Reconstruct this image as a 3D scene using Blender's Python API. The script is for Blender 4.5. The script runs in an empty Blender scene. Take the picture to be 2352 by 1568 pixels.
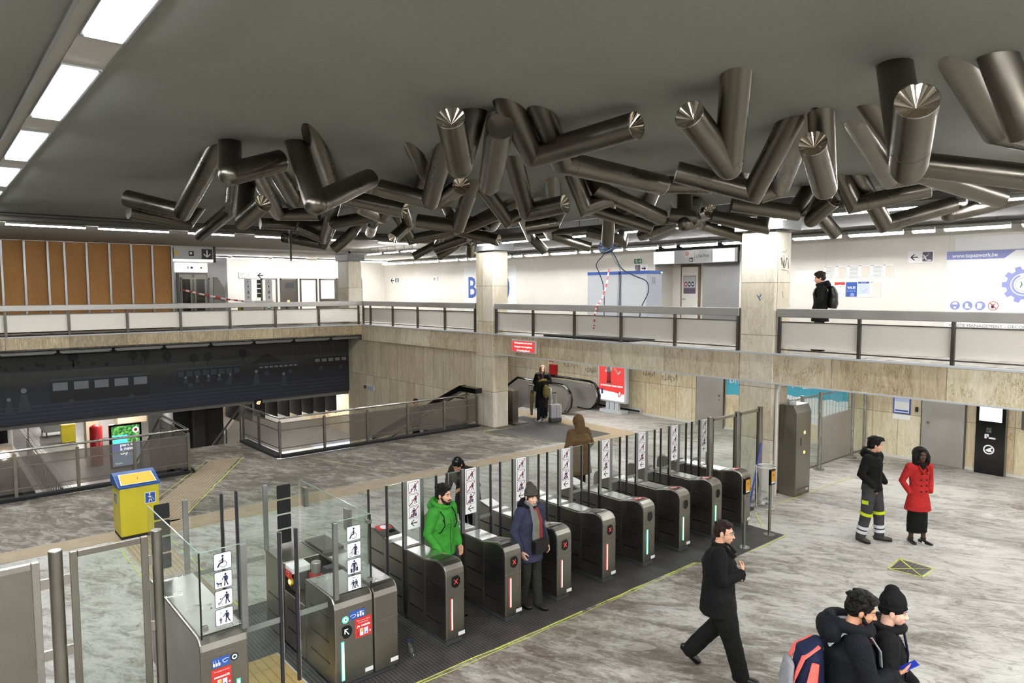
import bpy, bmesh, math, random
from mathutils import Vector, Matrix, noise
random.seed(7)
sc = bpy.context.scene
COL = sc.collection
PI = math.pi

# ------------------------------------------------------------------ camera
PIT, ROL, YX = .0722, -.0031, .8650
_c, _s = math.cos(YX), math.sin(YX)
def _tow(r, f, u):
    return Vector((r*_s+f*_c, -r*_c+f*_s, u))
FWD = _tow(0, math.cos(PIT), -math.sin(PIT))
_u0 = (0, math.sin(PIT), math.cos(PIT))
CR, SR = math.cos(ROL), math.sin(ROL)
RGT = _tow(CR, SR*_u0[1], SR*_u0[2])
UPV = _tow(-SR, CR*_u0[1], CR*_u0[2])
cam = bpy.data.cameras.new('camera')
cam.sensor_width = 36; cam.lens = 36*1592.36/2352
cam.clip_start = .05; cam.clip_end = 200
co = bpy.data.objects.new('camera', cam); COL.objects.link(co)
M = Matrix((RGT, UPV, -FWD)).transposed().to_4x4()
M.translation = Vector((0, 0, 4.4))
co.matrix_world = M
sc.camera = co
FH = Vector((_c, _s, 0)); RH = Vector((_s, -_c, 0))      # horizontal forward / right of the view

# ------------------------------------------------------------------ world, exposure
w = bpy.data.worlds.new('world'); sc.world = w; w.use_nodes = True
w.node_tree.nodes['Background'].inputs[0].default_value = (.8, .85, .9, 1)
w.node_tree.nodes['Background'].inputs[1].default_value = .02
sc.view_settings.view_transform = 'Standard'
sc.view_settings.look = 'None'
sc.view_settings.exposure = 0.6
sc.view_settings.gamma = 1
sc.view_settings.use_curve_mapping = False
try:
    sc.cycles.use_denoising = True
    sc.cycles.max_bounces = 8; sc.cycles.diffuse_bounces = 4; sc.cycles.glossy_bounces = 4
    sc.cycles.transparent_max_bounces = 24; sc.cycles.transmission_bounces = 8
    sc.cycles.caustics_reflective = False; sc.cycles.caustics_refractive = False
    sc.cycles.sample_clamp_indirect = 4
except Exception:
    pass
# light strengths of the lamps
L_WALL = 88.0       # fluorescent strips along the right upper wall
L_STRIP = 100.0     # strips over the walkway edges
L_NEAR = 290.0      # strips over the near walkway, behind the viewer
L_PANEL = 46.0      # bright ceiling panels, upper left
L_SOFF = 50.0       # lamps under the walkway
L_PLAT = 62.0       # lamps of the platform level, some of them added unseen

# ------------------------------------------------------------------ materials
MATS = {}
def rgb(h):
    v = [int(h[i:i+2], 16)/255 for i in (0, 2, 4)]
    return tuple((c/12.92 if c <= .04045 else ((c+.055)/1.055)**2.4) for c in v)+(1,)
class NT:
    def __init__(s, name):
        s.m = bpy.data.materials.new(name); s.m.use_nodes = True
        s.t = s.m.node_tree; s.b = s.t.nodes['Principled BSDF']; MATS[name] = s.m
    def n(s, typ, **k):
        d = s.t.nodes.new(typ)
        for a, b in k.items():
            if a == 'inp':
                for i, v in b.items(): d.inputs[i].default_value = v
            else: setattr(d, a, b)
        return d
    def l(s, a, b): s.t.links.new(a, b)
    def pos(s, sx=1, sy=1, sz=1, rz=0):
        g = s.n('ShaderNodeNewGeometry'); m = s.n('ShaderNodeMapping')
        m.inputs['Scale'].default_value = (sx, sy, sz); m.inputs['Rotation'].default_value = (0, 0, rz)
        if rz:
            m0 = s.n('ShaderNodeMapping'); m0.inputs['Rotation'].default_value = (0, 0, rz); m.inputs['Rotation'].default_value = (0, 0, 0)
            s.l(g.outputs['Position'], m0.inputs[0]); s.l(m0.outputs[0], m.inputs[0])
        else: s.l(g.outputs['Position'], m.inputs[0])
        return m.outputs[0]
    def obj(s, sx=1, sy=1, sz=1):
        g = s.n('ShaderNodeTexCoord'); m = s.n('ShaderNodeMapping'); m.inputs['Scale'].default_value = (sx, sy, sz)
        s.l(g.outputs['Object'], m.inputs[0]); return m.outputs[0]
    def noise(s, vec, scale=5, detail=4, rough=.55, dist=0):
        d = s.n('ShaderNodeTexNoise'); d.inputs['Scale'].default_value = scale; d.inputs['Detail'].default_value = detail
        d.inputs['Roughness'].default_value = rough; d.inputs['Distortion'].default_value = dist
        s.l(vec, d.inputs['Vector']); return d.outputs['Fac']
    def ramp(s, fac, stops, interp='LINEAR'):
        d = s.n('ShaderNodeValToRGB'); d.color_ramp.interpolation = interp
        while len(d.color_ramp.elements) < len(stops): d.color_ramp.elements.new(.5)
        for e, (p, c) in zip(d.color_ramp.elements, stops):
            e.position = p; e.color = rgb(c) if isinstance(c, str) else c
        s.l(fac, d.inputs[0]); return d.outputs[0]
    def math(s, op, a, b=None, clamp=False):
        d = s.n('ShaderNodeMath', operation=op); d.use_clamp = clamp
        for i, v in enumerate((a, b)):
            if v is None: continue
            if isinstance(v, (int, float)): d.inputs[i].default_value = v
            else: s.l(v, d.inputs[i])
        return d.outputs[0]
    def mix(s, fac, a, b, typ='MIX'):
        d = s.n('ShaderNodeMix', data_type='RGBA', blend_type=typ)
        for i, v in ((0, fac), (6, a), (7, b)):
            if isinstance(v, (int, float)): d.inputs[i].default_value = v
            elif isinstance(v, str): d.inputs[i].default_value = rgb(v)
            elif isinstance(v, tuple): d.inputs[i].default_value = v
            else: s.l(v, d.inputs[i])
        return d.outputs[2]
    def sep(s, vec):
        d = s.n('ShaderNodeSeparateXYZ'); s.l(vec, d.inputs[0]); return d.outputs
    def col(s, o): s.l(o, s.b.inputs['Base Color'])
    def bump(s, h, strength=.2, dist=.01):
        d = s.n('ShaderNodeBump'); d.inputs['Strength'].default_value = strength; d.inputs['Distance'].default_value = dist
        s.l(h, d.inputs['Height']); s.l(d.outputs[0], s.b.inputs['Normal'])
def simple(name, h, rough=.6, metal=0, nz=0, nscale=6, bump=0, alpha=1, emis=0, spec=None):
    m = NT(name); m.b.inputs['Roughness'].default_value = rough; m.b.inputs['Metallic'].default_value = metal
    c = rgb(h) if isinstance(h, str) else h
    m.b.inputs['Base Color'].default_value = c
    if nz or bump:
        f = m.noise(m.obj(), nscale, 4)
        if nz:
            lo = tuple(x*(1-nz) for x in c[:3])+(1,); hi = tuple(min(1, x*(1+nz)) for x in c[:3])+(1,)
            m.col(m.ramp(f, [(.3, lo), (.7, hi)]))
        if bump: m.bump(f, bump, .02)
    if alpha < 1: m.b.inputs['Alpha'].default_value = alpha
    if emis:
        m.b.inputs['Emission Color'].default_value = c; m.b.inputs['Emission Strength'].default_value = emis
    if spec is not None: m.b.inputs['Specular IOR Level'].default_value = spec
    return m
def steel(name, h, rough=.3, streak=(60, 60, 2), amt=.12, bump=.02):
    m = NT(name); m.b.inputs['Metallic'].default_value = 1
    f = m.noise(m.obj(*streak), 3, 3); g = m.noise(m.obj(), 2.2, 3)
    c = rgb(h)[:3]
    m.col(m.mix(.5, m.ramp(f, [(.3, tuple(x*(1-amt) for x in c)+(1,)), (.7, tuple(min(1, x*(1+amt)) for x in c)+(1,))]),
                m.ramp(g, [(.3, tuple(x*(1-amt) for x in c)+(1,)), (.7, tuple(min(1, x*(1+amt)) for x in c)+(1,))])))
    m.l(m.ramp(g, [(.3, (rough*.8,)*3+(1,)), (.7, (rough*1.25,)*3+(1,))]), m.b.inputs['Roughness'])
    if bump: m.bump(f, bump, .005)
steel('steel', '928e86', .35)
m_ = steel('steel_sheet', 'b0aca6', .45)
MATS['steel_sheet'].node_tree.nodes['Principled BSDF'].inputs['Metallic'].default_value = .75
steel('steel_dark', '6e6964', .36)
steel('steel_bright', 'b5b3af', .25)
steel('steel_lid', 'dededc', .3, (3, 60, 60))
steel('tube_steel', '716c63', .31, (40, 40, 40), .1)
steel('mirror', 'd8ccbc', .08, (1, 1, 1), .1, 0)
steel('alu', 'a2a3a3', .4)
steel('steel_rail', 'b9b6b1', .5, (1, 1, 60), .1)
simple('white_lamp', 'ffffff', .5, emis=L_STRIP)
simple('wall_lamp', 'ffffff', .5, emis=L_WALL)
simple('near_lamp', 'ffffff', .5, emis=L_NEAR)
simple('panel_lamp', (.93, .97, 1, 1), .5, emis=L_PANEL)
simple('soffit_lamp', 'ffffff', .5, emis=L_SOFF)
simple('plat_lamp', 'fffaf2', .5, emis=L_PLAT)
simple('lamp_body', '8c8c88', .5)
simple('lamp_off', '9a9a98', .35)
simple('black', '0e0e0f', .5)
simple('black_gloss', '08080a', .12)
simple('dark_rubber', '1c1c1e', .8)
simple('dark_edge', '23232b', .4)
simple('white', 'eeeeee', .5)
simple('white_plastic', 'dcdcda', .4)
simple('light_grey', 'c2c5c8', .5)
simple('cabinet_white', 'b4bac4', .45)
simple('mid_grey', '7d7f80', .5)
simple('dark_grey', '3a3b3c', .6)
simple('navy_print', '1b1f4a', .5)
simple('red_print', 'c8322d', .5)
simple('dark_red_print', 'a02a30', .5)
simple('blue_print', '2d55a5', .5)
simple('cyan_print', '4ab0c9', .5)
simple('lilac_print', '8d94c8', .5)
simple('pale_blue', 'c5d2ee', .5)
simple('sand_print', 'd9c7ac', .6)
simple('skin_print', 'c79a86', .6)
simple('yellow_print', 'd9b03a', .5)
simple('orange_print', 'c98a1c', .4, nz=.15)
simple('green_print', '2f6b4a', .5)
simple('purple_print', '5c4f63', .5)
simple('graffiti', '55524e', .7)
simple('graffiti_blue', '2a64a0', .7)
simple('paper', 'f0f0ee', .6)
simple('paper_text', 'b9b9b6', .6)
simple('brown_wood', '7a6247', .5, nz=.15)
simple('yellow_plastic', 'c9bb2e', .42, nz=.05, nscale=3)
simple('yellow_lid', 'e6bf3c', .4)
simple('blue_plastic', '24508f', .4)
simple('red_plastic', 'b3272a', .35)
simple('chalk', 'c9d25c', .8, nz=.25, nscale=40)
simple('cable_blue', '1d3350', .5)
simple('cable_grey', '3b3f45', .5)
simple('conduit', 'cfcdc6', .45)
simple('green_led', (.05, .8, .35, 1), .4, emis=1.6)
simple('green_core', (.5, 1, .75, 1), .4, emis=2.6)
simple('red_led', (1, .06, .05, 1), .4, emis=1.5)
simple('red_core', (1, .4, .36, 1), .4, emis=2.4)
simple('amber_led', (1, .6, .15, 1), .4, emis=1.6)
simple('orange_digit', (1, .35, .1, 1), .4, emis=6)
simple('screen_white', (.75, .95, 1, 1), .3, emis=2.2)
simple('screen_blue', (.25, .32, .85, 1), .3, emis=1.0)
simple('screen_text', (1, 1, 1, 1), .3, emis=3)
simple('screen_cyan', (.12, .75, .85, 1), .3, emis=.9)
simple('screen_sky', (.45, .6, .8, 1), .3, emis=.7)
simple('head_lamp', (1, 1, 1, 1), .3, emis=12)
simple('sign_lit', (1, .98, .95, 1), .4, emis=1.1)
simple('box_lit', (1, .97, .93, 1), .4, emis=2.2)
simple('red_lit', (.62, .035, .03, 1), .4, emis=.95)
m = NT('screen_leaves'); f = m.noise(m.obj(), 9, 5)
m.b.inputs['Emission Strength'].default_value = .8
m.l(m.ramp(f, [(.35, '0d3b1d'), (.5, '2f8f3a'), (.62, '9fd96a')]), m.b.inputs['Emission Color'])
for n_ in list(MATS):
    if n_.startswith('screen') or n_ in ('red_lit', 'box_lit', 'sign_lit'): MATS[n_].node_tree.nodes['Principled BSDF'].inputs['Base Color'].default_value = (.02, .02, .02, 1)
# glass
def glass(name, tint, mixf, rough=.02):
    m = NT(name); t = m.t
    tr = m.n('ShaderNodeBsdfTransparent'); gl = m.n('ShaderNodeBsdfGlossy'); mx = m.n('ShaderNodeMixShader')
    tr.inputs[0].default_value = tint; gl.inputs[0].default_value = (.9, .95, .92, 1); gl.inputs['Roughness'].default_value = rough
    lw = m.n('ShaderNodeLayerWeight'); lw.inputs[0].default_value = .25
    fa = m.math('ADD', m.math('MULTIPLY', lw.outputs['Facing'], mixf*2), mixf*.35)
    m.l(fa, mx.inputs[0]); m.l(tr.outputs[0], mx.inputs[1]); m.l(gl.outputs[0], mx.inputs[2])
    m.l(mx.outputs[0], t.nodes['Material Output'].inputs[0])
glass('glass', (.93, .955, .935, 1), .07)
simple('glass_edge', '8fa79b', .15, alpha=.85)
glass('bottle_clear', (.8, .84, .84, 1), .3)
# frosted band / perforated railing panel
m = simple('mesh_panel', '6d665e', .5, .1, alpha=.58)
m = simple('frost', '8a8e88', .6, alpha=.55)
m = simple('bag_film', 'd8d8d4', .35, alpha=.3)
# cream infill panels
m = NT('cream_panel'); f = m.noise(m.pos(3, 3, 40), 2, 3)
m.col(m.ramp(f, [(.3, 'f3ebdd'), (.7, 'f7f1e6')])); m.b.inputs['Roughness'].default_value = .55
# travertine
def traver(name, axis, pw, ph, base=('a39377', 'cdc0a6', 'e3dac8'), u0=0, v0=0, stain=.75, joint='6b6048'):
    m = NT(name)
    P = m.pos(1, 1, 1); s = m.sep(P); u = s[axis]; v = s[2]
    f1 = m.noise(m.pos(5, 5, .9), 1.4, 6, .65, .6)
    f2 = m.noise(m.pos(16, 16, 2.2), 1.5, 5, .7, .3)
    c = m.ramp(f1, [(.25, base[0]), (.5, base[1]), (.75, base[2])])
    c = m.mix(.45, c, m.ramp(f2, [(.3, base[0]), (.5, base[1]), (.66, 'e6dfcf')]))
    # per slab tone
    ix = m.math('FLOOR', m.math('DIVIDE', m.math('SUBTRACT', u, u0), pw)); iz = m.math('FLOOR', m.math('DIVIDE', m.math('SUBTRACT', v, v0), ph))
    cx = m.n('ShaderNodeCombineXYZ'); m.l(ix, cx.inputs[0]); m.l(iz, cx.inputs[1])
    wn = m.n('ShaderNodeTexWhiteNoise', noise_dimensions='2D'); m.l(cx.outputs[0], wn.inputs['Vector'])
    c = m.mix(.35, c, m.mix(m.math('MULTIPLY', wn.outputs[0], 1), '8a7b60', 'f4efe4'), 'OVERLAY')
    # rusty stains
    st = m.noise(m.pos(1.1, 1.1, .9), 1.3, 5, .7, .8)
    sf = m.noise(m.pos(9, 9, 3), 3, 5, .8, 1.5)
    sm = m.math('MULTIPLY', m.ramp(st, [(.47, (0, 0, 0, 1)), (.6, (1, 1, 1, 1))]), m.ramp(sf, [(.46, (0, 0, 0, 1)), (.6, (1, 1, 1, 1))]))
    c = m.mix(m.math('MULTIPLY', sm, stain), c, '7c5c2a')
    def jn(x, x0, wd):
        fr = m.math('FRACT', m.math('DIVIDE', m.math('SUBTRACT', x, x0), wd))
        return m.math('MAXIMUM', m.math('LESS_THAN', fr, .007/wd), m.math('GREATER_THAN', fr, 1-.007/wd))
    j = m.math('MAXIMUM', jn(u, u0, pw), jn(v, v0, ph))
    c = m.mix(m.math('MULTIPLY', j, .75), c, joint)
    m.col(c); m.b.inputs['Roughness'].default_value = .5
    m.bump(m.math('SUBTRACT', f2, m.math('MULTIPLY', j, .8)), .25, .01)
traver('trav_beam', 1, 2.05, 5, u0=.2)
traver('trav_beam_x', 0, 1.64, 5, ('8d8068', 'a89a7e', 'b9ad92'), u0=.25)
traver('trav_wall_low', 1, .64, 1.14, ('b3a283', 'd3c6aa', 'e6ddca'), u0=.1, v0=.03, stain=.5)
traver('trav_wall_pit', 1, .62, 1.6, ('ad9d80', 'd6c9ad', 'e8dec9'), u0=.2, v0=-.62, stain=.3)
traver('trav_pillar', 1, .84, 1.13, ('c0b59f', 'ded5c2', 'efe9dc'), u0=7.56, v0=.05, stain=.35)
traver('trav_pillar_x', 0, .6, 1.13, ('c0b59f', 'ded5c2', 'efe9dc'), u0=13.83, v0=.05, stain=.25)
# upper walls: off-white panels with faint vertical joints
for nm, ax, pw in (('wall_panel', 1, 3.05), ('wall_panel_x', 0, 2.4)):
    m = NT(nm); s = m.sep(m.pos())[ax]; fr = m.math('FRACT', m.math('DIVIDE', s, pw))
    j = m.math('LESS_THAN', fr, .004)
    f = m.noise(m.pos(.6, .6, .6), 2, 4)
    m.col(m.mix(m.math('MULTIPLY', j, .25), m.ramp(f, [(.3, 'dfdad1'), (.7, 'e7e3db')]), '8d867c')); m.b.inputs['Roughness'].default_value = .6
# hall floor: bare screed with glue remains
m = NT('hall_floor')
AN = math.radians(62)
big = m.noise(m.pos(.35, .35, 1), 1.2, 3, .5)
st = m.noise(m.pos(.75, 1.9, 1, AN), 1.5, 10, .72, 1.3)
pat = m.noise(m.pos(1.2, 2.0, 1, AN), 2.1, 10, .68, 1.6)
fine = m.noise(m.pos(1.6, 3.6, 1, AN), 6, 6, .75, 1.0)
P = m.sep(m.pos())
warp = m.math('MULTIPLY', m.math('SUBTRACT', big, .5), 2.4)
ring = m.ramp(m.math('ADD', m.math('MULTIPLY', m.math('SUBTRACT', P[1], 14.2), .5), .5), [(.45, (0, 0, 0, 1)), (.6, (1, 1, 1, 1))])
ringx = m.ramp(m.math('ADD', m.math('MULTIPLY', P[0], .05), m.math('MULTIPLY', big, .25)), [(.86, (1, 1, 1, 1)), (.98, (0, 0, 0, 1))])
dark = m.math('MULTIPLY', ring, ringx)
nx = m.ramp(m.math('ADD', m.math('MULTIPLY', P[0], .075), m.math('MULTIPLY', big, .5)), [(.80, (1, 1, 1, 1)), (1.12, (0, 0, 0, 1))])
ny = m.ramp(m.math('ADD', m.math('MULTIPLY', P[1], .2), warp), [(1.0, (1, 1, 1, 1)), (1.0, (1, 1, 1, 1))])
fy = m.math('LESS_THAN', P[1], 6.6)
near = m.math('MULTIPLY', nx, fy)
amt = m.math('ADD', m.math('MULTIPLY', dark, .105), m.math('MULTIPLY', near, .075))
v = m.math('SUBTRACT', m.math('ADD', m.math('MULTIPLY', st, .5), m.math('ADD', m.math('MULTIPLY', fine, .22), m.math('MULTIPLY', big, .28))), amt)
c = m.ramp(v, [(.30, '453e37'), (.375, '675e54'), (.42, '827b71'), (.465, '9b978f'), (.51, 'b1afa8'), (.6, 'c4c3bd')])
# sharp edged remains: dark glue flakes and pale scraped patches
fl = m.ramp(m.math('SUBTRACT', pat, m.math('MULTIPLY', amt, -.8)), [(.585, (0, 0, 0, 1)), (.605, (1, 1, 1, 1))])
c = m.mix(m.math('MULTIPLY', fl, .45), c, '5b534b')
pl = m.ramp(m.noise(m.pos(.9, 1.9, 1, AN), 1.5, 10, .7, 1.4), [(.54, (0, 0, 0, 1)), (.58, (1, 1, 1, 1))])
c = m.mix(m.math('MULTIPLY', pl, .38), c, 'bdb9af')
sp = m.ramp(m.noise(m.pos(2.5, 6, 1, AN), 9, 5, .8, 1.5), [(.63, (0, 0, 0, 1)), (.66, (1, 1, 1, 1))])
c = m.mix(m.math('MULTIPLY', sp, .5), c, '544c45')
yel = m.ramp(m.noise(m.pos(.5, .5, 1), 1.7, 3), [(.58, (0, 0, 0, 1)), (.75, (1, 1, 1, 1))])
c = m.mix(m.math('MULTIPLY', yel, .15), c, 'b5b06a')
m.col(c); m.b.inputs['Roughness'].default_value = .62; m.bump(v, .35, .01)
m = NT('deck_floor'); v = m.noise(m.pos(1, 2.5, 1, .6), 3, 7, .7, .5)
m.col(m.ramp(v, [(.35, '6f6860'), (.5, 'a7a196'), (.65, 'c9c5bb')])); m.b.inputs['Roughness'].default_value = .6
m = NT('platform_floor'); v = m.noise(m.pos(.7, .7, 1), 2, 5)
m.col(m.ramp(v, [(.3, '8d8c8e'), (.7, 'a09fa0')])); m.b.inputs['Roughness'].default_value = .3
m = NT('pit_grey'); v = m.noise(m.pos(), 2, 5)
m.col(m.ramp(v, [(.3, '8d8883'), (.7, 'a09b96')])); m.b.inputs['Roughness'].default_value = .5
# ceilings
m = NT('ceiling_grey'); v = m.noise(m.pos(.5, .5, 1), 1.3, 6, .6); v2 = m.noise(m.pos(), 25, 3)
m.col(m.mix(.3, m.ramp(v, [(.3, '7f827d'), (.7, '8b8e89')]), m.ramp(v2, [(.3, '777a75'), (.7, '8d908b')]))); m.b.inputs['Roughness'].default_value = .75
m.bump(v2, .08, .01)
simple('ceiling_dark', '5a5a56', .8, nz=.1)
simple('ceiling_light', 'b6b3ab', .8, nz=.05)
simple('concrete_dark', '2c2b2a', .8, nz=.2)
simple('pipe', '57554f', .5)
# tactile strip, ribbed mat
def ribs(name, a, b, ang, per, groove=.35, w2=None):
    m = NT(name); s = m.sep(m.pos(1, 1, 1, ang)); fr = m.math('FRACT', m.math('DIVIDE', s[0], per))
    g = m.math('LESS_THAN', fr, groove)
    if w2: g = m.math('MAXIMUM', g, m.math('LESS_THAN', m.math('FRACT', m.math('DIVIDE', s[1], w2)), .25 if w2 < .1 else .03))
    nz = m.noise(m.pos(), 4, 5)
    m.col(m.mix(.35, m.mix(g, a, b), m.ramp(nz, [(.3, b), (.7, a)]))); m.b.inputs['Roughness'].default_value = .6
    m.bump(m.math('SUBTRACT', 1, g), .5, .005)
ribs('tactile_x', 'b3a083', '8c7d66', PI/2, .07)
ribs('tactile_y', 'b3a083', '8c7d66', 0, .07)
ribs('tactile_diag', 'a8967a', '7d6f5a', -math.radians(-31), .07)
ribs('tactile_tan', 'b79a5f', '8f7748', 0, .1, .18, .3)
ribs('mat_black', '55534f', '151515', 0, .045, .45, .045)
ribs('grille_dark', '5c5955', '2f2d2b', PI/2, .06)
ribs('stair_step', '4a4846', '2a2928', 0, .05)
# OSB boards
m = NT('osb'); v = m.noise(m.pos(1, 1, 1), 30, 5, .8, 2); v2 = m.noise(m.pos(1, 1, .3), 1.5, 3)
m.col(m.mix(.5, m.ramp(v, [(.35, '7d5224'), (.5, 'a8763a'), (.65, 'c59757')]), m.ramp(v2, [(.3, '8a5c2b'), (.7, 'b58345')]))); m.b.inputs['Roughness'].default_value = .7
# painted mural, plain stand-in: night-dark blues with soft bands
m = NT('mural_paint'); P = m.sep(m.pos()); v = m.noise(m.pos(.5, 1, 1.6), 1.6, 6, .65, .4)
z = m.math('ADD', m.math('MULTIPLY', P[2], .36), m.math('MULTIPLY', v, .3))
m.col(m.ramp(z, [(.1, '2b2e3a'), (.4, '24262f'), (.62, '17181b'), (.85, '34352f'), (1.1, '3f3f3a')])); m.b.inputs['Roughness'].default_value = .5
simple('mural_dark', '141416', .5); simple('mural_mid', '33353c', .5); simple('mural_pale', '6e7073', .5); simple('mural_line', '4b4f5c', .5)
# skin, cloth
def skin(name, h):
    m = simple(name, h, .5, nz=.08, nscale=14); m.b.inputs['Subsurface Weight'].default_value = .08
    m.b.inputs['Subsurface Radius'].default_value = (.02, .008, .005); return m
skin('skin_light', 'd3a084'); skin('skin_pale', 'dcae97'); skin('skin_tan', 'c08c6c'); skin('skin_dark', '4a2e22')
def cloth(name, h, rough=.85, wr=.5, sc_=9):
    m = NT(name); m.b.inputs['Roughness'].default_value = rough
    c = rgb(h)[:3]; f = m.noise(m.obj(), sc_, 3, .5, .8); f2 = m.noise(m.obj(), 220, 2)
    m.col(m.mix(.3, m.ramp(f, [(.3, tuple(x*.8 for x in c)+(1,)), (.7, tuple(min(1, x*1.15) for x in c)+(1,))]), m.ramp(f2, [(.3, tuple(x*.7 for x in c)+(1,)), (.7, tuple(min(1, x*1.3) for x in c)+(1,))])))
    m.bump(f, wr, .05); m.b.inputs['Specular IOR Level'].default_value = .25
    return m
for n_, h_ in (('cloth_black', '0c0c0c'), ('cloth_jet', '070708'), ('cloth_navy', '090b12'), ('cloth_green', '3a8c2f'), ('cloth_red', 'ad2826'), ('cloth_slate', '33364a'),
               ('cloth_grey', '3d3d3e'), ('cloth_olive', '26271f'), ('cloth_brown', '665033'), ('cloth_darkbrown', '29231d'), ('cloth_jeans', '242a3a'), ('cloth_maroon', '3d161b'),
               ('cloth_khaki', '6b5c33'), ('cloth_fur', '94794a'), ('cloth_white', 'd5d6da'), ('cloth_hivis', 'c5d42a'), ('cloth_coral', 'ee6a60'), ('cloth_bag', '181f3a'), ('cloth_greybag', '85868a'),
               ('cloth_hat', '47423b'), ('cloth_scarf_red', '7a3036'), ('cloth_scarf_green', '6f7055'), ('cloth_lime', '9bc23c'), ('cloth_pinkgrey', '8d6f75'), ('cloth_legging', '1c2028'), ('cloth_scarfgrey', '6b6f73')):
    cloth(n_, h_)
for n_, h_ in (('hair_black', '080706'), ('hair_dark', '100c0a'), ('hair_brown', '2c1e16'), ('hair_blond', '8f6b4a'), ('hair_reddish', '241310')):
    m = cloth(n_, h_, .55, .9, 30)
simple('shoe_black', '101010', .35); simple('shoe_brown', '4a4236', .7); simple('shoe_white', 'cfccc8', .5); simple('shoe_dark', '2a211d', .6)
simple('eye_white', 'a89f98', .25); simple('eye_dark', '15100e', .2); simple('lips', 'a05f55', .5); simple('lips_dark', '4e2a24', .5)
simple('leather_black', '121213', .35, bump=.1, nscale=30)
simple('phone_blue', '2a3aa8', .25); simple('suitcase_grey', '9a9b9e', .35, nz=.04); simple('metal_frame', 'b9b9b9', .3, .9)

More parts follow.
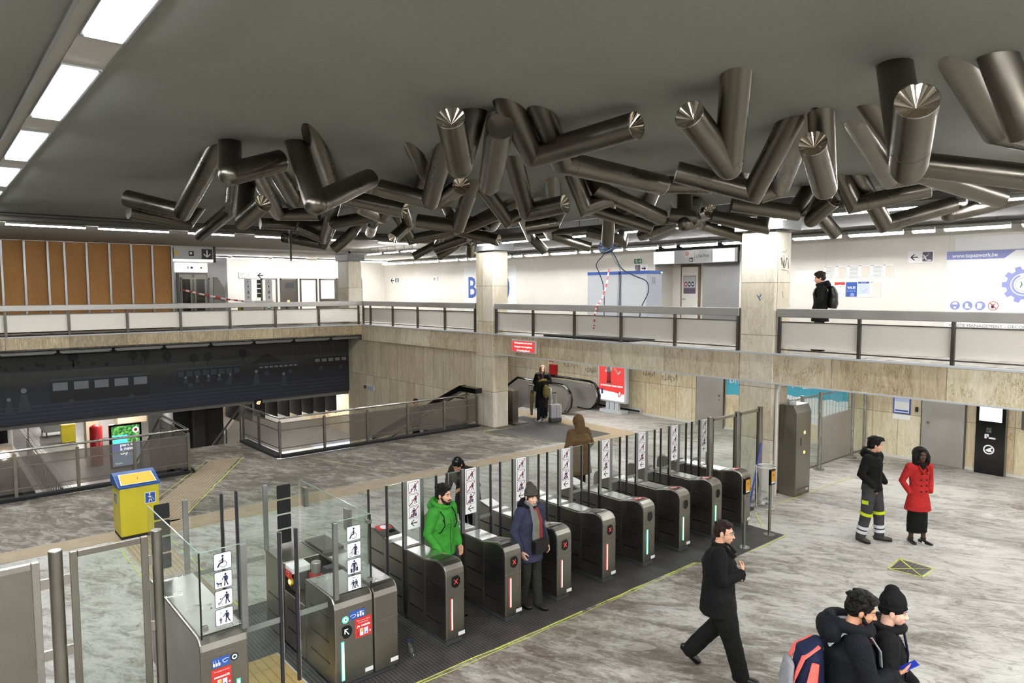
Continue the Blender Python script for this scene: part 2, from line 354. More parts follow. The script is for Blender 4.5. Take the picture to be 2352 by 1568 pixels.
# ------------------------------------------------------------------ mesh helpers
class MB:
    def __init__(s): s.bm = bmesh.new(); s.mats = []
    def mi(s, mat):
        if mat not in s.mats: s.mats.append(mat)
        return s.mats.index(mat)
    def face(s, pts, mat, smooth=False):
        vs = [s.bm.verts.new(p) for p in pts]
        f = s.bm.faces.new(vs); f.material_index = s.mi(mat); f.smooth = smooth; return f
    def box(s, x0, y0, z0, x1, y1, z1, mat):
        x0, x1 = sorted((x0, x1)); y0, y1 = sorted((y0, y1)); z0, z1 = sorted((z0, z1))
        v = [s.bm.verts.new(p) for p in ((x0, y0, z0), (x1, y0, z0), (x1, y1, z0), (x0, y1, z0), (x0, y0, z1), (x1, y0, z1), (x1, y1, z1), (x0, y1, z1))]
        k = s.mi(mat)
        for q in ((3, 2, 1, 0), (4, 5, 6, 7), (0, 1, 5, 4), (1, 2, 6, 5), (2, 3, 7, 6), (3, 0, 4, 7)):
            f = s.bm.faces.new([v[i] for i in q]); f.material_index = k
        return s
    def obox(s, a, b, w, h, mat, up=(0, 0, 1)):
        a = Vector(a); b = Vector(b); t = (b-a).normalized(); u = Vector(up)
        e1 = t.cross(u)
        if e1.length < 1e-4: e1 = t.cross(Vector((1, 0, 0)))
        e1.normalize(); e2 = e1.cross(t)
        c = [(-1, -1), (1, -1), (1, 1), (-1, 1)]
        v = [s.bm.verts.new(p+e1*i*w/2+e2*j*h/2) for p in (a, b) for i, j in c]
        k = s.mi(mat)
        for q in ((3, 2, 1, 0), (4, 5, 6, 7), (0, 1, 5, 4), (1, 2, 6, 5), (2, 3, 7, 6), (3, 0, 4, 7)):
            f = s.bm.faces.new([v[i] for i in q]); f.material_index = k
        return s
    def prism(s, poly, axis, a, b, mat):
        """poly in the two other axes; extruded along axis from a to b"""
        def p3(p, h):
            if axis == 0: return (h, p[0], p[1])
            if axis == 1: return (p[0], h, p[1])
            return (p[0], p[1], h)
        A = [s.bm.verts.new(p3(p, a)) for p in poly]; B = [s.bm.verts.new(p3(p, b)) for p in poly]
        k = s.mi(mat); n = len(poly); fs = []
        fs.append(s.bm.faces.new(A)); fs.append(s.bm.faces.new(B[::-1]))
        for i in range(n): fs.append(s.bm.faces.new([A[i], B[i], B[(i+1) % n], A[(i+1) % n]][::-1]))
        for f in fs: f.material_index = k
        bmesh.ops.recalc_face_normals(s.bm, faces=fs); return s
    def tube(s, pts, rad, mat, seg=12, ref=None, round_ends=False, smooth=True, caps=True):
        pts = [Vector(p) for p in pts]; n = len(pts)
        if not isinstance(rad, (list, tuple)): rad = [rad]*n
        rad = [r if isinstance(r, (list, tuple)) else (r, r) for r in rad]
        if round_ends:
            t0 = (pts[0]-pts[1]).normalized(); t1 = (pts[-1]-pts[-2]).normalized()
            P = []; R = []
            for a in (.97, .8, .45):
                h = min(rad[0]); P.append(pts[0]+t0*h*a); k = math.sqrt(1-a*a); R.append((rad[0][0]*k, rad[0][1]*k))
            P += pts; R += rad
            for a in (.45, .8, .97):
                h = min(rad[-1]); P.append(pts[-1]+t1*h*a); k = math.sqrt(1-a*a); R.append((rad[-1][0]*k, rad[-1][1]*k))
            pts, rad = P, R; n = len(pts)
        ts = []
        for i in range(n):
            a = pts[max(i-1, 0)]; b = pts[min(i+1, n-1)]; t = (b-a)
            ts.append(t.normalized() if t.length > 1e-7 else Vector((0, 0, 1)))
        e = Vector(ref) if ref is not None else None
        if e is None or abs(e.normalized().dot(ts[0])) > .95: e = Vector((0, 0, 1)) if abs(ts[0].z) < .9 else Vector((1, 0, 0))
        rings = []; k = s.mi(mat)
        for i in range(n):
            t = ts[i]
            if ref is not None and abs(Vector(ref).normalized().dot(t)) < .95: e = Vector(ref)
            e1 = (e-t*e.dot(t))
            if e1.length < 1e-5: e1 = t.orthogonal()
            e1.normalize(); e2 = t.cross(e1); e = e1
            rings.append([s.bm.verts.new(pts[i]+e1*math.cos(2*PI*j/seg)*rad[i][0]+e2*math.sin(2*PI*j/seg)*rad[i][1]) for j in range(seg)])
        for i in range(n-1):
            for j in range(seg):
                f = s.bm.faces.new([rings[i][j], rings[i][(j+1) % seg], rings[i+1][(j+1) % seg], rings[i+1][j]])
                f.material_index = k; f.smooth = smooth
        if caps:
            for rg in (rings[0][::-1], rings[-1]):
                f = s.bm.faces.new(rg); f.material_index = k
                for e_ in f.edges: e_.smooth = False
        return s
    def ell(s, c, r, mat, rot=None, seg=16, rings=10):
        c = Vector(c); k = s.mi(mat); R = rot or Matrix.Identity(3); vs = []
        top = s.bm.verts.new(c+R@Vector((0, 0, r[2]))); bot = s.bm.verts.new(c+R@Vector((0, 0, -r[2])))
        for i in range(1, rings):
            a = PI*i/rings
            vs.append([s.bm.verts.new(c+R@Vector((r[0]*math.sin(a)*math.cos(2*PI*j/seg), r[1]*math.sin(a)*math.sin(2*PI*j/seg), r[2]*math.cos(a)))) for j in range(seg)])
        fs = []
        for j in range(seg):
            q = (j+1) % seg
            fs.append(s.bm.faces.new([top, vs[0][j], vs[0][q]])); fs.append(s.bm.faces.new([vs[-1][j], bot, vs[-1][q]]))
            for i in range(len(vs)-1): fs.append(s.bm.faces.new([vs[i][j], vs[i+1][j], vs[i+1][q], vs[i][q]]))
        for f in fs: f.material_index = k; f.smooth = True
        return s
    def cyl(s, a, b, r, mat, seg=16, r2=None): return s.tube([a, b], [r, r2 if r2 is not None else r], mat, seg)
    def build(s, name, parent=None, label=None, cat=None, group=None, kind=None, loc=(0, 0, 0), bevel=0, rot=0, smooth_by=False, seg=2):
        me = bpy.data.meshes.new(name); s.bm.normal_update(); s.bm.to_mesh(me); s.bm.free()
        for mt in s.mats: me.materials.append(MATS[mt])
        o = bpy.data.objects.new(name, me); COL.objects.link(o); o.location = loc; o.rotation_euler = (0, 0, rot)
        if parent is not None: o.parent = parent
        if bevel:
            b = o.modifiers.new('bevel', 'BEVEL'); b.width = bevel; b.segments = seg; b.limit_method = 'ANGLE'; b.angle_limit = math.radians(40)
        tag(o, label, cat, group, kind); return o
def tag(o, label=None, cat=None, group=None, kind=None):
    if label: o['label'] = label
    if cat: o['category'] = cat
    if group: o['group'] = group
    if kind: o['kind'] = kind
    return o
def empty(name, loc, label=None, cat=None, group=None, rot=0, kind=None):
    o = bpy.data.objects.new(name, None); COL.objects.link(o); o.location = loc; o.rotation_euler = (0, 0, rot); o.empty_display_size = .1
    return tag(o, label, cat, group, kind)

# flat printing on a plane: origin o, axes u (right), v (up); layers lift by 1 mm
class Flat:
    def __init__(s, o, u, v, mb=None, lift=.0012):
        s.o = Vector(o); s.u = Vector(u).normalized(); s.v = Vector(v).normalized(); s.n = s.u.cross(s.v); s.mb = mb or MB(); s.lift = lift
    def P(s, x, y, l): return s.o+s.u*x+s.v*y+s.n*(s.lift*l)
    def poly(s, pts, mat, l=1): s.mb.face([s.P(x, y, l) for x, y in pts], mat); return s
    def rect(s, x0, y0, x1, y1, mat, l=1): return s.poly([(x0, y0), (x1, y0), (x1, y1), (x0, y1)], mat, l)
    def rrect(s, x0, y0, x1, y1, r, mat, l=1):
        pts = []
        for cx, cy, a0 in ((x1-r, y0+r, -90), (x1-r, y1-r, 0), (x0+r, y1-r, 90), (x0+r, y0+r, 180)):
            for k in range(5):
                a = math.radians(a0+k*22.5); pts.append((cx+r*math.cos(a), cy+r*math.sin(a)))
        return s.poly(pts, mat, l)
    def disc(s, x, y, r, mat, l=1, seg=20, ry=None): return s.poly([(x+r*math.cos(2*PI*k/seg), y+(ry or r)*math.sin(2*PI*k/seg)) for k in range(seg)], mat, l)
    def arc(s, x, y, r, w, a0, a1, mat, l=1, seg=20):
        for k in range(seg):
            p, q = math.radians(a0+(a1-a0)*k/seg), math.radians(a0+(a1-a0)*(k+1)/seg)
            s.poly([(x+(r-w/2)*math.cos(p), y+(r-w/2)*math.sin(p)), (x+(r+w/2)*math.cos(p), y+(r+w/2)*math.sin(p)), (x+(r+w/2)*math.cos(q), y+(r+w/2)*math.sin(q)), (x+(r-w/2)*math.cos(q), y+(r-w/2)*math.sin(q))], mat, l)
        return s
    def line(s, pts, w, mat, l=1, cap=True):
        for (x0, y0), (x1, y1) in zip(pts, pts[1:]):
            dx, dy = x1-x0, y1-y0; d = math.hypot(dx, dy) or 1e-6; nx, ny = -dy/d*w/2, dx/d*w/2
            s.poly([(x0-nx, y0-ny), (x1-nx, y1-ny), (x1+nx, y1+ny), (x0+nx, y0+ny)], mat, l)
            if cap: s.disc(x0, y0, w/2, mat, l, 8); s.disc(x1, y1, w/2, mat, l, 8)
        return s
    def text(s, txt, x, y, size, mat, l=2, align='CENTER', bold=0, width=None, shear=0):
        cu = bpy.data.curves.new('t', 'FONT'); cu.body = txt; cu.size = size; cu.align_x = align; cu.resolution_u = 2
        cu.offset = bold; cu.shear = shear
        ob = bpy.data.objects.new('t', cu); me = bpy.data.meshes.new_from_object(ob)
        xs = [v.co.x for v in me.vertices]
        k = 1.0
        if width and xs: k = width/(max(xs)-min(xs))
        vs = [s.mb.bm.verts.new(s.P(x+v.co.x*k, y+v.co.y, l)) for v in me.vertices]; i = s.mb.mi(mat)
        for p in me.polygons:
            try: f = s.mb.bm.faces.new([vs[j] for j in p.vertices]); f.material_index = i
            except ValueError: pass
        bpy.data.objects.remove(ob); bpy.data.curves.remove(cu); bpy.data.meshes.remove(me); return s

# pictograms in a unit cell (x, y, size k)
def pic_man(F, x, y, h, mat='navy_print', l=2, step=.12, back=False, arm=None):
    F.disc(x, y+h*.92, h*.085, mat, l, 14)
    F.poly([(x-h*.12, y+h*.78), (x-h*.09, y+h*.45), (x+h*.09, y+h*.45), (x+h*.12, y+h*.78), (x+.0, y+h*.83)], mat, l)
    F.line([(x-h*.04, y+h*.47), (x-h*.05-h*step*.3, y+h*.03)], h*.09, mat, l)
    F.line([(x+h*.04, y+h*.47), (x+h*step, y+h*.22), (x+h*step*1.7, y+h*.06)], h*.09, mat, l)
    F.line([(x+h*.12, y+h*.76), (x+h*.17, y+h*.6), (x+h*.13, y+h*.46)], h*.07, mat, l)
    F.line([(x-h*.12, y+h*.76), (x-h*.2, y+h*.6), (x-h*(.3 if arm is None else arm), y+h*.52)], h*.07, mat, l)
def pic_case(F, x, y, h, mat='navy_print', l=2):
    F.disc(x, y+h*.92, h*.085, mat, l, 14)
    F.poly([(x-h*.14, y+h*.8), (x-h*.09, y+h*.42), (x+h*.09, y+h*.42), (x+h*.14, y+h*.8)], mat, l)
    F.line([(x-h*.05, y+h*.45), (x-h*.05, y+.02*h)], h*.1, mat, l); F.line([(x+h*.06, y+h*.45), (x+h*.06, y+.14*h)], h*.1, mat, l)
    F.line([(x-h*.15, y+h*.77), (x-h*.24, y+h*.5)], h*.07, mat, l); F.line([(x+h*.15, y+h*.77), (x+h*.24, y+h*.5)], h*.07, mat, l)
    F.rect(x-h*.34, y+h*.03, x-h*.17, y+h*.36, mat, l); F.rect(x+h*.15, y+h*.08, x+h*.32, y+h*.42, mat, l)
def pic_chair(F, x, y, h, mat='navy_print', l=2):
    F.disc(x, y+h*.88, h*.085, mat, l, 14)
    F.line([(x, y+h*.72), (x, y+h*.45), (x-h*.2, y+h*.4), (x-h*.34, y+h*.16)], h*.11, mat, l)
    F.line([(x-h*.02, y+h*.68), (x-h*.14, y+h*.55), (x-h*.24, y+h*.56)], h*.06, mat, l)
    F.arc(x+h*.03, y+h*.3, h*.22, h*.04, -150, 100, mat, l)
def pic_bike(F, x, y, h, mat='navy_print', l=2):
    F.arc(x-h*.3, y+h*.17, h*.15, h*.03, 0, 360, mat, l, 16); F.arc(x+h*.25, y+h*.17, h*.15, h*.03, 0, 360, mat, l, 16)
    F.line([(x-h*.3, y+h*.17), (x-h*.2, y+h*.42), (x+h*.1, y+h*.42), (x+h*.25, y+h*.17)], h*.03, mat, l); F.line([(x-h*.2, y+h*.38), (x+.0, y+h*.17), (x+h*.1, y+h*.42)], h*.03, mat, l)
    pic_man(F, x+h*.12, y+h*.05, h*.9, mat, l, .03, arm=.34)
def pic_pram(F, x, y, h, mat='navy_print', l=2):
    pic_man(F, x+h*.2, y+h*.08, h*.85, mat, l, .12, arm=.35)
    F.disc(x-h*.22, y+h*.5, h*.06, mat, l, 10); F.line([(x-h*.08, y+h*.5), (x-h*.2, y+h*.28), (x-h*.38, y+h*.2)], h*.05, mat, l); F.line([(x-h*.38, y+h*.16), (x-h*.14, y+h*.18)], h*.03, mat, l)
    F.arc(x-h*.34, y+h*.09, h*.045, h*.02, 0, 360, mat, l, 10); F.arc(x-h*.14, y+h*.09, h*.045, h*.02, 0, 360, mat, l, 10)
def pic_dog(F, x, y, h, mat='navy_print', l=2):
    pic_man(F, x+h*.15, y+h*.05, h*.9, mat, l, .1, arm=.25)
    F.line([(x-h*.36, y+h*.28), (x-h*.14, y+h*.27)], h*.1, mat, l); F.disc(x-h*.42, y+h*.35, h*.06, mat, l, 10)
    for q in (-.38, -.32, -.18, -.13): F.line([(x+h*q, y+h*.26), (x+h*q, y+h*.08)], h*.035, mat, l)
    F.line([(x-h*.12, y+h*.3), (x-h*.04, y+h*.36)], h*.025, mat, l); F.line([(x-h*.3, y+h*.34), (x-h*.12, y+h*.52)], h*.015, mat, l)
def pic_child(F, x, y, h, mat='navy_print', l=2):
    pic_man(F, x+h*.16, y+h*.06, h*.86, mat, l, .14); pic_man(F, x-h*.26, y+h*.06, h*.45, mat, l, .1, arm=.2)
    F.text('6', x-h*.22, y+h*.78, h*.2, mat, l); F.text('ans / jaar', x-h*.22, y+h*.66, h*.1, mat, l)
def pic_two(F, x, y, h, mat='navy_print', l=2):
    F.text('Max. 2', x, y+h*.86, h*.2, mat, l)
    pic_man(F, x-h*.12, y+h*.04, h*.72, mat, l, .1); pic_man(F, x+h*.14, y+h*.04, h*.72, mat, l, .16, arm=.16)
def cell(F, x, y, k, fn, bar=False, l=1):
    F.rrect(x-k/2, y, x+k/2, y+k, k*.09, 'navy_print', l); F.rrect(x-k/2+k*.03, y+k*.03, x+k/2-k*.03, y+k-k*.03, k*.07, 'white', l+1)
    fn(F, x, y+k*.08, k*.82, 'navy_print', l+2)
    if bar: F.line([(x-k*.46, y+k*.05), (x+k*.46, y+k*.95)], k*.07, 'dark_red_print', l+3)
def arrow_left(F, x, y, k, mat='black', l=2, w=.12):
    F.line([(x+k*.5, y), (x-k*.45, y)], k*w, mat, l); F.line([(x, y+k*.42), (x-k*.45, y), (x, y-k*.42)], k*w, mat, l)
ORD = ['first', 'second', 'third', 'fourth', 'fifth', 'sixth', 'seventh', 'eighth', 'ninth', 'tenth', 'eleventh', 'twelfth', 'thirteenth', 'fourteenth', 'fifteenth', 'sixteenth', 'seventeenth', 'eighteenth', 'nineteenth', 'twentieth']
def px_of(P):
    v = Vector(P)-Vector((0, 0, 4.4)); d = v.dot(FWD)
    return (1176+1592.36*v.dot(RGT)/d, 784-1592.36*v.dot(UPV)/d)
# ------------------------------------------------------------------ the setting
S = 'structure'
def st(name, mb, **k): return mb.build(name, kind=S, **k)
m = MB()
for r in ((-6, -6, 19.4, 17.72), (4.97, 17.72, 6.98, 20.6), (13.75, 17.72, 19.4, 19.7)): m.box(r[0], r[1], -.35, r[2], r[3], 0, 'hall_floor')
floor = st('floor', m)
m = MB()
z = .004
def quad(m, pts, mat, z): m.face([(x, y, z) for x, y in pts], mat)
quad(m, [(-2, 13.75), (2.4, 13.75), (2.4, 14.3), (-2, 14.4)], 'tactile_x', z)
quad(m, [(2.4, 13.55), (16.8, 13.5), (16.8, 14.03), (2.4, 14.3)], 'tactile_x', z)
quad(m, [(16.1, 14.03), (16.8, 14.03), (16.7, 19.3), (16.1, 19.3)], 'tactile_y', z)
quad(m, [(2.62, 14.2), (3.62, 14.2), (6.31, 18.64), (5.6, 18.79)], 'tactile_diag', z)
quad(m, [(2.5, 9.3), (3.14, 9.3), (3.1, 13.56), (2.48, 13.56)], 'tactile_y', z)
quad(m, [(2.36, 6.2), (3.1, 6.2), (3.1, 8.1), (2.36, 8.1)], 'tactile_tan', z)
m.build('tactile_paving', parent=floor)
m = MB()
quad(m, [(3.12, 6.44), (9.34, 6.44), (9.6, 6.12), (11.66, 6.12), (11.66, 6.6), (11.66, 9.6), (3.12, 9.6)], 'mat_black', .006)
quad(m, [(2.36, 8.1), (3.12, 8.1), (3.12, 9.6), (2.36, 9.6)], 'mat_black', .006)
m.build('ribbed_mat', parent=floor)
m = MB(); quad(m, [(13.2, 16.3), (14.1, 14.1), (16.05, 14.1), (16.05, 18.2), (14.6, 18.2), (14.6, 16.9), (13.2, 16.9)], 'grille_dark', .005)
m.build('floor_grille', parent=floor)
m = MB(); quad(m, [(11.47, 4.26), (12.0, 4.3), (11.98, 3.83), (11.54, 3.83)], 'grille_dark', .006)
m.build('drain_grate', parent=floor)
# yellow chalk lines, hand sprayed
m = MB(); F = Flat((0, 0, .009), (1, 0, 0), (0, 1, 0), m)
def chalk(pts, w=.035, step=.25):
    for (x0, y0), (x1, y1) in zip(pts, pts[1:]):
        n = max(1, int(math.hypot(x1-x0, y1-y0)/step)); prev = (x0, y0)
        for i in range(1, n+1):
            q = (x0+(x1-x0)*i/n+random.uniform(-.012, .012), y0+(y1-y0)*i/n+random.uniform(-.012, .012))
            if random.random() < .93: F.line([prev, q], w*random.uniform(.35, .85), 'chalk', 0, cap=False)
            prev = q
chalk([(3.6, 6.42), (9.34, 6.42)]); chalk([(3.6, 6.36), (9.34, 6.38)], .02)
chalk([(9.34, 6.42), (9.6, 6.08), (11.7, 6.08), (11.72, 6.6), (12.4, 7.12), (13.6, 7.12), (18.5, 7.0)], .03)
chalk([(1.8, 5.2), (1.85, 6.6)], .06)
chalk([(2.55, 14.35), (5.55, 18.85)], .03); chalk([(3.72, 14.3), (6.4, 18.6)], .04); chalk([(2.4, 13.5), (2.4, 9.3)], .03); chalk([(3.2, 13.5), (3.2, 9.7)], .03); chalk([(3.2, 13.47), (16, 13.44)], .02)
chalk([(7.7, 17.3), (8.7, 14.2)], .03); chalk([(10.2, 17.2), (11.6, 14.2)], .025); chalk([(13.2, 16.9), (14.1, 14.0), (16.1, 14.05)], .03); chalk([(13.3, 17.0), (14.5, 16.8)], .05)
chalk([(16.05, 14.1), (16.0, 19)], .02); chalk([(18.9, 14.0), (18.9, 13.5), (19.3, 13)], .04); chalk([(18.2, 8.1), (19.2, 7.6)], .05)
chalk([(11.44, 4.28), (12.03, 4.33), (12.0, 3.8), (11.5, 3.8), (11.44, 4.28), (12.0, 3.8)], .035); chalk([(12.03, 4.33), (11.5, 3.8)], .03)
m.build('chalk_marking', parent=floor)
# ceilings
m = MB(); m.box(-6, -6, 6.2, 12.9, 19.2, 6.75, 'ceiling_grey'); st('ceiling', m)
m = MB(); m.box(-6, 20.75, 6.08, 14.9, 27.0, 6.75, 'ceiling_light'); m.box(14.9, -6, 6.02, 19.5, 27, 6.75, 'ceiling_dark'); m.box(6.9, 27, 6.0, 19.5, 33.6, 6.75, 'ceiling_light')
m.box(-6, 19.2, 6.7, 14.9, 20.75, 6.75, 'ceiling_dark'); m.box(12.9, -6, 6.7, 14.9, 19.2, 6.75, 'ceiling_dark')
st('ceiling', m)
# upper walls
m = MB(); m.box(19.4, -6, 3.05, 19.6, 11.86, 6.1, 'wall_panel'); m.box(19.4, 15.12, 3.05, 19.6, 33.6, 6.1, 'wall_panel')
m.box(19.4, 11.86, 5.75, 19.6, 15.12, 6.1, 'black'); st('wall_right_upper', m)
m = MB(); m.box(6.9, 33.5, 3.05, 19.4, 33.7, 6.1, 'wall_panel_x'); st('wall_back_upper', m)
# recess behind the walkway wall
m = MB(); m.box(20.4, 11.5, 3.05, 20.5, 15.5, 5.8, 'wall_panel'); m.box(19.6, 15.12, 3.05, 20.4, 15.3, 5.8, 'wall_panel'); m.box(19.6, 11.6, 3.05, 20.4, 11.86, 5.8, 'dark_grey'); m.box(19.6, 11.86, 5.7, 20.4, 15.12, 5.8, 'black')
m.box(20.36, 11.9, 3.05, 20.4, 13.85, 5.35, 'alu'); st('wall_recess', m)
# lower walls
m = MB(); m.box(19.4, -6, 0, 19.6, 26, 2.44, 'trav_wall_low'); m.box(19.37, -6, 0, 19.4, 17, .07, 'conduit'); st('wall_right_lower', m)
m = MB(); m.box(13.9, 18.0, -3.3, 14.1, 27.2, 2.42, 'trav_wall_pit'); st('wall_pit', m)
m = MB(); m.box(14.1, 24, -.3, 19.4, 24.2, 2.44, 'concrete_dark'); st('wall_end', m)
m = MB(); m.box(-6.2, -6, -3.2, -6, 60, 6.75, 'ceiling_dark'); st('wall_left', m)
m = MB(); m.box(-6, -6.2, 0, 19.4, -6, 6.75, 'ceiling_dark'); st('wall_near', m)
# walkway slabs with stone fronts
m = MB(); m.box(13.8, -6, 2.42, 14.0, 25.75, 3.05, 'trav_beam'); m.box(14.0, -6, 2.44, 19.4, 27.2, 3.05, 'deck_floor'); m.box(13.78, -6, 2.40, 13.86, 17.1, 2.43, 'light_grey'); m.box(13.77, -6, 3.03, 13.9, 25.75, 3.07, 'light_grey'); st('floor_walkway', m)
m = MB(); m.box(-6, 25.75, 2.66, 13.8, 25.95, 3.05, 'trav_beam_x'); m.box(-6, 25.95, 2.6, 13.98, 27.2, 3.05, 'deck_floor'); m.box(-6, 27.2, 2.6, 19.4, 33.6, 3.05, 'deck_floor'); m.box(-6, 25.73, 3.03, 13.8, 25.85, 3.07, 'light_grey'); st('floor_walkway', m)
# pillars
def pillar(y0, y1, lab, blue=False):
    m = MB()
    m.box(13.79, y0, -.0, 14.42, y1, 5.68, 'trav_pillar')
    for f in m.bm.faces:
        f.normal_update()
        if abs(f.normal.y) > .5: f.material_index = m.mi('trav_pillar_x')
    o = m.build('pillar', label=lab, cat='pillar', bevel=.05, seg=1)
    n = MB(); n.box(13.7, y0-.15, 5.69, 14.5, y1+.1, 6.0, 'mid_grey'); n.build('capital_box', parent=o)
    if blue:
        F = Flat((13.783, 0, 0), (0, -1, 0), (0, 0, 1), lift=.001)
        F.line([(-7.99, 4.30), (-7.95, 4.24), (-7.92, 4.19)], .02, 'graffiti_blue', 1); F.line([(-7.9, 4.31), (-7.94, 4.26)], .02, 'graffiti_blue', 1)
        F.mb.build('graffiti', parent=o)
        F = Flat((0, y0-.006, 0), (1, 0, 0), (0, 0, 1), lift=.001)
        pts = [(13.93+.34*t+.04*math.sin(23*t), 4.99+.09*math.sin(31*t+1)+.04*math.sin(11*t)) for t in [i/40 for i in range(41)]]
        F.line(pts, .013, 'graffiti', 1); F.line([(14.05, 5.15), (14.09, 5.02), (14.06, 4.9)], .016, 'graffiti', 1); F.line([(13.98, 5.2), (14.06, 5.24), (14.1, 5.2), (14.18, 5.27)], .009, 'graffiti', 1); F.line([(13.97, 4.84), (14.25, 4.82), (14.24, 4.76)], .01, 'graffiti', 1)
        F.line([(14.03, 4.38), (14.07, 4.25)], .014, 'graffiti', 1); F.mb.build('graffiti', parent=o)
    return o
pillar(17.08, 18.02, 'stone-clad pillar at the inner end of the stair railing')
pillar(7.56, 8.42, 'stone-clad pillar with blue mark and graffiti, beside the steel cabinet', True)
m = MB(); m.box(13.78, 26.8, 3.05, 14.42, 27.75, 5.7, 'trav_pillar'); o = m.build('pillar', label='far stone-clad pillar at the corner of the two upper railings', cat='pillar', bevel=.04)
n = MB(); n.box(13.7, 26.7, 5.71, 14.5, 27.8, 5.98, 'mid_grey'); n.build('capital_box', parent=o)
# pipe on the pillar
m = MB(); m.tube([(13.82, 7.5, 0), (13.82, 7.5, 1.95), (13.84, 7.5, 2.25), (13.92, 7.48, 2.42)], .035, 'conduit', 10); m.build('conduit_pipe', label='white vertical conduit running up the corner of the graffiti pillar', cat='pipe')

# upper railings
def railing_y(x, posts, name_label, flip=1):
    ys = sorted(posts); r = empty('railing', (x, ys[0], 3.05), name_label, 'railing'); r.location = (0, 0, 0)
    a, b = ys[0], ys[-1]
    m = MB(); m.box(x-.05, a-.04, 3.84, x+.12, b+.04, 4.02, 'steel_rail'); m.build('handrail', parent=r, bevel=.012)
    m = MB(); m.box(x+.0, a, 3.73, x+.03, b, 3.75, 'steel_dark'); m.box(x+.0, a, 3.14, x+.03, b, 3.165, 'steel_dark'); m.build('cross_bar', parent=r)
    for p in ys:
        m = MB(); m.box(x-.03, p-.03, 3.05, x+.03, p+.03, 3.84, 'steel_dark'); m.box(x+.03, p-.012, 3.05, x+.05, p+.012, 3.8, 'steel_dark'); m.build('post', parent=r)
    for p, q in zip(ys, ys[1:]):
        m = MB(); m.box(x+.045, p+.02, 3.2, x+.06, q-.02, 3.735, 'cream_panel'); m.build('infill_panel', parent=r)
    return r
railing_y(13.82, [18.08, 19.80, 21.54, 23.3, 25.03, 25.62], 'steel walkway railing with cream panels between the two far pillars')
railing_y(13.82, [8.46, 10.16, 11.85, 13.54, 15.25, 16.98], 'steel walkway railing with cream panels below the white cabinets')
railing_y(13.82, [7.48, 5.84, 4.23, 2.6, 1.0, -.6], 'steel walkway railing right of the graffiti pillar, below the blue and white banner')
r = empty('railing', (0, 0, 0), 'steel walkway railing in front of the chipboard hoarding and far gates', 'railing')
xs = [-1.4, .26, 1.92, 3.55, 5.2, 6.85, 8.53, 10.21, 11.95, 13.68]
m = MB(); m.box(-1.4, 25.65, 3.84, 13.86, 25.82, 4.02, 'steel_rail'); m.build('handrail', parent=r, bevel=.012)
m = MB(); m.box(-1.4, 25.76, 3.73, 13.8, 25.79, 3.75, 'steel_dark'); m.box(-1.4, 25.76, 3.14, 13.8, 25.79, 3.165, 'steel_dark'); m.build('cross_bar', parent=r)
for p in xs:
    m = MB(); m.box(p-.035, 25.73, 3.05, p+.035, 25.8, 3.84, 'steel_dark'); m.build('post', parent=r)
for p, q in zip(xs, xs[1:]):
    m = MB(); m.box(p+.02, 25.8, 3.2, q-.02, 25.82, 3.735, 'cream_panel'); m.build('infill_panel', parent=r)
# lower railings around the stair well
def rail_low(pts, label, z=0, rod=True):
    """pts: list of (x,y) of posts, in order"""
    r = empty('railing', (0, 0, 0), label, 'railing')
    hp = [Vector((x, y, 1.06)) for x, y in pts]
    m = MB(); m.tube(hp, .028, 'steel_bright', 10); m.build('handrail', parent=r)
    for x, y in pts:
        m = MB(); m.box(x-.03, y-.03, 0, x+.03, y+.03, .98, 'steel'); m.box(x-.07, y-.07, 0, x+.07, y+.07, .015, 'steel'); m.cyl((x, y, .97), (x, y, 1.05), .008, 'steel_bright', 8); m.build('post', parent=r)
    for h in (.92, .72, .24):
        m = MB()
        for (x0, y0), (x1, y1) in zip(pts, pts[1:]):
            m.obox((x0, y0, h), (x1, y1, h), .012, .022, 'steel')
        m.build('cross_bar', parent=r)
    for (x0, y0), (x1, y1) in zip(pts, pts[1:]):
        m = MB(); m.obox((x0, y0, .53), (x1, y1, .53), .004, .76, 'mesh_panel'); m.build('mesh_panel', parent=r)
    m = MB()
    for (x0, y0), (x1, y1) in zip(pts, pts[1:]): m.obox((x0, y0, .03), (x1, y1, .03), .24, .06, 'dark_rubber')
    m.build('kerb', parent=r)
    return r
rail_low([(-1.0, 17.86), (.18, 17.86), (1.36, 17.86), (2.5, 17.86), (3.64, 17.86), (4.82, 17.86), (4.85, 19.3), (4.85, 20.55)], 'low steel railing with mesh panels left of the stairs, behind the yellow bin')
rail_low([(7.08, 20.55), (7.08, 19.3), (7.1, 17.86), (8.37, 17.86), (9.7, 17.86), (11.06, 17.86), (12.4, 17.86), (13.7, 17.86)], 'long low steel railing with mesh panels from the stairs to the stone pillar')
# stairs down
m = MB()
for i in range(18): m.box(4.97, 20.6+.3*i, -3.2, 6.98, 20.6+.3*(i+1), -.178*(i+1), 'stair_step')
st('stairs', m)
for x, lb in ((4.9, 'left'), (7.05, 'right')):
    r = empty('railing', (0, 0, 0), 'sloping steel balustrade on the %s side of the stairs to the platform' % lb, 'railing')
    m = MB(); m.tube([(x, 20.6, 1.06), (x, 26.0, -2.15)], .028, 'steel', 10); m.build('handrail', parent=r)
    m = MB(); m.face([(x, 20.6, .9), (x, 26.0, -2.3), (x, 26.0, -3.0), (x, 20.6, .1)], 'mesh_panel'); m.build('mesh_panel', parent=r)
    for i in range(5):
        m = MB(); y = 20.7+1.3*i; m.box(x-.02, y-.02, -.593*(y-20.6)-.1, x+.02, y+.02, -.593*(y-20.6)+1.0, 'steel'); m.build('post', parent=r)
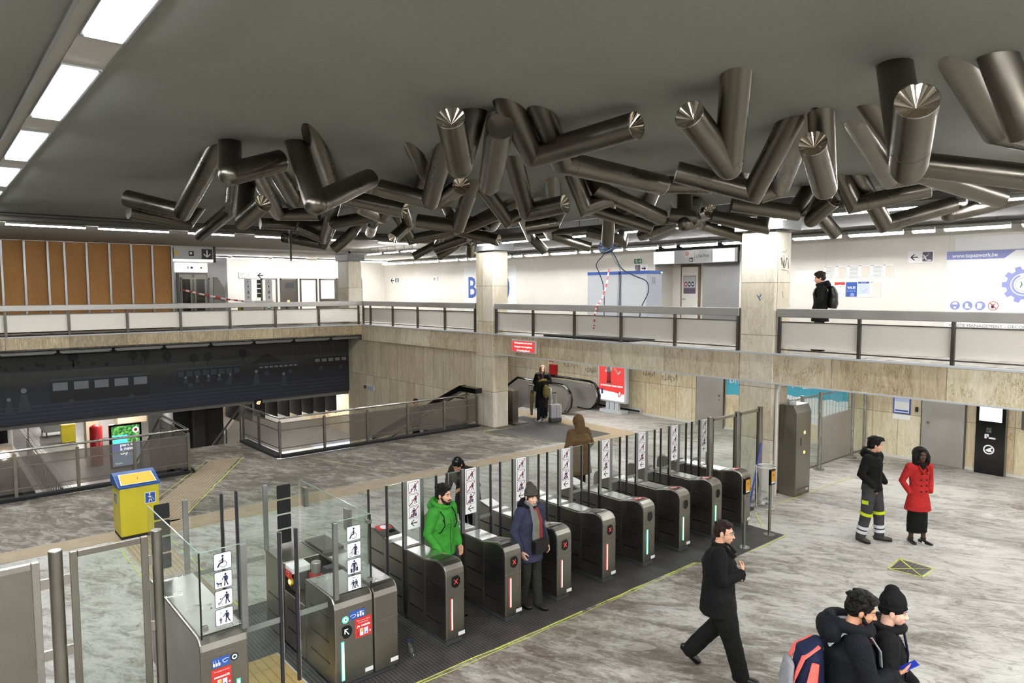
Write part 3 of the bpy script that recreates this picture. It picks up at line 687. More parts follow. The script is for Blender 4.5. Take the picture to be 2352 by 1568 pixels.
# second stairs along the stone wall
m = MB()
for i in range(18): m.box(12.3, 18.6+.3*i, -3.3, 13.85, 18.6+.3*(i+1), -.178*(i+1)+.1, 'stair_step')
st('stairs', m)
for x in (13.35,):
    m = MB(); m.obox((x, 17.3, 1.25), (x, 18.17, 1.25), .26, .16, 'black_gloss'); m.obox((x, 18.13, 1.27), (x, 24.0, -1.3), .26, .17, 'black_gloss'); o = m.build('handrail', label='broad black handrail sloping down along the stone wall', cat='handrail')
    m = MB(); m.box(x-.03, 17.9, 0, x+.03, 17.96, 1.2, 'steel'); m.build('post', parent=o)
    m = MB(); m.tube([(x-.1, 17.95, .95), (x-.1, 18.5, .92), (x-.1, 24, -1.75)], .022, 'black_gloss', 8); m.build('lower_rail', parent=o)
# pit edge and platform level
m = MB(); m.box(3.2, 20, -3.5, 13.9, 60, -3.2, 'platform_floor'); m.box(13.9, 27, -3.5, 24, 60, -3.2, 'platform_floor'); st('floor_platform', m)
m = MB()
for x in (3.9, 3.98, 4.1, 4.18): m.box(x, 30, -3.199, x+.03, 60, -3.195, 'white')
m.box(4.9, 37.0, -3.199, 5.4, 37.2, -3.195, 'white'); m.build('platform_line', parent=bpy.data.objects['floor_platform'])
m = MB(); m.box(-6, 18, -4.6, 3.2, 60, -4.3, 'concrete_dark'); st('floor_trackbed', m)
m = MB(); m.box(3.0, 20, -4.4, 3.2, 60, -3.2, 'white'); st('trim_1', m)
m = MB(); m.box(-6, 17.7, -4.5, 14, 17.9, -.35, 'concrete_dark'); m.box(24, 27, -4.5, 24.2, 60, 0, 'trav_wall_pit'); m.box(-6, 60, -4.5, 24.2, 60.2, 0, 'pit_grey'); st('wall_platform', m)
m = MB(); m.box(-6, 27.9, -.1, 24.2, 60.2, .1, 'ceiling_light'); st('ceiling_platform', m)
m = MB(); m.box(14.1, 27.2, -4, 24, 27.3, 0, 'concrete_dark'); st('wall_platform', m)
# dark block painting the unlit void between the two platform views
m = MB(); m.box(7.3, 29.0, -3.2, 9.2, 33, -.11, 'concrete_dark'); m.box(7.9, 28.4, -3.2, 8.3, 29, -.11, 'concrete_dark'); m.build('dark_void', label='dark block standing for the unlit void under the mural beside the stairs', cat='dark_void')
m = MB(); m.box(17.2, 29, -3.2, 17.4, 60, -.1, 'trav_wall_low'); st('wall_platform', m)
m = MB(); m.box(9.4, 45, -3.2, 17.2, 45.2, -.1, 'trav_beam_x'); st('wall_platform', m)
# mural
m = MB(); m.box(-2, 27.1, .17, 13.88, 27.18, 2.62, 'mural_paint')
mu = m.build('mural', label='long dark painted mural hanging below the left walkway', cat='mural')
F = Flat((0, 27.09, 0), (1, 0, 0), (0, 0, 1), lift=.004)
for k in range(4): F.line([(-1, .3+.13*k), (13.8, .36+.14*k)], .012, 'mural_line', 1, cap=False)
def carriage(x0, x1, z0, z1, n, open_=False):
    F.rect(x0, z0, x1, z1-.05, 'mural_dark', 1); F.poly([(x0-.06, z1-.06), (x1+.06, z1-.06), (x1-.05, z1), (x0+.05, z1)], 'mural_mid', 2)
    wdt = (x1-x0)/n
    for i in range(n): F.rect(x0+wdt*i+wdt*.15, z0+(z1-z0)*.5, x0+wdt*(i+1)-wdt*.15, z1-.12, 'mural_pale' if not open_ else 'mural_mid', 2)
    for i in range(2): F.disc(x0+(x1-x0)*(.2+.6*i), z0-.02, .09, 'mural_mid', 2, 14)
carriage(3.1, 6.1, .78, 1.55, 5); carriage(7.0, 9.3, 1.0, 1.62, 8, True); carriage(10.0, 11.6, 1.22, 1.6, 8); carriage(12.3, 13.8, 1.25, 1.75, 5)
for x, z_, h in ((2.4, .55, .7), (9.9, .75, .55), (11.0, .62, .5), (2.0, .5, .5)): F.disc(x, z_+h, h*.12, 'mural_pale', 3, 12); F.poly([(x-h*.1, z_+h*.85), (x-h*.28, z_), (x+h*.28, z_), (x+h*.1, z_+h*.85)], 'mural_mid', 3)
for x, z_ in ((3.8, 2.25), (5.6, 2.2), (6.0, 2.2), (6.7, 2.1), (7.6, 1.98), (8.1, 2.0), (9.4, 2.05)): F.disc(x, z_, .16, 'mural_dark', 2, 12); F.line([(x, z_-.1), (x, z_-.32)], .03, 'mural_dark', 2)
F.poly([(9.7, 1.62), (10.35, 2.0), (11.0, 1.62)], 'mural_dark', 2)
for x in (11.7, 12.3, 12.9, 13.5): F.arc(x, 2.1, .3, .02, 0, 180, 'mural_line', 2, 12); F.line([(x-.3, 2.1), (x-.3, 1.7)], .02, 'mural_line', 2)
for k in range(14): F.disc(.4+.33*k+.1*math.sin(k*2.1), 2.0+.06*math.cos(k*1.7), .07, 'mural_dark', 2, 10)
F.poly([(-1, 1.7), (2.5, 1.85), (9, 1.9), (13.8, 1.95), (13.8, 2.0), (9, 1.96), (2.5, 1.9), (-1, 1.75)], 'mural_mid', 1)
for x in (7.3, 7.7, 8.1, 8.5, 8.9): F.disc(x, 1.27, .045, 'mural_pale', 3, 10); F.poly([(x-.04, 1.23), (x-.09, 1.05), (x+.09, 1.05), (x+.04, 1.23)], 'mural_mid', 3)
F.mb.build('painting', parent=mu)
# unlit strips under the left walkway
k = 0
for i in range(9):
    x0 = .2+1.55*i; m = MB(); m.box(x0, 25.98, 2.5, x0+1.45, 26.1, 2.57, 'lamp_body'); o = m.build('strip_light', label='unlit fluorescent strip under the left walkway, %s from the left' % ORD[i], cat='light', group='unlit strips under the left walkway')
    n = MB(); n.tube([(x0+.05, 26.04, 2.48), (x0+1.4, 26.04, 2.48)], .02, 'lamp_off', 8); n.build('tube', parent=o)
# fin ceiling seen over the far platform
for i in range(9):
    m = MB(); x0 = 9.9+.5*i; y0 = 29.3-.1*i; m.box(x0, y0, -1.0, x0+.06, y0+1.6, -.1, 'concrete_dark'); m.build('ceiling_fin', label='dark ceiling fin over the platform, %s from the left under the mural' % ORD[i], cat='ceiling fin', group='dark fins over the platform')

# ---- lamps of the place, a few added unseen
def strip(p0, p1, lab, group, lampmat='white_lamp', w=.06, lip=0, hang=None):
    a, b = Vector(p0), Vector(p1); o = None
    m = MB(); m.obox(a+Vector((0, 0, .06)), b+Vector((0, 0, .06)), w*1.6, .07, 'lamp_body')
    if lip: m.obox(a+Vector((lip, 0, .02)), b+Vector((lip, 0, .02)), .006, .12, 'lamp_body')
    o = m.build('strip_light', label=lab, cat='light', group=group)
    n = MB(); n.obox(a+Vector((0, 0, .008)), b+Vector((0, 0, .008)), w, .03, lampmat); n.build('tube', parent=o)
    if hang:
        for t in (.2, .8):
            c = a.lerp(b, t); n = MB(); n.cyl((c.x, c.y, c.z+.08), (c.x, c.y, hang), .008, 'pipe', 6); n.build('hanger', parent=o)
    return o
rows = []
yy = -4.5; k = 0
gaps = []
while yy < 32:
    k += 1; L = 1.35 if k % 3 else .5
    rows.append((yy, yy+L)); yy += L+.22
vis = [r for r in rows if r[1] > 4.3]
for r in rows:
    if r in vis:
        i = vis.index(r); lab = 'lit strip along the right upper wall, %s' % ('%s from the right' % ORD[i] if i < 12 else '%s from the far end' % ORD[len(vis)-1-i])
    else: lab = 'lit strip in the wall row beyond the right edge of the photo'
    strip((18.3, r[0]*.958, 5.80), (18.3, r[1]*.958, 5.80), lab, 'lit strips along the right upper wall', 'wall_lamp', .036, .06, 6.03)
k = 0
for y0, y1 in ((4.3, 5.7), (5.9, 6.7), (7.5, 8.0), (8.1, 9.4), (10.0, 10.6), (11.2, 12.5), (13.0, 14.2), (14.6, 15.9), (16.2, 17.4), (17.6, 18.7), (22.6, 23.6), (23.9, 24.9), (25.2, 26.3), (-4, -2), (-1.7, .3), (.6, 2.4), (2.6, 4.1)):
    strip((13.45, y0*.931, 5.84), (13.45, y1*.931, 5.84), 'lit strip over the walkway edge, %s from the right' % ORD[k], 'lit strips over the walkway edge', hang=6.71); k += 1
k = 0
for x0, x1 in ((-2.2, -.2), (-.1, 1.45), (1.6, 3.2), (3.48, 5.1), (5.6, 6.8), (7.4, 8.2), (9.75, 10.3), (11.4, 12.8)):
    strip((x0, 20.0, 5.98), (x1, 20.0, 5.98), 'lit strip in the ceiling gap left of the tubes, %s from the left' % ORD[k], 'lit strips across the left ceiling gap', hang=6.71); k += 1
k = 0
for x0, x1 in ((9.2, 10.4), (10.6, 12.2), (12.4, 14.0), (14.6, 16.4), (16.7, 18.4)):
    strip((x0, 31.5, 5.9), (x1, 31.5, 5.9), 'far lit strip above the upper gates, %s from the left' % ORD[k], 'far lit strips above the gates', hang=6.01); k += 1
for i in range(8): strip((16.6, -3+3.3*i, 2.40), (16.6, -1.4+3.3*i, 2.40), 'lit strip fixed under the right walkway, %s from the near end' % ORD[i], 'lit strips under the right walkway', 'soffit_lamp', .16)
for i in range(6):
    strip((5.6, 30+5*i, -.21), (7.2, 30+5*i, -.21), 'lit lamp over the platform, %s from the mural' % ORD[i], 'platform lamps', 'plat_lamp', .25)
for i in range(4): strip((9.6+1.6*i, 31.5, -.21), (10.8+1.6*i, 31.5, -.21), 'added unseen lamp over the right platform above the mural edge, %s from the left' % ORD[i], 'added unseen lamps above the mural edge', 'plat_lamp', .2)  # lamps added out of sight to brighten the right pit
for i in range(3):
    strip((15, 30+5*i, -.21), (17, 30+5*i, -.21), 'lit lamp over the right platform, %s from the mural' % ORD[i], 'right platform lamps', 'plat_lamp', .25)
# pipes and cable trays below the ceiling gap
def pipe(p0, p1, r, lab, mat='pipe'):
    m = MB(); m.cyl(p0, p1, r, mat, 10); return m.build('pipe', label=lab, cat='pipe')
pipe((-5, 19.45, 6.08), (13.6, 19.45, 6.08), .07, 'dark pipe running along the edge of the big ceiling, over the hoarding')
pipe((-5, 19.7, 6.2), (13.6, 19.7, 6.2), .05, 'thin pipe in the left ceiling gap behind the larger dark pipe')
pipe((13.05, -5, 5.98), (13.05, 19, 5.98), .08, 'dark pipe above the walkway edge, behind the steel tubes')
pipe((18.75, -5, 5.93), (18.75, 32, 5.93), .06, 'dark pipe along the right upper wall beside the lit strips')
m = MB(); m.box(13.6, -5, 6.04, 13.76, 19, 6.1, 'pipe'); m.build('cable_tray', label='dark cable tray above the walkway next to the lit strips', cat='cable tray')
m = MB(); m.box(-5, 20.2, 6.05, 13.6, 20.4, 6.12, 'pipe')
for i in range(7): m.box(-1+2.4*i, 20.1, 6.1, -.94+2.4*i, 20.16, 6.7, 'pipe')
m.build('cable_tray', label='cable tray with hangers above the left ceiling gap', cat='cable tray')
# the long trough with bright panels, upper left
m = MB(); m.box(.80, -6, 6.17, .83, 19.1, 6.25, 'alu'); m.box(.83, -6, 6.19, .92, 19.1, 6.25, 'ceiling_light'); m.box(1.2, -6, 6.185, 1.225, 19.1, 6.25, 'alu'); st('trim_2', m)
k = 0
for i in range(-3, 5):
    y0 = 6.49+2.87*i; y1 = y0+1.99
    m = MB(); m.box(.92, y0-.05, 6.16, 1.2, y1+.05, 6.24, 'alu'); 
    nm = {-3: 'hidden behind the viewer, farthest back', -2: 'hidden behind the viewer', -1: 'largest, cut by the top edge', 0: 'second largest', 1: 'third from the top edge', 2: 'fourth from the top edge', 3: 'at the left edge, very small', 4: 'beyond the left edge'}[i]
    o = m.build('ceiling_light', label='bright ceiling panel in the upper left trough, '+nm, cat='light', group='bright panels in the ceiling trough')
    n = MB(); n.box(.945, y0, 6.15, 1.175, y1, 6.165, 'panel_lamp'); n.build('diffuser', parent=o)
    n = MB(); n.box(.92, y1+.05, 6.175, 1.2, y1+.83, 6.22, 'ceiling_light'); n.build('cover_plate', parent=o)
# a second row of strips over the near walkway, behind the viewer
for i in range(4): strip((-2.2, -5+2.6*i, 5.9), (-2.2, -3.2+2.6*i, 5.9), 'lit strip over the near walkway behind the viewer, %s' % ORD[i], 'lit strips behind the viewer', 'near_lamp', .1, hang=6.21)
for i in range(4): strip((1.5+2.6*i, -3.2, 5.9), (3.3+2.6*i, -3.2, 5.9), 'lit strip across the near end behind the viewer, %s' % ORD[i], 'lit strips across the near end', 'near_lamp', .1, hang=6.21)
# ------------------------------------------------------------------ steel tubes under the ceiling
# ceiling point, elbow, free end, kind of end (1 cone facing, 0 flat, 2 open dark, 3 hanging)
TUBES=[(2.93,8.65,6.2,2.78,8.24,5.75,3.44,8.38,6,1),
(2.96,9.26,6.2,3.17,11.59,5.64,2.55,12.27,5.87,0),
(4.66,15.91,6.2,4.41,15.81,5.87,3.26,15.61,6,0),
(4.34,12.67,6.2,4.67,13.8,6,4.64,15.72,5.62,0),
(4.21,11.68,6.2,4,11.26,5.55,4.11,10.74,5.77,1),
(4.19,10.34,6.2,4.89,11.4,5.94,5.02,11.29,6,2),
(4.5,11.75,6.2,5.72,14.13,6,6.37,13.61,6,0),
(3.54,8.14,6.2,3.51,7.59,5.41,4.64,8.38,5.9,1),
(4.06,8.6,6.2,5.33,10.76,6,6.12,9.87,5.73,1),
(7.85,16.18,6.2,7.6,16.08,6,6.14,16.26,6,0),
(6.63,13.44,6.2,7.44,15.63,5.67,6.8,15.74,5.92,1),
(7.8,15.78,6.2,8.08,17.07,5.63,7.33,17.86,5.83,0),
(9.3,17.5,6.2,8.29,15.88,5.86,7.97,16.24,5.47,0),
(7.55,12.69,6.2,7.39,12.78,6,6.87,14,5.87,1),
(8.56,15.17,6.2,8.13,14.54,6,9,16.23,5.93,0),
(4.32,5.65,6.2,4.13,5.64,5.65,3.76,5.27,5.98,1),
(4.67,5.68,6.2,5.26,6.57,5.69,4.38,5.3,6,3),
(6.26,7.3,6.2,7.05,7.9,5.59,7.24,7.29,5.67,1),
(7.9,9.97,6.2,8.63,10.26,5.76,8.85,10.21,5.86,0),
(4.52,5.32,6.2,5.23,5.77,5.89,5.37,4.43,6,1),
(4.95,5.31,6.2,5.69,5.78,5.88,7.44,5.71,5.78,1),
(5.12,7.3,6.2,5.94,8.87,5.77,5.43,9.46,5.98,0),
(5.58,8.49,6.2,7.13,10.31,6,6.32,8.59,6,1),
(7.09,9.32,6.2,7.91,10.86,5.64,7.38,11.45,5.76,0),
(9.13,10.52,6.2,9.25,12.42,5.81,9.15,11.16,6,0),
(8.91,12.58,6.2,9.9,13.55,5.85,10.38,12.66,5.59,1),
(9,14.82,6.2,9.41,14.9,5.7,10.31,14.29,5.92,0),
(8.13,13.21,6.2,8.62,13.78,5.94,8.15,13.68,5.59,1),
(11.59,14.87,6.2,12.47,16.63,6,11.99,17.64,5.68,0),
(11.97,17.14,6.2,12.65,18.49,5.91,12.11,19.05,5.53,0),
(13.43,18.03,6.2,13.07,18.13,5.83,12.72,18.53,5.5,0),
(13.68,17.9,6.2,13.43,17.8,5.59,13.24,17.53,5.89,1),
(10.84,11.02,6.2,9.29,9.68,5.68,8.97,10.08,5.61,2),
(10.43,11.35,6.2,10.54,11.33,5.94,10.82,11.21,5.83,2),
(11.36,12.92,6.2,12.8,14.2,5.87,13.15,14,5.48,0),
(11.7,12.65,6.2,13.21,13.86,5.93,14.09,13.21,5.6,0),
(7.93,7.79,6.2,8.15,7.75,5.74,8.53,7.57,5.89,0),
(8.31,7.75,6.2,8.25,7.55,6,9.68,7.42,5.64,0),
(9.26,8.86,6.2,10.1,9.42,6,11.2,8.85,5.67,1),
(11.08,9.84,6.2,11.62,10.37,5.48,11.58,10.3,6,0),
(13.67,11.58,6.2,13.42,11.48,5.66,12.83,12.14,5.89,0),
(13.01,9.26,6.2,13.42,9.79,6,13.26,10.8,5.72,0),
(8.19,8.54,6.2,8.95,9.31,6,9.15,9.96,6,0),
(5.3,3.31,6.2,5.95,3.78,5.59,5.17,3.68,5.93,1),
(7.16,3.81,6.2,7.81,4.61,5.6,7.27,5.35,5.88,1),
(7.88,4.07,6.2,9.98,5.45,5.94,9.83,5.69,5.85,0),
(7.04,3.42,6.2,7.66,3.66,5.53,6.8,3.38,5.85,1),
(12.67,6.08,6.2,11.55,5.7,5.62,11.46,5.33,5.87,1),
(13.93,6.66,6.2,13.68,6.56,5.83,13.98,6.41,5.5,0),
(11.96,5.98,6.2,11.31,5.91,5.71,10.6,6.66,5.87,2),
(6.02,2.34,6.2,5.59,2.05,5.35,5.01,1.8,5.63,1),
(7.33,3.02,6.2,8.1,2.94,5.74,8.84,1.94,5.53,0),
(8.41,3.57,6.2,10.18,3.96,5.91,10.56,3.58,6,0),
(11.2,5.1,6.2,11.41,4.97,5.76,11.95,4.07,5.96,1),
(11.41,4.93,6.2,12.11,4.77,5.48,13.09,4.09,5.81,0),
(13.55,4.31,6.2,13.3,4.21,5.67,14.38,3.32,6,0),
(11.18,4.11,6.2,9.57,3.39,5.87,11.3,2.98,5.65,0),
(6.44,1.75,6.2,6.59,1.59,5.66,6.97,1.46,5.63,0),
(6.89,2.09,6.2,8.2,2.21,5.97,8.59,1.86,5.86,0),
(10.25,7.37,6.2,9.89,7.1,5.53,10.13,7.03,5.6,0),
(8.91,5.75,6.2,9.19,6.2,6,8.66,6.63,6,1),
(12.22,8.91,6.2,13.03,9.21,5.96,12.24,8.17,6,1),
(13.02,7.42,6.2,12.77,7.32,5.66,12.1,8.04,5.88,2),
(13.09,9.2,6.2,14.31,9.81,5.98,15.19,9.15,5.66,0),
(11.9,8.27,6.2,9.97,7.05,5.63,9.8,7.33,5.68,0),
(13.09,9.2,6.2,13.87,9.96,6,14.72,11.55,5.8,0),
(5.94,8.9,6.2,6.17,9.56,6,6.74,11.26,6,0),
(5.96,10.88,6.2,6.41,11.96,6,7.63,13.2,5.98,0),
(9.38,11.21,6.2,10.5,13.05,5.95,8.88,12.47,6,0),
(10.25,8.05,6.2,11.51,9.26,6,10.29,8.81,6,0),
(9.78,6.01,6.2,9.73,6.05,6,8.41,5.57,6,0)]
TR = .133
def mirror_cap(mb, p, d, r, out=.0):
    """inward pointing faceted mirror cone with a thin rim"""
    d = d.normalized(); e1 = d.orthogonal().normalized(); e2 = d.cross(e1); n = 24; tip = p-d*.085
    rim = [p+e1*math.cos(2*PI*i/n)*r+e2*math.sin(2*PI*i/n)*r for i in range(n)]
    for i in range(n):
        a_, b_ = rim[i], rim[(i+1) % n]; md = (a_+b_)*.5-d*(.012 if i % 2 else -.004)
        mb.face([a_, md, tip], 'mirror'); mb.face([md, b_, tip], 'mirror')
names = []
for i, q in enumerate(TUBES):
    Sp, E_, P_, kd = Vector(q[0:3]), Vector(q[3:6]), Vector(q[6:9]), q[9]
    names.append([px_of(P_), px_of(E_), (P_-Vector((0, 0, 4.4))).dot(FWD), kd])
ANCH = [(0, 'far left edge'), (420, 'chipboard hoarding'), (560, 'far lift'), (760, 'far gates'), (950, 'small arrow signs'), (1130, 'middle pillar'), (1300, 'blank white wall'), (1440, 'white cabinets'), (1600, 'dark doorway'), (1750, 'graffiti pillar'), (1890, 'man with the backpack'), (2050, 'notice board'), (2200, 'arrow panel'), (2330, 'blue and white banner')]
used = {}
def tube_label(i):
    (px_, py_), (ex, ey), d, kd = names[i]
    a = min(ANCH, key=lambda t: abs(t[0]-ex))[1]
    size = 'large' if d < 8 else 'mid-size' if d < 12 else 'small far'
    dx, dy = px_-ex, py_-ey
    if abs(dx) > 1.3*abs(dy): dr = 'right' if dx > 0 else 'left'
    elif abs(dy) > 1.3*abs(dx): dr = 'up' if dy < 0 else 'down'
    else: dr = ('upper ' if dy < 0 else 'lower ')+('right' if dx > 0 else 'left')
    end = {1: 'mirrored', 0: 'plain', 2: 'open dark', 3: 'hanging'}[kd]
    return '%s steel tube, %s end %s, above %s' % (size, end, dr, a), ex
labs = [tube_label(i) for i in range(len(TUBES))]
from collections import defaultdict
grp = defaultdict(list)
for i, (l, ex) in enumerate(labs): grp[l].append((ex, i))
FIN = {}
for l, v in grp.items():
    v.sort()
    if len(v) == 1: FIN[v[0][1]] = l
    else:
        for k, (ex, i) in enumerate(v):
            pos = 'leftmost' if k == 0 else 'rightmost' if k == len(v)-1 else ORD[k]+' from the left'
            FIN[i] = l.replace(', above', ', %s above' % pos)
for i, q in enumerate(TUBES):
    Sp, E_, P_, kd = Vector(q[0:3]), Vector(q[3:6]), Vector(q[6:9]), q[9]
    r = TR
    root = empty('steel_tube', (0, 0, 0), FIN[i], 'tube', 'bent steel tubes under the ceiling')
    root.location = Sp
    def loc(v): return v-Sp
    up = (Sp-E_).normalized(); arm = (P_-E_).normalized()
    # stub leaving the ceiling, cut flush with it; mitred or rounded elbow
    cosang = up.dot(arm); mitre = cosang < .15; n = 32
    bis = (arm-up).normalized() if (arm-up).length > 1e-3 else up
    m = MB()
    e1 = up.orthogonal().normalized(); e2 = up.cross(e1)
    def ring(o_, d_, pl_p, pl_n, f1, f2, rr_):
        out = []
        for j in range(n):
            c_ = o_+f1*math.cos(2*PI*j/n)*rr_+f2*math.sin(2*PI*j/n)*rr_
            den = d_.dot(pl_n); t_ = (pl_p-c_).dot(pl_n)/den if abs(den) > 1e-3 else 0
            out.append(c_+d_*t_)
        return out
    def skin_rings(m, A, B):
        va = [m.bm.verts.new(loc(v)) for v in A]; vb = [m.bm.verts.new(loc(v)) for v in B]; k_ = m.mi('tube_steel')
        for j in range(n):
            f = m.bm.faces.new([va[j], va[(j+1) % n], vb[(j+1) % n], vb[j]]); f.material_index = k_; f.smooth = True
        bmesh.ops.recalc_face_normals(m.bm, faces=m.bm.faces[:])
    f1 = arm.orthogonal().normalized(); f2 = arm.cross(f1)
    if mitre:
        skin_rings(m, ring(E_, up, E_, bis, e1, e2, r), ring(Sp, up, Vector((0, 0, 6.199)), Vector((0, 0, 1)), e1, e2, r))
        m.build('stub', parent=root)
        m = MB(); skin_rings(m, ring(E_, arm, E_, bis, f1, f2, r), ring(P_, arm, P_, arm, f1, f2, r))
        if kd in (0, 3):
            k_ = m.mi('tube_steel'); f = m.bm.faces.new([m.bm.verts.new(loc(v)) for v in ring(P_, arm, P_, arm, f1, f2, r)]); f.material_index = k_
    else:
        skin_rings(m, ring(E_, up, E_, up, e1, e2, r), ring(Sp, up, Vector((0, 0, 6.199)), Vector((0, 0, 1)), e1, e2, r))
        m.ell(loc(E_), (r*.995, r*.995, r*.995), 'tube_steel', None, 32, 18)
        m.build('stub', parent=root)
        m = MB(); m.tube([loc(E_+arm*.02), loc(P_)], r*1.0, 'tube_steel', n, caps=(kd in (0, 3)))
    L = (P_-E_).length; b = P_
    if kd == 2: m.tube([loc(b-arm*.001), loc(b-arm*.3)], r*.96, 'concrete_dark', 20)
    m.build('arm', parent=root)
    m = MB(); m.tube([loc(E_+arm*min(.16, L*.4)), loc(E_+arm*(min(.16, L*.4)+.008))], r*1.012, 'steel_dark', n); m.build('seam_ring', parent=root)
    if kd in (1,):
        m = MB(); mirror_cap(m, loc(b+arm*.002), arm, r); m.tube([loc(b-arm*.01), loc(b+arm*.004)], r*1.01, 'steel_bright', n, caps=False); m.build('mirror_cone', parent=root)

# ------------------------------------------------------------------ ticket gates
def slots(mb, x, y0, y1, zs, nx):
    for z_ in zs: mb.box(x, y0, z_, x+nx*.003, y1, z_+.022, 'black')
def glass_post(mb, x, y, z0, z1, mat='alu', w=.045, d=.03): mb.box(x-w/2, y-d/2, z0, x+w/2, y+d/2, z1, mat)
def board(F, x, y_top, k, bars=True):
    F.rect(x-k*.62, y_top-k*4.15, x+k*.62, y_top, 'paper', 1)
    for j, fn in enumerate((pic_child, pic_pram, pic_case)): cell(F, x, y_top-k*(1.12+1.07*j), k, fn, bars, 2)
    arrow_left(F, x, y_top-k*3.68, k*.62, 'black', 2)
YF, YM, YB = 6.84, 7.79, 8.82
def gate(i):
    x0 = 4.745+.955*i; x1 = x0+.29; red = i < 4
    hood = ['dark closed hood', 'dark closed hood', 'bright silver lid', 'bright silver lid', 'red and white reader', 'red and white reader', 'red and white reader', 'red and white reader'][i]
    wh = ['left of the man in green', 'right of the man in green', 'right of the woman in the woolly hat', 'fourth from the wide gate', 'fourth from the far end', 'third from the far end', 'second from the far end', 'farthest, beside the clear waste bag'][i]
    root = empty('ticket_gate', (x0, YF, 0), 'ticket gate, %s strip, %s, %s' % ('red' if red else 'green', hood, wh), 'ticket gate', 'narrow steel ticket gates')
    T = Vector((-x0, -YF, 0))
    def sh(mb):
        for v in mb.bm.verts: v.co += T
        return mb
    prof = [(YF, .07), (YF, .90), (YF+.012, .965), (YF+.05, 1.015), (YF+.11, 1.04), (YF+.2, 1.05), (YF+.46, 1.0), (YF+.5, .985), (YM-.01, .985), (YM-.01, .07)]
    m = MB(); m.prism(prof, 0, x0, x1, 'steel'); m.box(x0+.02, YF+.02, 0, x1-.02, YM-.02, .08, 'dark_grey')
    sh(m).build('front_housing', parent=root, bevel=.018)
    prof = [(YM+.0, .07), (YM+.0, .985), (YB-.5, .985), (YB-.46, 1.0), (YB-.2, 1.05), (YB-.1, 1.04), (YB-.03, .99), (YB, .9), (YB, .07)]
    m = MB(); m.prism(prof, 0, x0, x1, 'steel'); m.box(x0+.02, YM+.02, 0, x1-.02, YB-.02, .08, 'dark_grey'); sh(m).build('rear_housing', parent=root, bevel=.018)
    m = MB(); m.box(x0+.012, YF+.5, .985, x1-.012, YM-.05, .992, 'steel_lid'); m.box(x0+.012, YM+.06, .985, x1-.012, YB-.5, .992, 'steel_lid'); sh(m).build('lid', parent=root)
    for x, s_ in ((x0, -1), (x1, 1)):
        m = MB()
        for z_ in (.26, .5, .74):
            slots(m, x, YF+.10, YF+.42, [z_], s_); slots(m, x, YF+.5, YM-.12, [z_+.02], s_); slots(m, x, YM+.08, YM+.45, [z_+.02], s_); slots(m, x, YM+.55, YB-.1, [z_], s_)
        m.box(x, YM-.012, .07, x+s_*.002, YM+.002, .98, 'black'); m.box(x, YF+.455, .1, x+s_*.002, YF+.46, .98, 'dark_grey')
        sh(m).build('side_slot', parent=root)
    # front: seam, indicator, light strip, plate
    F = Flat((x0, YF, 0), (1, 0, 0), (0, 0, 1), lift=.002); F.rect(.0, .655, x1-x0, .661, 'steel_bright', 1)
    sh(F.mb).build('seam', parent=root)
    F = Flat((x0, YF, 0), (1, 0, 0), (0, 0, 1), lift=.002)
    cx, cz = .155, .80
    F.poly([(cx-.066, cz+.055), (cx-.05, cz+.075)]+[(cx+.0+.066*math.cos(math.radians(a)), cz+.005+.08*math.sin(math.radians(a))) for a in range(75, -115, -15)]+[(cx-.055, cz-.05), (cx-.066, cz-.03)], 'black_gloss', 1)
    if red:
        for s_ in (1, -1): F.line([(cx-.024, cz+.005-.028*s_), (cx+.024, cz+.005+.028*s_)], .0045, 'red_led', 2)
    sh(F.mb).build('indicator', parent=root)
    c1, c2 = ('red_led', 'red_core') if red else ('green_led', 'green_core')
    m = MB(); m.box(x0+.078, YF-.005, .20, x0+.104, YF, .6, c1); m.box(x0+.084, YF-.008, .207, x0+.098, YF-.005, .593, c2); sh(m).build('light_strip', parent=root)
    m = MB(); m.box(x1-.105, YF-.004, .1, x1-.004, YF, .145, 'white_plastic'); sh(m).build('name_plate', parent=root)
    # hood
    def topz(y): return 1.05-(y-YF-.2)*.19
    sl = Vector((0, .26, -.05)).normalized()
    F = Flat((x0, YF+.17, 1.052), (1, 0, 0), sl, lift=.002); W = x1-x0
    if i < 2: F.rrect(.05, .02, W-.05, .25, .01, 'steel_dark', 2)
    elif i < 4: F.rrect(.03, .0, W-.03, .26, .01, 'steel_lid', 2); F.rrect(.07, .05, W-.07, .2, .008, 'steel_bright', 3)
    else:
        F.rrect(.035, .0, W-.035, .14, .03, 'red_print', 2); F.disc(W/2, .07, .055, 'white', 3); F.disc(W/2, .07, .025, 'red_print', 4); F.rrect(.05, .17, W-.12, .25, .01, 'black_gloss', 2); F.rect(.06, .18, W-.14, .24, 'screen_sky', 3)
    sh(F.mb).build('reader', parent=root)
    sl = Vector((0, -.26, -.05)).normalized()
    F = Flat((x1, YB-.17, 1.052), (-1, 0, 0), sl, lift=.002)
    if i in (0, 1): F.rrect(.035, .0, W-.035, .14, .03, 'red_print', 2); F.disc(W/2, .07, .055, 'white', 3); F.rrect(.05, .17, W-.12, .25, .01, 'black_gloss', 2)
    else: F.rrect(.03, .0, W-.03, .26, .01, 'steel_lid', 2)
    sh(F.mb).build('rear_reader', parent=root)
    # sign board between two aluminium posts
    ya = YM
    for n_, x in enumerate((x0-.0, x1-.02)):
        m = MB(); m.box(x-.022, ya-.02, .985, x+.035, ya+.02, 1.9, 'alu'); m.box(x-.024, ya-.02, .1, x-.018, ya+.01, 1.9, 'black') if n_ == 0 else None; sh(m).build('post', parent=root, bevel=.004)
    m = MB(); m.box(x0+.03, ya-.005, 1.04, x1-.03, ya+.005, 1.9, 'glass'); sh(m).build('glass_panel', parent=root)
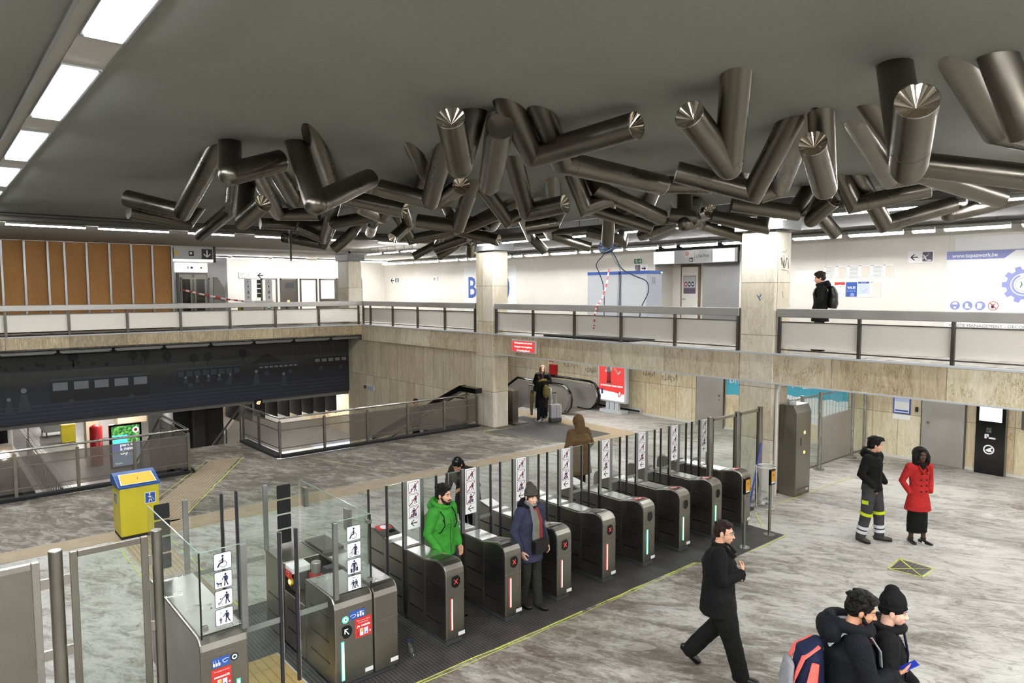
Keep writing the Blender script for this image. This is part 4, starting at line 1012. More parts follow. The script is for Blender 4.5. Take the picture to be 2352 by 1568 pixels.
    F = Flat((0, ya-.006, 0), (1, 0, 0), (0, 0, 1), lift=.0015); board(F, (x0+x1)/2+.005, 1.89, .158)
    sh(F.mb).build('sign_board', parent=root)
    # door leaves
    for x_a, x_b in (((x1+.02, x1+.225) if i < 7 else (x1+.02, x1+.03)), (x0-.25, x0-.03)):
        if abs(x_b-x_a) < .05: continue
        lf = MB(); lf.box(x_a, ya-.004, .3, x_b, ya+.004, 1.88, 'glass'); lf.box(x_a, ya-.005, 1.88, x_b, ya+.005, 1.886, 'glass_edge'); lf = sh(lf).build('door_leaf', parent=root)
        e = x_b-.004 if x_a > x0 else x_a-.012
        m = MB(); m.box(e-.006, ya-.014, .3, e+.014, ya+.014, 1.89, 'dark_edge'); m.box(e+.014, ya-.014, .3, e+.024, ya+.014, 1.89, 'steel_bright'); sh(m).build('leaf_edge', parent=lf)
        m = MB(); m.box(x_a, ya-.006, 1.12, x_b, ya-.005, 1.17, 'frost'); sh(m).build('frosted_band', parent=lf)
    return root
for i in range(8): gate(i)

def leaf(root, x0, x1, y, z0=.25, z1=1.9, edge=1):
    m = MB(); m.box(x0, y-.005, z0, x1, y+.005, z1, 'glass'); lf = m.build('door_leaf', parent=root)
    e = x1 if edge > 0 else x0
    m = MB(); m.box(e-.014, y-.018, z0, e+.014, y+.018, z1+.01, 'dark_edge'); m.box(e+.014, y-.018, z0, e+.022, y+.018, z1+.01, 'steel_bright'); m.build('leaf_edge', parent=lf)
    m = MB(); m.box(x0, y-.008, .95, x1, y-.006, 1.01, 'frost'); m.build('frosted_band', parent=lf)
    return lf
# wide gate (between the wide lane and the man in green)
X0, X1, X2, YW = 3.26, 3.74, 4.06, 6.82
root = empty('wide_ticket_gate', (0, 0, 0), 'wide steel ticket gate with bicycle pictogram, green arrow and red sticker', 'ticket gate')
m = MB(); prof = [(YW, .06), (YW, .94), (YW+.02, 1.0), (YW+.07, 1.045), (YW+.14, 1.06), (YW+.75, 1.06), (YW+.75, .06)]
m.prism(prof, 0, X0, X1-.004, 'steel'); m.box(X0+.03, YW+.03, 0, X2-.03, 8.7, .07, 'dark_grey'); m.build('front_housing', parent=root, bevel=.018)
m = MB(); m.prism(prof, 0, X1+.004, X2, 'steel'); m.box(X1+.004, YW+.75, .06, X2, 8.8, 1.06, 'steel'); m.build('side_housing', parent=root, bevel=.018)
m = MB(); m.box(X0, YW+.76, .06, X1-.004, 8.2, .72, 'steel'); m.box(X0, 8.2, .06, X1-.004, 8.8, 1.06, 'steel'); m.build('rear_housing', parent=root, bevel=.012)
m = MB(); m.box(X0+.03, YW+.1, 1.06, X1-.03, YW+.7, 1.066, 'steel_lid'); m.box(X1+.03, YW+.12, 1.06, X2-.03, 8.0, 1.066, 'steel_lid'); m.box(X1+.02, 8.15, 1.06, X2-.01, 8.7, 1.1, 'steel_dark'); m.build('lid', parent=root)
for x, s_ in ((X0, -1), (X2, 1)):
    m = MB()
    for z_ in (.28, .52): slots(m, x, YW+.14, YW+.62, [z_], s_); slots(m, x, YW+.86, YW+1.28, [z_], s_); slots(m, x, YW+1.42, YW+1.9, [z_], s_)
    slots(m, x, YW+.14, YW+.62, [.8], s_); m.box(x, YW+.745, .06, x+s_*.003, YW+.757, 1.0, 'black'); m.box(x, 8.195, .06, x+s_*.003, 8.205, 1.0, 'black')
    m.build('side_slot', parent=root)
F = Flat((X0, YW, 0), (1, 0, 0), (0, 0, 1), lift=.002)
F.rect(0, .885, X1-X0-.004, .889, 'steel_bright', 1); F.rect(X1-X0-.004, .06, X1-X0+.004, 1.0, 'black', 1); F.rect(X1-X0+.004, .66, X2-X0, .665, 'steel_bright', 1); F.mb.build('seam', parent=root)
F = Flat((X0, YW, 0), (1, 0, 0), (0, 0, 1), lift=.002)
F.arc(.13, .80, .035, .008, 0, 360, 'green_led', 1); F.disc(.13, .80, .025, 'green_core', 1); F.disc(.133, .8, .012, 'black', 2); F.mb.build('card_reader', parent=root)
F = Flat((X0, YW, 0), (1, 0, 0), (0, 0, 1), lift=.002)
F.poly([(.085, .72), (.115, .735)]+[(.14+.07*math.cos(math.radians(a)), .66+.075*math.sin(math.radians(a))) for a in range(80, -130, -15)]+[(.085, .64)], 'black_gloss', 1)
F.line([(.165, .63), (.12, .69)], .007, 'green_core', 2); F.line([(.12, .645), (.12, .69), (.155, .69)], .007, 'green_core', 2); F.mb.build('indicator', parent=root)
F = Flat((X0, YW, 0), (1, 0, 0), (0, 0, 1), lift=.0015)
F.rect(.18, .775, .37, .87, 'blue_print', 1); F.line([(.19, .82), (.215, .83), (.25, .83), (.255, .81), (.235, .795), (.21, .80)], .006, 'white', 2)
for q in range(3): F.rect(.275+.03*q, .79, .295+.03*q, .82+.03*(q == 1), 'white', 2); F.arc(.285+.03*q, .83, .012, .003, 0, 180, 'white', 2, 8); F.rect(.275+.03*q, .79, .278+.03*q, .85, 'white', 3)
F.mb.build('blue_sticker', parent=root)
def red_sticker(F, x, y, w_, h_, a, b, c):
    F.rect(x, y, x+w_, y+h_, 'red_print', 1)
    if a: F.text(a, x+w_*.5, y+h_*.84, h_*.085, 'white', 2, width=w_*.78, shear=.2)
    if b: F.text(b, x+w_*.5, y+h_*.73, h_*.085, 'white', 2, width=w_*.6, shear=.2)
    F.text(c, x+w_*.5, y+h_*.54, h_*.15, 'white', 2, bold=.0015, width=w_*.82, shear=.2)
    F.rect(x+w_*.12, y+h_*.1, x+w_*.24, y+h_*.3, 'dark_red_print', 2); F.rect(x+w_*.28, y+h_*.08, x+w_*.48, y+h_*.44, 'white', 2); F.rect(x+w_*.34, y+h_*.26, x+w_*.46, y+h_*.42, 'yellow_print', 3)
    F.rect(x+w_*.54, y+h_*.1, x+w_*.78, y+h_*.44, 'pale_blue', 2); F.disc(x+w_*.66, y+h_*.18, w_*.05, 'blue_print', 3, 10); F.disc(x+w_*.9, y+h_*.2, w_*.055, 'white', 2, 10); F.disc(x+w_*.9, y+h_*.2, w_*.025, 'black', 3, 8)
F = Flat((X0, YW, 0), (1, 0, 0), (0, 0, 1), lift=.0015); red_sticker(F, .245, .545, .205, .225, 'Pour éviter d’être', 'en infraction,', 'je valide'); F.mb.build('red_sticker', parent=root)
m = MB(); m.box(X0+.075, YW-.006, .12, X0+.108, YW, .56, 'green_led'); m.box(X0+.082, YW-.009, .13, X0+.101, YW-.006, .55, 'green_core'); m.build('light_strip', parent=root)
for x in (X1-.12, X2-.11): m = MB(); m.box(x, YW-.004, .12, x+.1, YW, .165, 'white_plastic'); m.build('name_plate', parent=root)
# glass around its top
m = MB(); m.box(X0-.0, YW-.03, 1.06, X0+.05, YW+.02, 1.92, 'alu'); m.build('post', parent=root, bevel=.004)
m = MB(); m.box(X0+.05, YW-.005, 1.08, X1-.03, YW+.005, 1.92, 'glass'); m.box(X0+.05, YW-.005, 1.92, X1-.03, YW+.005, 1.926, 'glass_edge'); m.build('front_glass', parent=root)
m = MB(); m.box(X1-.035, YW, 1.07, X1-.025, 8.67, 1.92, 'glass'); m.box(X1-.036, YW-.01, 1.07, X1-.02, YW+.004, 1.92, 'black'); m.box(X1-.036, YW, 1.92, X1-.024, 8.67, 1.926, 'glass_edge'); m.build('side_glass', parent=root)
for bx in ((X1-.07, YW-.02, 1.16, X1-.015, YW+.03, 1.2), (X1-.07, YW-.02, 1.82, X1-.015, YW+.03, 1.86), (X1-.05, 7.3, 1.6, X1, 7.42, 1.85), (X1-.05, 8.5, 1.6, X1, 8.62, 1.85)): m = MB(); m.box(*bx, 'steel_bright'); m.build('glass_clamp', parent=root)
F = Flat((0, YW-.008, 0), (1, 0, 0), (0, 0, 1), lift=.0015)
for j, fn in enumerate((pic_chair, pic_bike, pic_case, pic_two)): cell(F, 3.505, 1.67-.186*j, .168, fn)
F.mb.build('pictogram_sign', parent=root)
# rear glass with dark squares
m = MB(); m.box(X0-.02, 8.74, 1.06, X0+.035, 8.78, 1.92, 'alu'); m.build('post', parent=root, bevel=.004)
m = MB(); m.box(X0+.04, 8.755, 1.08, X1-.03, 8.765, 1.92, 'glass'); m.build('rear_glass', parent=root)
F = Flat((0, 8.75, 0), (1, 0, 0), (0, 0, 1), lift=.001)
for j in range(4): F.rrect(3.415, 1.7-.2*j, 3.6, 1.88-.2*j, .015, 'black', 1)
F.mb.build('dark_sign', parent=root)
leaf(root, 2.9, X0-.02, 6.94, edge=-1); leaf(root, 2.9, X0-.02, 8.76, edge=-1)
m = MB(); m.box(X2+.02, YM-.004, .3, X2+.16, YM+.004, 1.88, 'glass'); lf = m.build('door_leaf', parent=root)
m = MB(); m.box(X2+.155, YM-.012, .3, X2+.175, YM+.012, 1.89, 'dark_edge'); m.build('leaf_edge', parent=lf)
# validator machine standing in the notch
root = empty('card_machine', (0, 0, 0), 'red and yellow card machine with a round yellow button, behind the wide gate glass', 'machine')
m = MB(); m.box(X0+.05, 8.0, .74, X0+.24, 8.15, .96, 'dark_grey'); m.box(X0+.24, 7.86, .72, X0+.38, 8.02, .93, 'red_plastic'); m.tube([(X0+.31, 7.94, .93), (X0+.31, 7.94, 1.08)], .06, 'steel_sheet', 14); m.build('housing', parent=root, bevel=.015)
m = MB(); m.box(X0+.02, 7.98, .97, X0+.26, 8.2, 1.05, 'white_plastic'); m.build('top_cover', parent=root, bevel=.012)
m = MB(); m.cyl((X0+.02, 8.06, .86), (X0+.045, 8.06, .86), .05, 'yellow_lid', 20); m.cyl((X0+.01, 8.06, .86), (X0+.045, 8.06, .86), .028, 'amber_led', 16); m.build('button', parent=root)
F = Flat((X0+.02, 8.18, .9), (0, -1, 0), (0, 0, 1)); F.rect(0, .0, .2, .1, 'red_print', 6); F.disc(.06, .075, .012, 'white', 7, 8); F.disc(.11, .075, .012, 'white', 7, 8); F.disc(.1, .035, .014, 'yellow_print', 7, 8); F.mb.build('face_panel', parent=root)
m = MB(); m.box(X0+.28, 7.6, .74, X1-.1, 7.64, 1.02, 'yellow_lid'); m.box(X0+.3, 7.62, .9, X1-.06, 7.74, 1.08, 'dark_grey'); m.build('hinged_flap', parent=root)
# corner gate at the left of the wide lane
A0, A1, YA = 1.88, 2.34, 6.84
root = empty('corner_ticket_gate', (0, 0, 0), 'steel ticket gate with wheelchair, dog and pram pictograms at the left of the wide lane', 'ticket gate')
m = MB(); prof = [(YA, .06), (YA, .94), (YA+.02, 1.0), (YA+.07, 1.045), (YA+.14, 1.06), (8.75, 1.06), (8.75, .06)]
m.prism(prof, 0, A0, A1, 'steel'); m.box(A0+.03, YA+.03, 0, A1-.03, 8.7, .07, 'dark_grey'); m.build('housing', parent=root, bevel=.018)
m = MB(); m.box(A0+.03, YA+.1, 1.06, A1-.03, 8.6, 1.066, 'steel_lid'); m.build('lid', parent=root)
m = MB(); m.box(A1-.06, YA-.03, 1.06, A1-.0, YA+.02, 1.92, 'alu'); m.build('post', parent=root, bevel=.004)
m = MB(); m.box(A1-.07, 8.74, 1.06, A1-.01, 8.78, 1.92, 'alu'); m.build('post', parent=root, bevel=.004)
m = MB(); m.box(A0+.02, YA-.005, 1.08, A1-.06, YA+.005, 1.92, 'glass'); m.box(A0+.02, YA-.005, 1.92, A1-.06, YA+.005, 1.926, 'glass_edge'); m.build('front_glass', parent=root)
m = MB(); m.box(A0+.015, YA, 1.07, A0+.025, 8.8, 1.92, 'glass'); m.box(A0+.014, YA, 1.92, A0+.026, 8.8, 1.926, 'glass_edge'); m.box(A0+.012, YA-.01, 1.07, A0+.026, YA+.004, 1.92, 'black'); m.build('side_glass', parent=root)
for z_ in (1.15, 1.79): m = MB(); m.box(A0+.02, YA-.02, z_, A0+.08, YA+.03, z_+.04, 'steel_bright'); m.build('glass_clamp', parent=root)
F = Flat((0, YA-.008, 0), (1, 0, 0), (0, 0, 1), lift=.0015)
for j, fn in enumerate((pic_chair, pic_dog, pic_pram, pic_child)): cell(F, 2.115, 1.71-.185*j, .17, fn)
F.mb.build('pictogram_sign', parent=root)
F = Flat((0, 8.73, 0), (1, 0, 0), (0, 0, 1), lift=.001)
for j in range(4): F.rrect(1.95, 1.75-.2*j, 2.12, 1.93-.2*j, .015, 'black', 1)
F.mb.build('dark_sign', parent=root)
F = Flat((A0, YA, 0), (1, 0, 0), (0, 0, 1), lift=.002); F.rect(0, .885, A1-A0, .889, 'steel_bright', 1); F.mb.build('seam', parent=root)
F = Flat((A0, YA, 0), (1, 0, 0), (0, 0, 1), lift=.002); F.disc(.32, .8, .04, 'dark_edge', 1); F.arc(.32, .8, .02, .008, 0, 360, 'green_core', 2); F.mb.build('card_reader', parent=root)
F = Flat((A0, YA, 0), (1, 0, 0), (0, 0, 1), lift=.0015); F.rect(.105, .745, .275, .84, 'blue_print', 1)
for q in range(3): F.rect(.115+.025*q, .76, .133+.025*q, .79, 'white', 2); F.rect(.115+.025*q, .76, .118+.025*q, .82, 'white', 3)
F.line([(.265, .81), (.24, .815), (.205, .805), (.21, .785), (.23, .775), (.25, .785)], .006, 'white', 2); F.mb.build('blue_sticker', parent=root)
F = Flat((A0, YA, 0), (1, 0, 0), (0, 0, 1), lift=.0015); red_sticker(F, .1, .53, .185, .2, 'Om geldig te reizen', '', 'ontwaard ik'); F.mb.build('red_sticker', parent=root)
m = MB(); m.box(A0+.335, YA-.006, .12, A0+.37, YA, .56, 'green_led'); m.box(A0+.342, YA-.009, .13, A0+.363, YA-.006, .55, 'green_core'); m.build('light_strip', parent=root)
leaf(root, A1+.02, 2.72, 6.94); leaf(root, A1+.02, 2.72, 8.76)

# ------------------------------------------------------------------ steel barrier at the lower left
YG = 7.18
def round_post(x, y, h, r, lab, base=False):
    m = MB(); m.tube([(x, y, 0), (x, y, h)], r, 'steel', 24); o = m.build('steel_post', label=lab, cat='post', bevel=.006)
    if base: n = MB(); n.cyl((x, y, 0), (x, y, .03), .12, 'steel_bright', 20); n.cyl((x, y, .03), (x, y, .09), r*1.35, 'steel_bright', 20); n.build('base_plate', parent=o)
    return o
round_post(1.62, YG, 2.13, .048, 'thick round steel post right of the empty door frame'); round_post(.80, YG, 2.13, .055, 'thick round steel post between the sheet panel and the empty door frame')
root = empty('gate_frame', (0, 0, 0), 'open rectangular steel frame gate with clear glass, lower left', 'gate')
m = MB(); m.box(.905, YG-.02, .1, .965, YG+.02, 2.09, 'steel'); m.box(1.48, YG-.02, .1, 1.54, YG+.02, 2.09, 'steel'); m.box(.966, YG-.019, 2.03, 1.479, YG+.019, 2.089, 'steel'); m.box(.966, YG-.019, .1, 1.479, YG+.019, .16, 'steel'); m.build('frame', parent=root, bevel=.006)
m = MB(); m.box(.965, YG-.004, .16, 1.48, YG+.004, 2.03, 'glass'); m.build('glass_panel', parent=root)
for z_ in (.5, 1.15, 1.8):
    for a_, b_ in ((1.54, 1.58), (.85, .905)): m = MB(); m.box(a_, YG-.012, z_, b_, YG+.012, z_+.09, 'steel_bright'); m.build('hinge', parent=root)
root = empty('sheet_barrier', (0, 0, 0), 'solid brushed steel sheet panel at the left edge', 'barrier')
m = MB(); m.box(-.6, YG-.008, .1, .66, YG+.008, 2.0, 'steel'); m.build('sheet', parent=root)
m = MB(); m.box(.62, YG-.02, .1, .68, YG+.02, 2.06, 'steel_bright'); m.box(-.6, YG-.019, 2.0, .619, YG+.019, 2.059, 'steel_bright'); m.build('frame', parent=root, bevel=.006)
for z_ in (.5, 1.15, 1.8): m = MB(); m.box(.68, YG-.012, z_, .75, YG+.012, z_+.09, 'steel_bright'); m.build('hinge', parent=root)

# glass partition beyond the last gate
root = empty('glass_partition', (0, 0, 0), 'steel framed glass partition between the last ticket gate and the graffiti pillar', 'partition')
for x in (11.26, 12.2, 13.05): m = MB(); m.tube([(x, 7.44, 0), (x, 7.44, 2.02)], .055, 'steel', 20); m.build('post', parent=root)
for a, b in ((11.32, 12.13), (12.27, 12.99)):
    m = MB(); m.box(a, 7.42, .08, a+.04, 7.46, 1.98, 'steel_dark'); m.box(b-.04, 7.42, .08, b, 7.46, 1.98, 'steel_dark'); m.box(a, 7.42, 1.93, b, 7.46, 1.98, 'steel'); m.box(a, 7.42, .06, b, 7.46, .1, 'steel'); m.build('frame', parent=root)
    m = MB(); m.box(a+.04, 7.436, .1, b-.04, 7.444, 1.93, 'glass'); m.build('glass_panel', parent=root)
# gate beyond the cabinet, toward the right wall
root = empty('glass_barrier', (0, 0, 0), 'glass and sheet steel barrier with round posts reaching the right stone wall', 'barrier')
for x, b_ in ((15.0, 0), (15.75, 1), (16.65, 1), (18.45, 1), (19.2, 1)):
    m = MB(); m.tube([(x, 7.9, 0), (x, 7.9, 1.92)], .045, 'steel_bright', 16)
    if b_: m.cyl((x, 7.9, 0), (x, 7.9, .03), .13, 'steel_bright', 18); m.cyl((x, 7.9, .03), (x, 7.9, .12), .06, 'steel_bright', 16)
    m.build('post', parent=root)
for a, b, lo in ((15.05, 15.7, 0), (15.8, 16.6, 0), (16.75, 18.35, 1), (18.55, 19.15, 0)):
    m = MB(); m.box(a, 7.89, 1.84, b, 7.91, 1.88, 'steel_bright'); m.box(a, 7.89, .1, b, 7.91, .14, 'steel'); m.build('rail', parent=root)
    m = MB(); m.box(a, 7.896, .14 if not lo else 1.3, b, 7.904, 1.84, 'glass'); m.build('glass_panel', parent=root)
    if lo: m = MB(); m.box(a, 7.885, .14, b, 7.915, 1.3, 'steel_sheet'); m.build('sheet_panel', parent=root)
# steel cabinet by the pillar
root = empty('steel_cabinet', (0, 0, 0), 'tall steel intercom cabinet with two lit amber buttons beside the graffiti pillar', 'cabinet')
m = MB(); m.prism([(7.13, .0), (7.13, 1.8), (7.2, 1.96), (7.52, 1.96), (7.52, 0)], 0, 14.0, 14.62, 'steel'); m.build('body', parent=root, bevel=.012)
m = MB(); m.box(14.1, 7.26, 1.96, 14.2, 7.36, 2.03, 'white_plastic'); m.build('camera', parent=root)
F = Flat((14.0, 7.13, 0), (1, 0, 0), (0, 0, 1), lift=.004)
for z_ in (1.36, .93): F.disc(.33, z_, .052, 'steel_bright', 1); F.disc(.33, z_, .036, 'amber_led', 2)
F.mb.build('button', parent=root)
F = Flat((14.0, 7.13, 0), (1, 0, 0), (0, 0, 1), lift=.004); F.rrect(.16, 1.09, .2, 1.26, .015, 'black', 1); F.rect(.05, .14, .6, .146, 'black', 1); F.mb.build('slot', parent=root)
m = MB(); m.box(14.45, 7.125, .08, 14.53, 7.13, .12, 'white_plastic'); m.build('name_plate', parent=root)
# reader poles
for x, y, h, lab in ((10.56, 6.27, 1.22, 'slim steel pole with an orange card screen, nearer the man in the black coat'), (11.47, 6.31, 1.2, 'slim steel pole with an orange card screen, nearer the clear waste bag')):
    root = empty('reader_pole', (x, y, 0), lab, 'pole', 'poles with orange screens')
    m = MB(); m.tube([(0, 0, 0), (0, 0, h-.05)], .026, 'steel', 16); m.build('pole', parent=root)
    m = MB(); m.cyl((0, 0, 0), (0, 0, .012), .1, 'steel_bright', 24); m.build('base_plate', parent=root)
    m = MB(); m.box(-.085, -.055, h-.27, .075, -.01, h+.01, 'black_gloss'); m.build('reader_case', parent=root, bevel=.008)
    F = Flat((0, -.056, h), (1, 0, 0), (0, 0, 1)); F.rect(-.068, -.24, .055, -.02, 'orange_print', 1); F.rect(-.06, -.24, .045, -.215, 'pale_blue', 2); F.disc(-.005, -.09, .022, 'brown_wood', 2, 12); F.mb.build('screen', parent=root)
# waste bag on a ring stand
root = empty('waste_bag_stand', (12.84, 7.17, 0), 'clear plastic waste bag hanging in a white wire ring stand beside the farthest gate', 'waste bin')
m = MB(); m.tube([(.19*math.cos(t), .19*math.sin(t), .86) for t in [2*PI*i/24 for i in range(25)]], .012, 'conduit', 8)
m.tube([(.17*math.cos(t), .17*math.sin(t), .02) for t in [2*PI*i/24 for i in range(25)]], .01, 'conduit', 8)
for t in (.3, 2.4, 4.5): m.tube([(.17*math.cos(t), .17*math.sin(t), .02), (.19*math.cos(t), .19*math.sin(t), .86)], .009, 'conduit', 8)
m.tube([(.19, 0, .86), (.27, 0, .92)], .012, 'conduit', 8); m.build('wire_stand', parent=root)
m = MB(); m.tube([(0, 0, .88), (0, 0, .7), (.01, 0, .5), (0, .01, .25), (0, 0, .1), (0, 0, .05)], [.19, .15, .12, .15, .14, .05], 'bag_film', 18, caps=False); m.build('bag', parent=root)
m = MB()
for i in range(9): m.ell((random.uniform(-.07, .07), random.uniform(-.07, .07), random.uniform(.1, .26)), (.04, .035, .03), random.choice(['paper', 'dark_grey', 'mid_grey', 'sand_print']), None, 8, 6)
m.build('litter', parent=root)
# broom handle leaning behind the bag
m = MB(); m.tube([(12.45, 7.3, 0.02), (12.98, 7.36, 1.28)], .017, 'phone_blue', 8); o = m.build('broom_handle', label='blue broom handle leaning against the glass partition', cat='broom')
m = MB(); m.box(12.33, 7.25, 0.0, 12.57, 7.35, .05, 'dark_grey'); m.build('broom_head', parent=o)
# bottle on the floor
m = MB(); m.tube([(4.3, 6.9, .045), (4.39, 7.1, .045), (4.43, 7.18, .045), (4.445, 7.21, .045)], [.044, .044, .026, .018], 'bottle_clear', 12); o = m.build('bottle', label='empty clear plastic bottle lying on the floor right of the wide gate', cat='bottle')
m = MB(); m.cyl((4.445, 7.21, .045), (4.455, 7.232, .045), .02, 'blue_plastic', 10); m.build('cap', parent=o)
# yellow bin
root = empty('yellow_bin', (2.83, 13.98, 0), 'yellow bin with blue rimmed sloping lid and white-cane pictogram', 'bin')
root.rotation_euler = (0, 0, 0)
m = MB(); m.prism([(-.32, .06), (-.32, .93), (.32, .93), (.32, .06)], 1, -.34, .26, 'yellow_plastic'); m.build('body', parent=root, bevel=.02)
m = MB(); m.box(-.31, -.33, 0, .31, .25, .06, 'dark_rubber'); m.build('base', parent=root)
m = MB(); m.prism([(-.36, .93), (-.36, .97), (.0, 1.1), (.16, 1.13), (.28, 1.08), (.28, .93)], 0, -.345, .345, 'blue_plastic'); m.build('lid_rim', parent=root, bevel=.012)
sl = Vector((0, .36, .13)).normalized(); F = Flat((0, -.35, .985), (1, 0, 0), sl, lift=.002)
F.poly([(-.29, .015), (.29, .015), (.27, .37), (-.27, .37)], 'white', 1); F.poly([(-.275, .03), (.275, .03), (.255, .355), (-.255, .355)], 'yellow_lid', 2); F.line([(0, .15), (.015, .21)], .012, 'brown_wood', 3); F.mb.build('lid_flap', parent=root)
F = Flat((0, -.342, 0), (1, 0, 0), (0, 0, 1))
F.rrect(.08, .6, .26, .8, .006, 'white', 1); F.rect(.09, .61, .25, .79, 'blue_print', 2)
F.disc(.16, .77, .014, 'white', 3, 12); F.line([(.16, .74), (.165, .69)], .028, 'white', 3); F.line([(.16, .69), (.145, .625)], .014, 'white', 3); F.line([(.17, .69), (.195, .63)], .014, 'white', 3); F.line([(.17, .735), (.235, .65)], .005, 'white', 3); F.line([(.15, .74), (.14, .71)], .009, 'white', 3)
F.mb.build('pictogram', parent=root)
F = Flat((-.321, 0, 0), (0, -1, 0), (0, 0, 1)); F.rrect(-.1, .6, .1, .8, .006, 'white', 1); F.rect(-.09, .61, .09, .79, 'blue_print', 2); F.line([(0, .74), (0, .63)], .03, 'white', 3); F.mb.build('pictogram', parent=root)
# ------------------------------------------------------------------ things on the walls
def WF(X, mb=None, lift=.0015): return Flat((X, 0, 0), (0, -1, 0), (0, 0, 1), mb, lift)
def wsign(name, X, y0, y1, z0, z1, th, back, label, cat, draw=None, group=None, part='print', bevel=0):
    """board on a wall facing -x, y0>y1; draw(F, width, height) in local metres"""
    m = MB(); m.box(X-th, y1, z0, X, y0, z1, back); o = m.build(name, label=label, cat=cat, group=group, bevel=bevel)
    if draw:
        F = Flat((X-th, y0, z0), (0, -1, 0), (0, 0, 1), lift=.0015); draw(F, y0-y1, z1-z0); F.mb.build(part, parent=o)
    return o
WX = 19.398
def d_red(F, w, h):
    for t, y in (('Embarquement non autorisé', .72), ('Instappen niet toegelaten', .42), ('No boarding allowed', .12)): F.text(t, w/2, h*y, h*.2, 'sign_lit', 2, bold=.0012, width=w*(.74 if y > .2 else .55))
root = wsign('warning_sign', 13.79, 16.13, 15.06, 2.55, 2.93, .06, 'light_grey', 'red lit sign in three languages fixed to the stone walkway front', 'sign', lambda F, w, h: (F.rect(.03, .03, w-.03, h-.03, 'red_lit', 1), d_red(F, w, h)), part='lettering')
# notices on the upper wall
def d_sched(seed):
    def f(F, w, h):
        F.rect(.01, .01, w-.01, h-.01, 'paper', 1); rr = random.Random(seed)
        F.line([(.01, .01), (w-.01, .01), (w-.01, h-.01), (.01, h-.01), (.01, .01)], .004, 'light_grey', 2, cap=False)
        F.rect(w*.3, h*.1, w*.92, h*.9, 'sand_print' if seed % 2 else 'paper_text', 2)
        for i in range(9): F.rect(w*.32, h*(.13+.085*i), w*.9, h*(.17+.085*i), 'paper', 3)
        F.rect(w*.08, h*.93, w*.3, h*.96, 'dark_grey', 3); F.disc(w*.14, h*.2, w*.05, 'paper_text', 3, 8)
    return f
cols = [(9.23, 8.95), (8.91, 8.61), (8.59, 8.29), (8.28, 7.98), (7.97, 7.68), (7.66, 7.37)]
for i, (a, b) in enumerate(cols):
    wsign('timetable', WX, a, b, 4.68, 5.08, .006, 'paper', 'white timetable sheet, top row, %s from the man with the backpack' % ORD[i], 'notice', d_sched(i), 'timetable sheets')
def d_redn(F, w, h): F.rect(0, 0, w, h, 'white', 1); F.rect(0, h*.82, w, h, 'red_print', 2); F.disc(w*.5, h*.74, w*.45, 'white', 3, 24, ry=h*.1); F.disc(w*.62, h*.7, .012, 'dark_grey', 4, 8); F.line([(w*.9, h*.25), (w*.88, h*.15)], .008, 'red_print', 4); [F.rect(w*.1, h*(.15+.08*i), w*.7, h*(.17+.08*i), 'paper_text', 4) for i in range(5)]
def d_wifi(F, w, h): F.rect(0, 0, w, h, 'blue_print', 1); F.text('WI-FI', w/2, h*.52, h*.26, 'white', 2, bold=.003, width=w*.75); F.text('FREE · GRATIS · FREE', w/2, h*.35, h*.07, 'white', 2, width=w*.82); F.disc(w*.6, h*.12, w*.2, 'lilac_print', 2)
def d_map(F, w, h):
    F.rect(0, 0, w, h, 'white', 1); F.rect(0, h*.88, w, h, 'blue_print', 2); F.rect(0, h*.2, w, h*.86, 'pale_blue', 2); rr = random.Random(3); F.text('Réseau Net', w/2, h*.91, h*.07, 'white', 3)
    for i in range(9): F.line([(rr.uniform(0, w), rr.uniform(h*.22, h*.84)), (rr.uniform(0, w), rr.uniform(h*.22, h*.84))], .004, 'lilac_print', 3)
wsign('notice', WX, 8.9, 8.62, 4.21, 4.62, .006, 'white', 'white notice with a red arched header, left of the WI-FI sheet', 'notice', d_redn)
wsign('notice', WX, 8.59, 8.3, 4.23, 4.62, .006, 'blue_print', 'bright blue notice reading WI-FI in the lower row of sheets', 'notice', d_wifi)
wsign('notice', WX, 8.27, 7.98, 4.21, 4.63, .006, 'white', 'pale blue network map with a dark blue header, right of the WI-FI sheet', 'notice', d_map)
wsign('timetable', WX, 7.96, 7.68, 4.21, 4.63, .006, 'paper', 'white timetable sheet in the lower row, right of the network map', 'notice', d_sched(7))
wsign('notice', WX, 10.06, 9.31, 4.6, 4.97, .004, 'white', 'blank white sheet on the right upper wall behind the man with the backpack', 'notice')
def d_arr(F, w, h): F.rect(0, 0, w, h, 'white', 1); arrow_left(F, w*.24, h*.48, w*.26, 'black', 2, .16); F.rrect(w*.56, h*.1, w*.94, h*.9, .02, 'purple_print', 2); F.line([(w*.6, h*.62), (w*.72, h*.2), (w*.88, h*.2)], .035, 'white', 3); F.line([(w*.58, h*.35), (w*.8, h*.7), (w*.8, h*.85)], .02, 'white', 3); F.disc(w*.79, h*.8, .02, 'white', 3, 10)
wsign('direction_sign', WX, 7.04, 6.43, 5.09, 5.39, .012, 'white', 'white panel with black left arrow and purple escalator symbol', 'sign', d_arr)
def d_ar2(F, w, h): F.rect(0, 0, w, h, 'white', 1); arrow_left(F, w*.25, h*.48, w*.3, 'black', 2, .2); F.rrect(w*.55, h*.12, w*.92, h*.88, .02, 'dark_grey', 2); [F.line([(w*q, h*.25), (w*q, h*.7)], .05, 'white', 3) for q in (.65, .74, .83)]
wsign('direction_sign', WX, 32.9, 31.9, 4.86, 5.14, .012, 'white', 'far white panel with black left arrow beside the far pillar', 'sign', d_ar2)
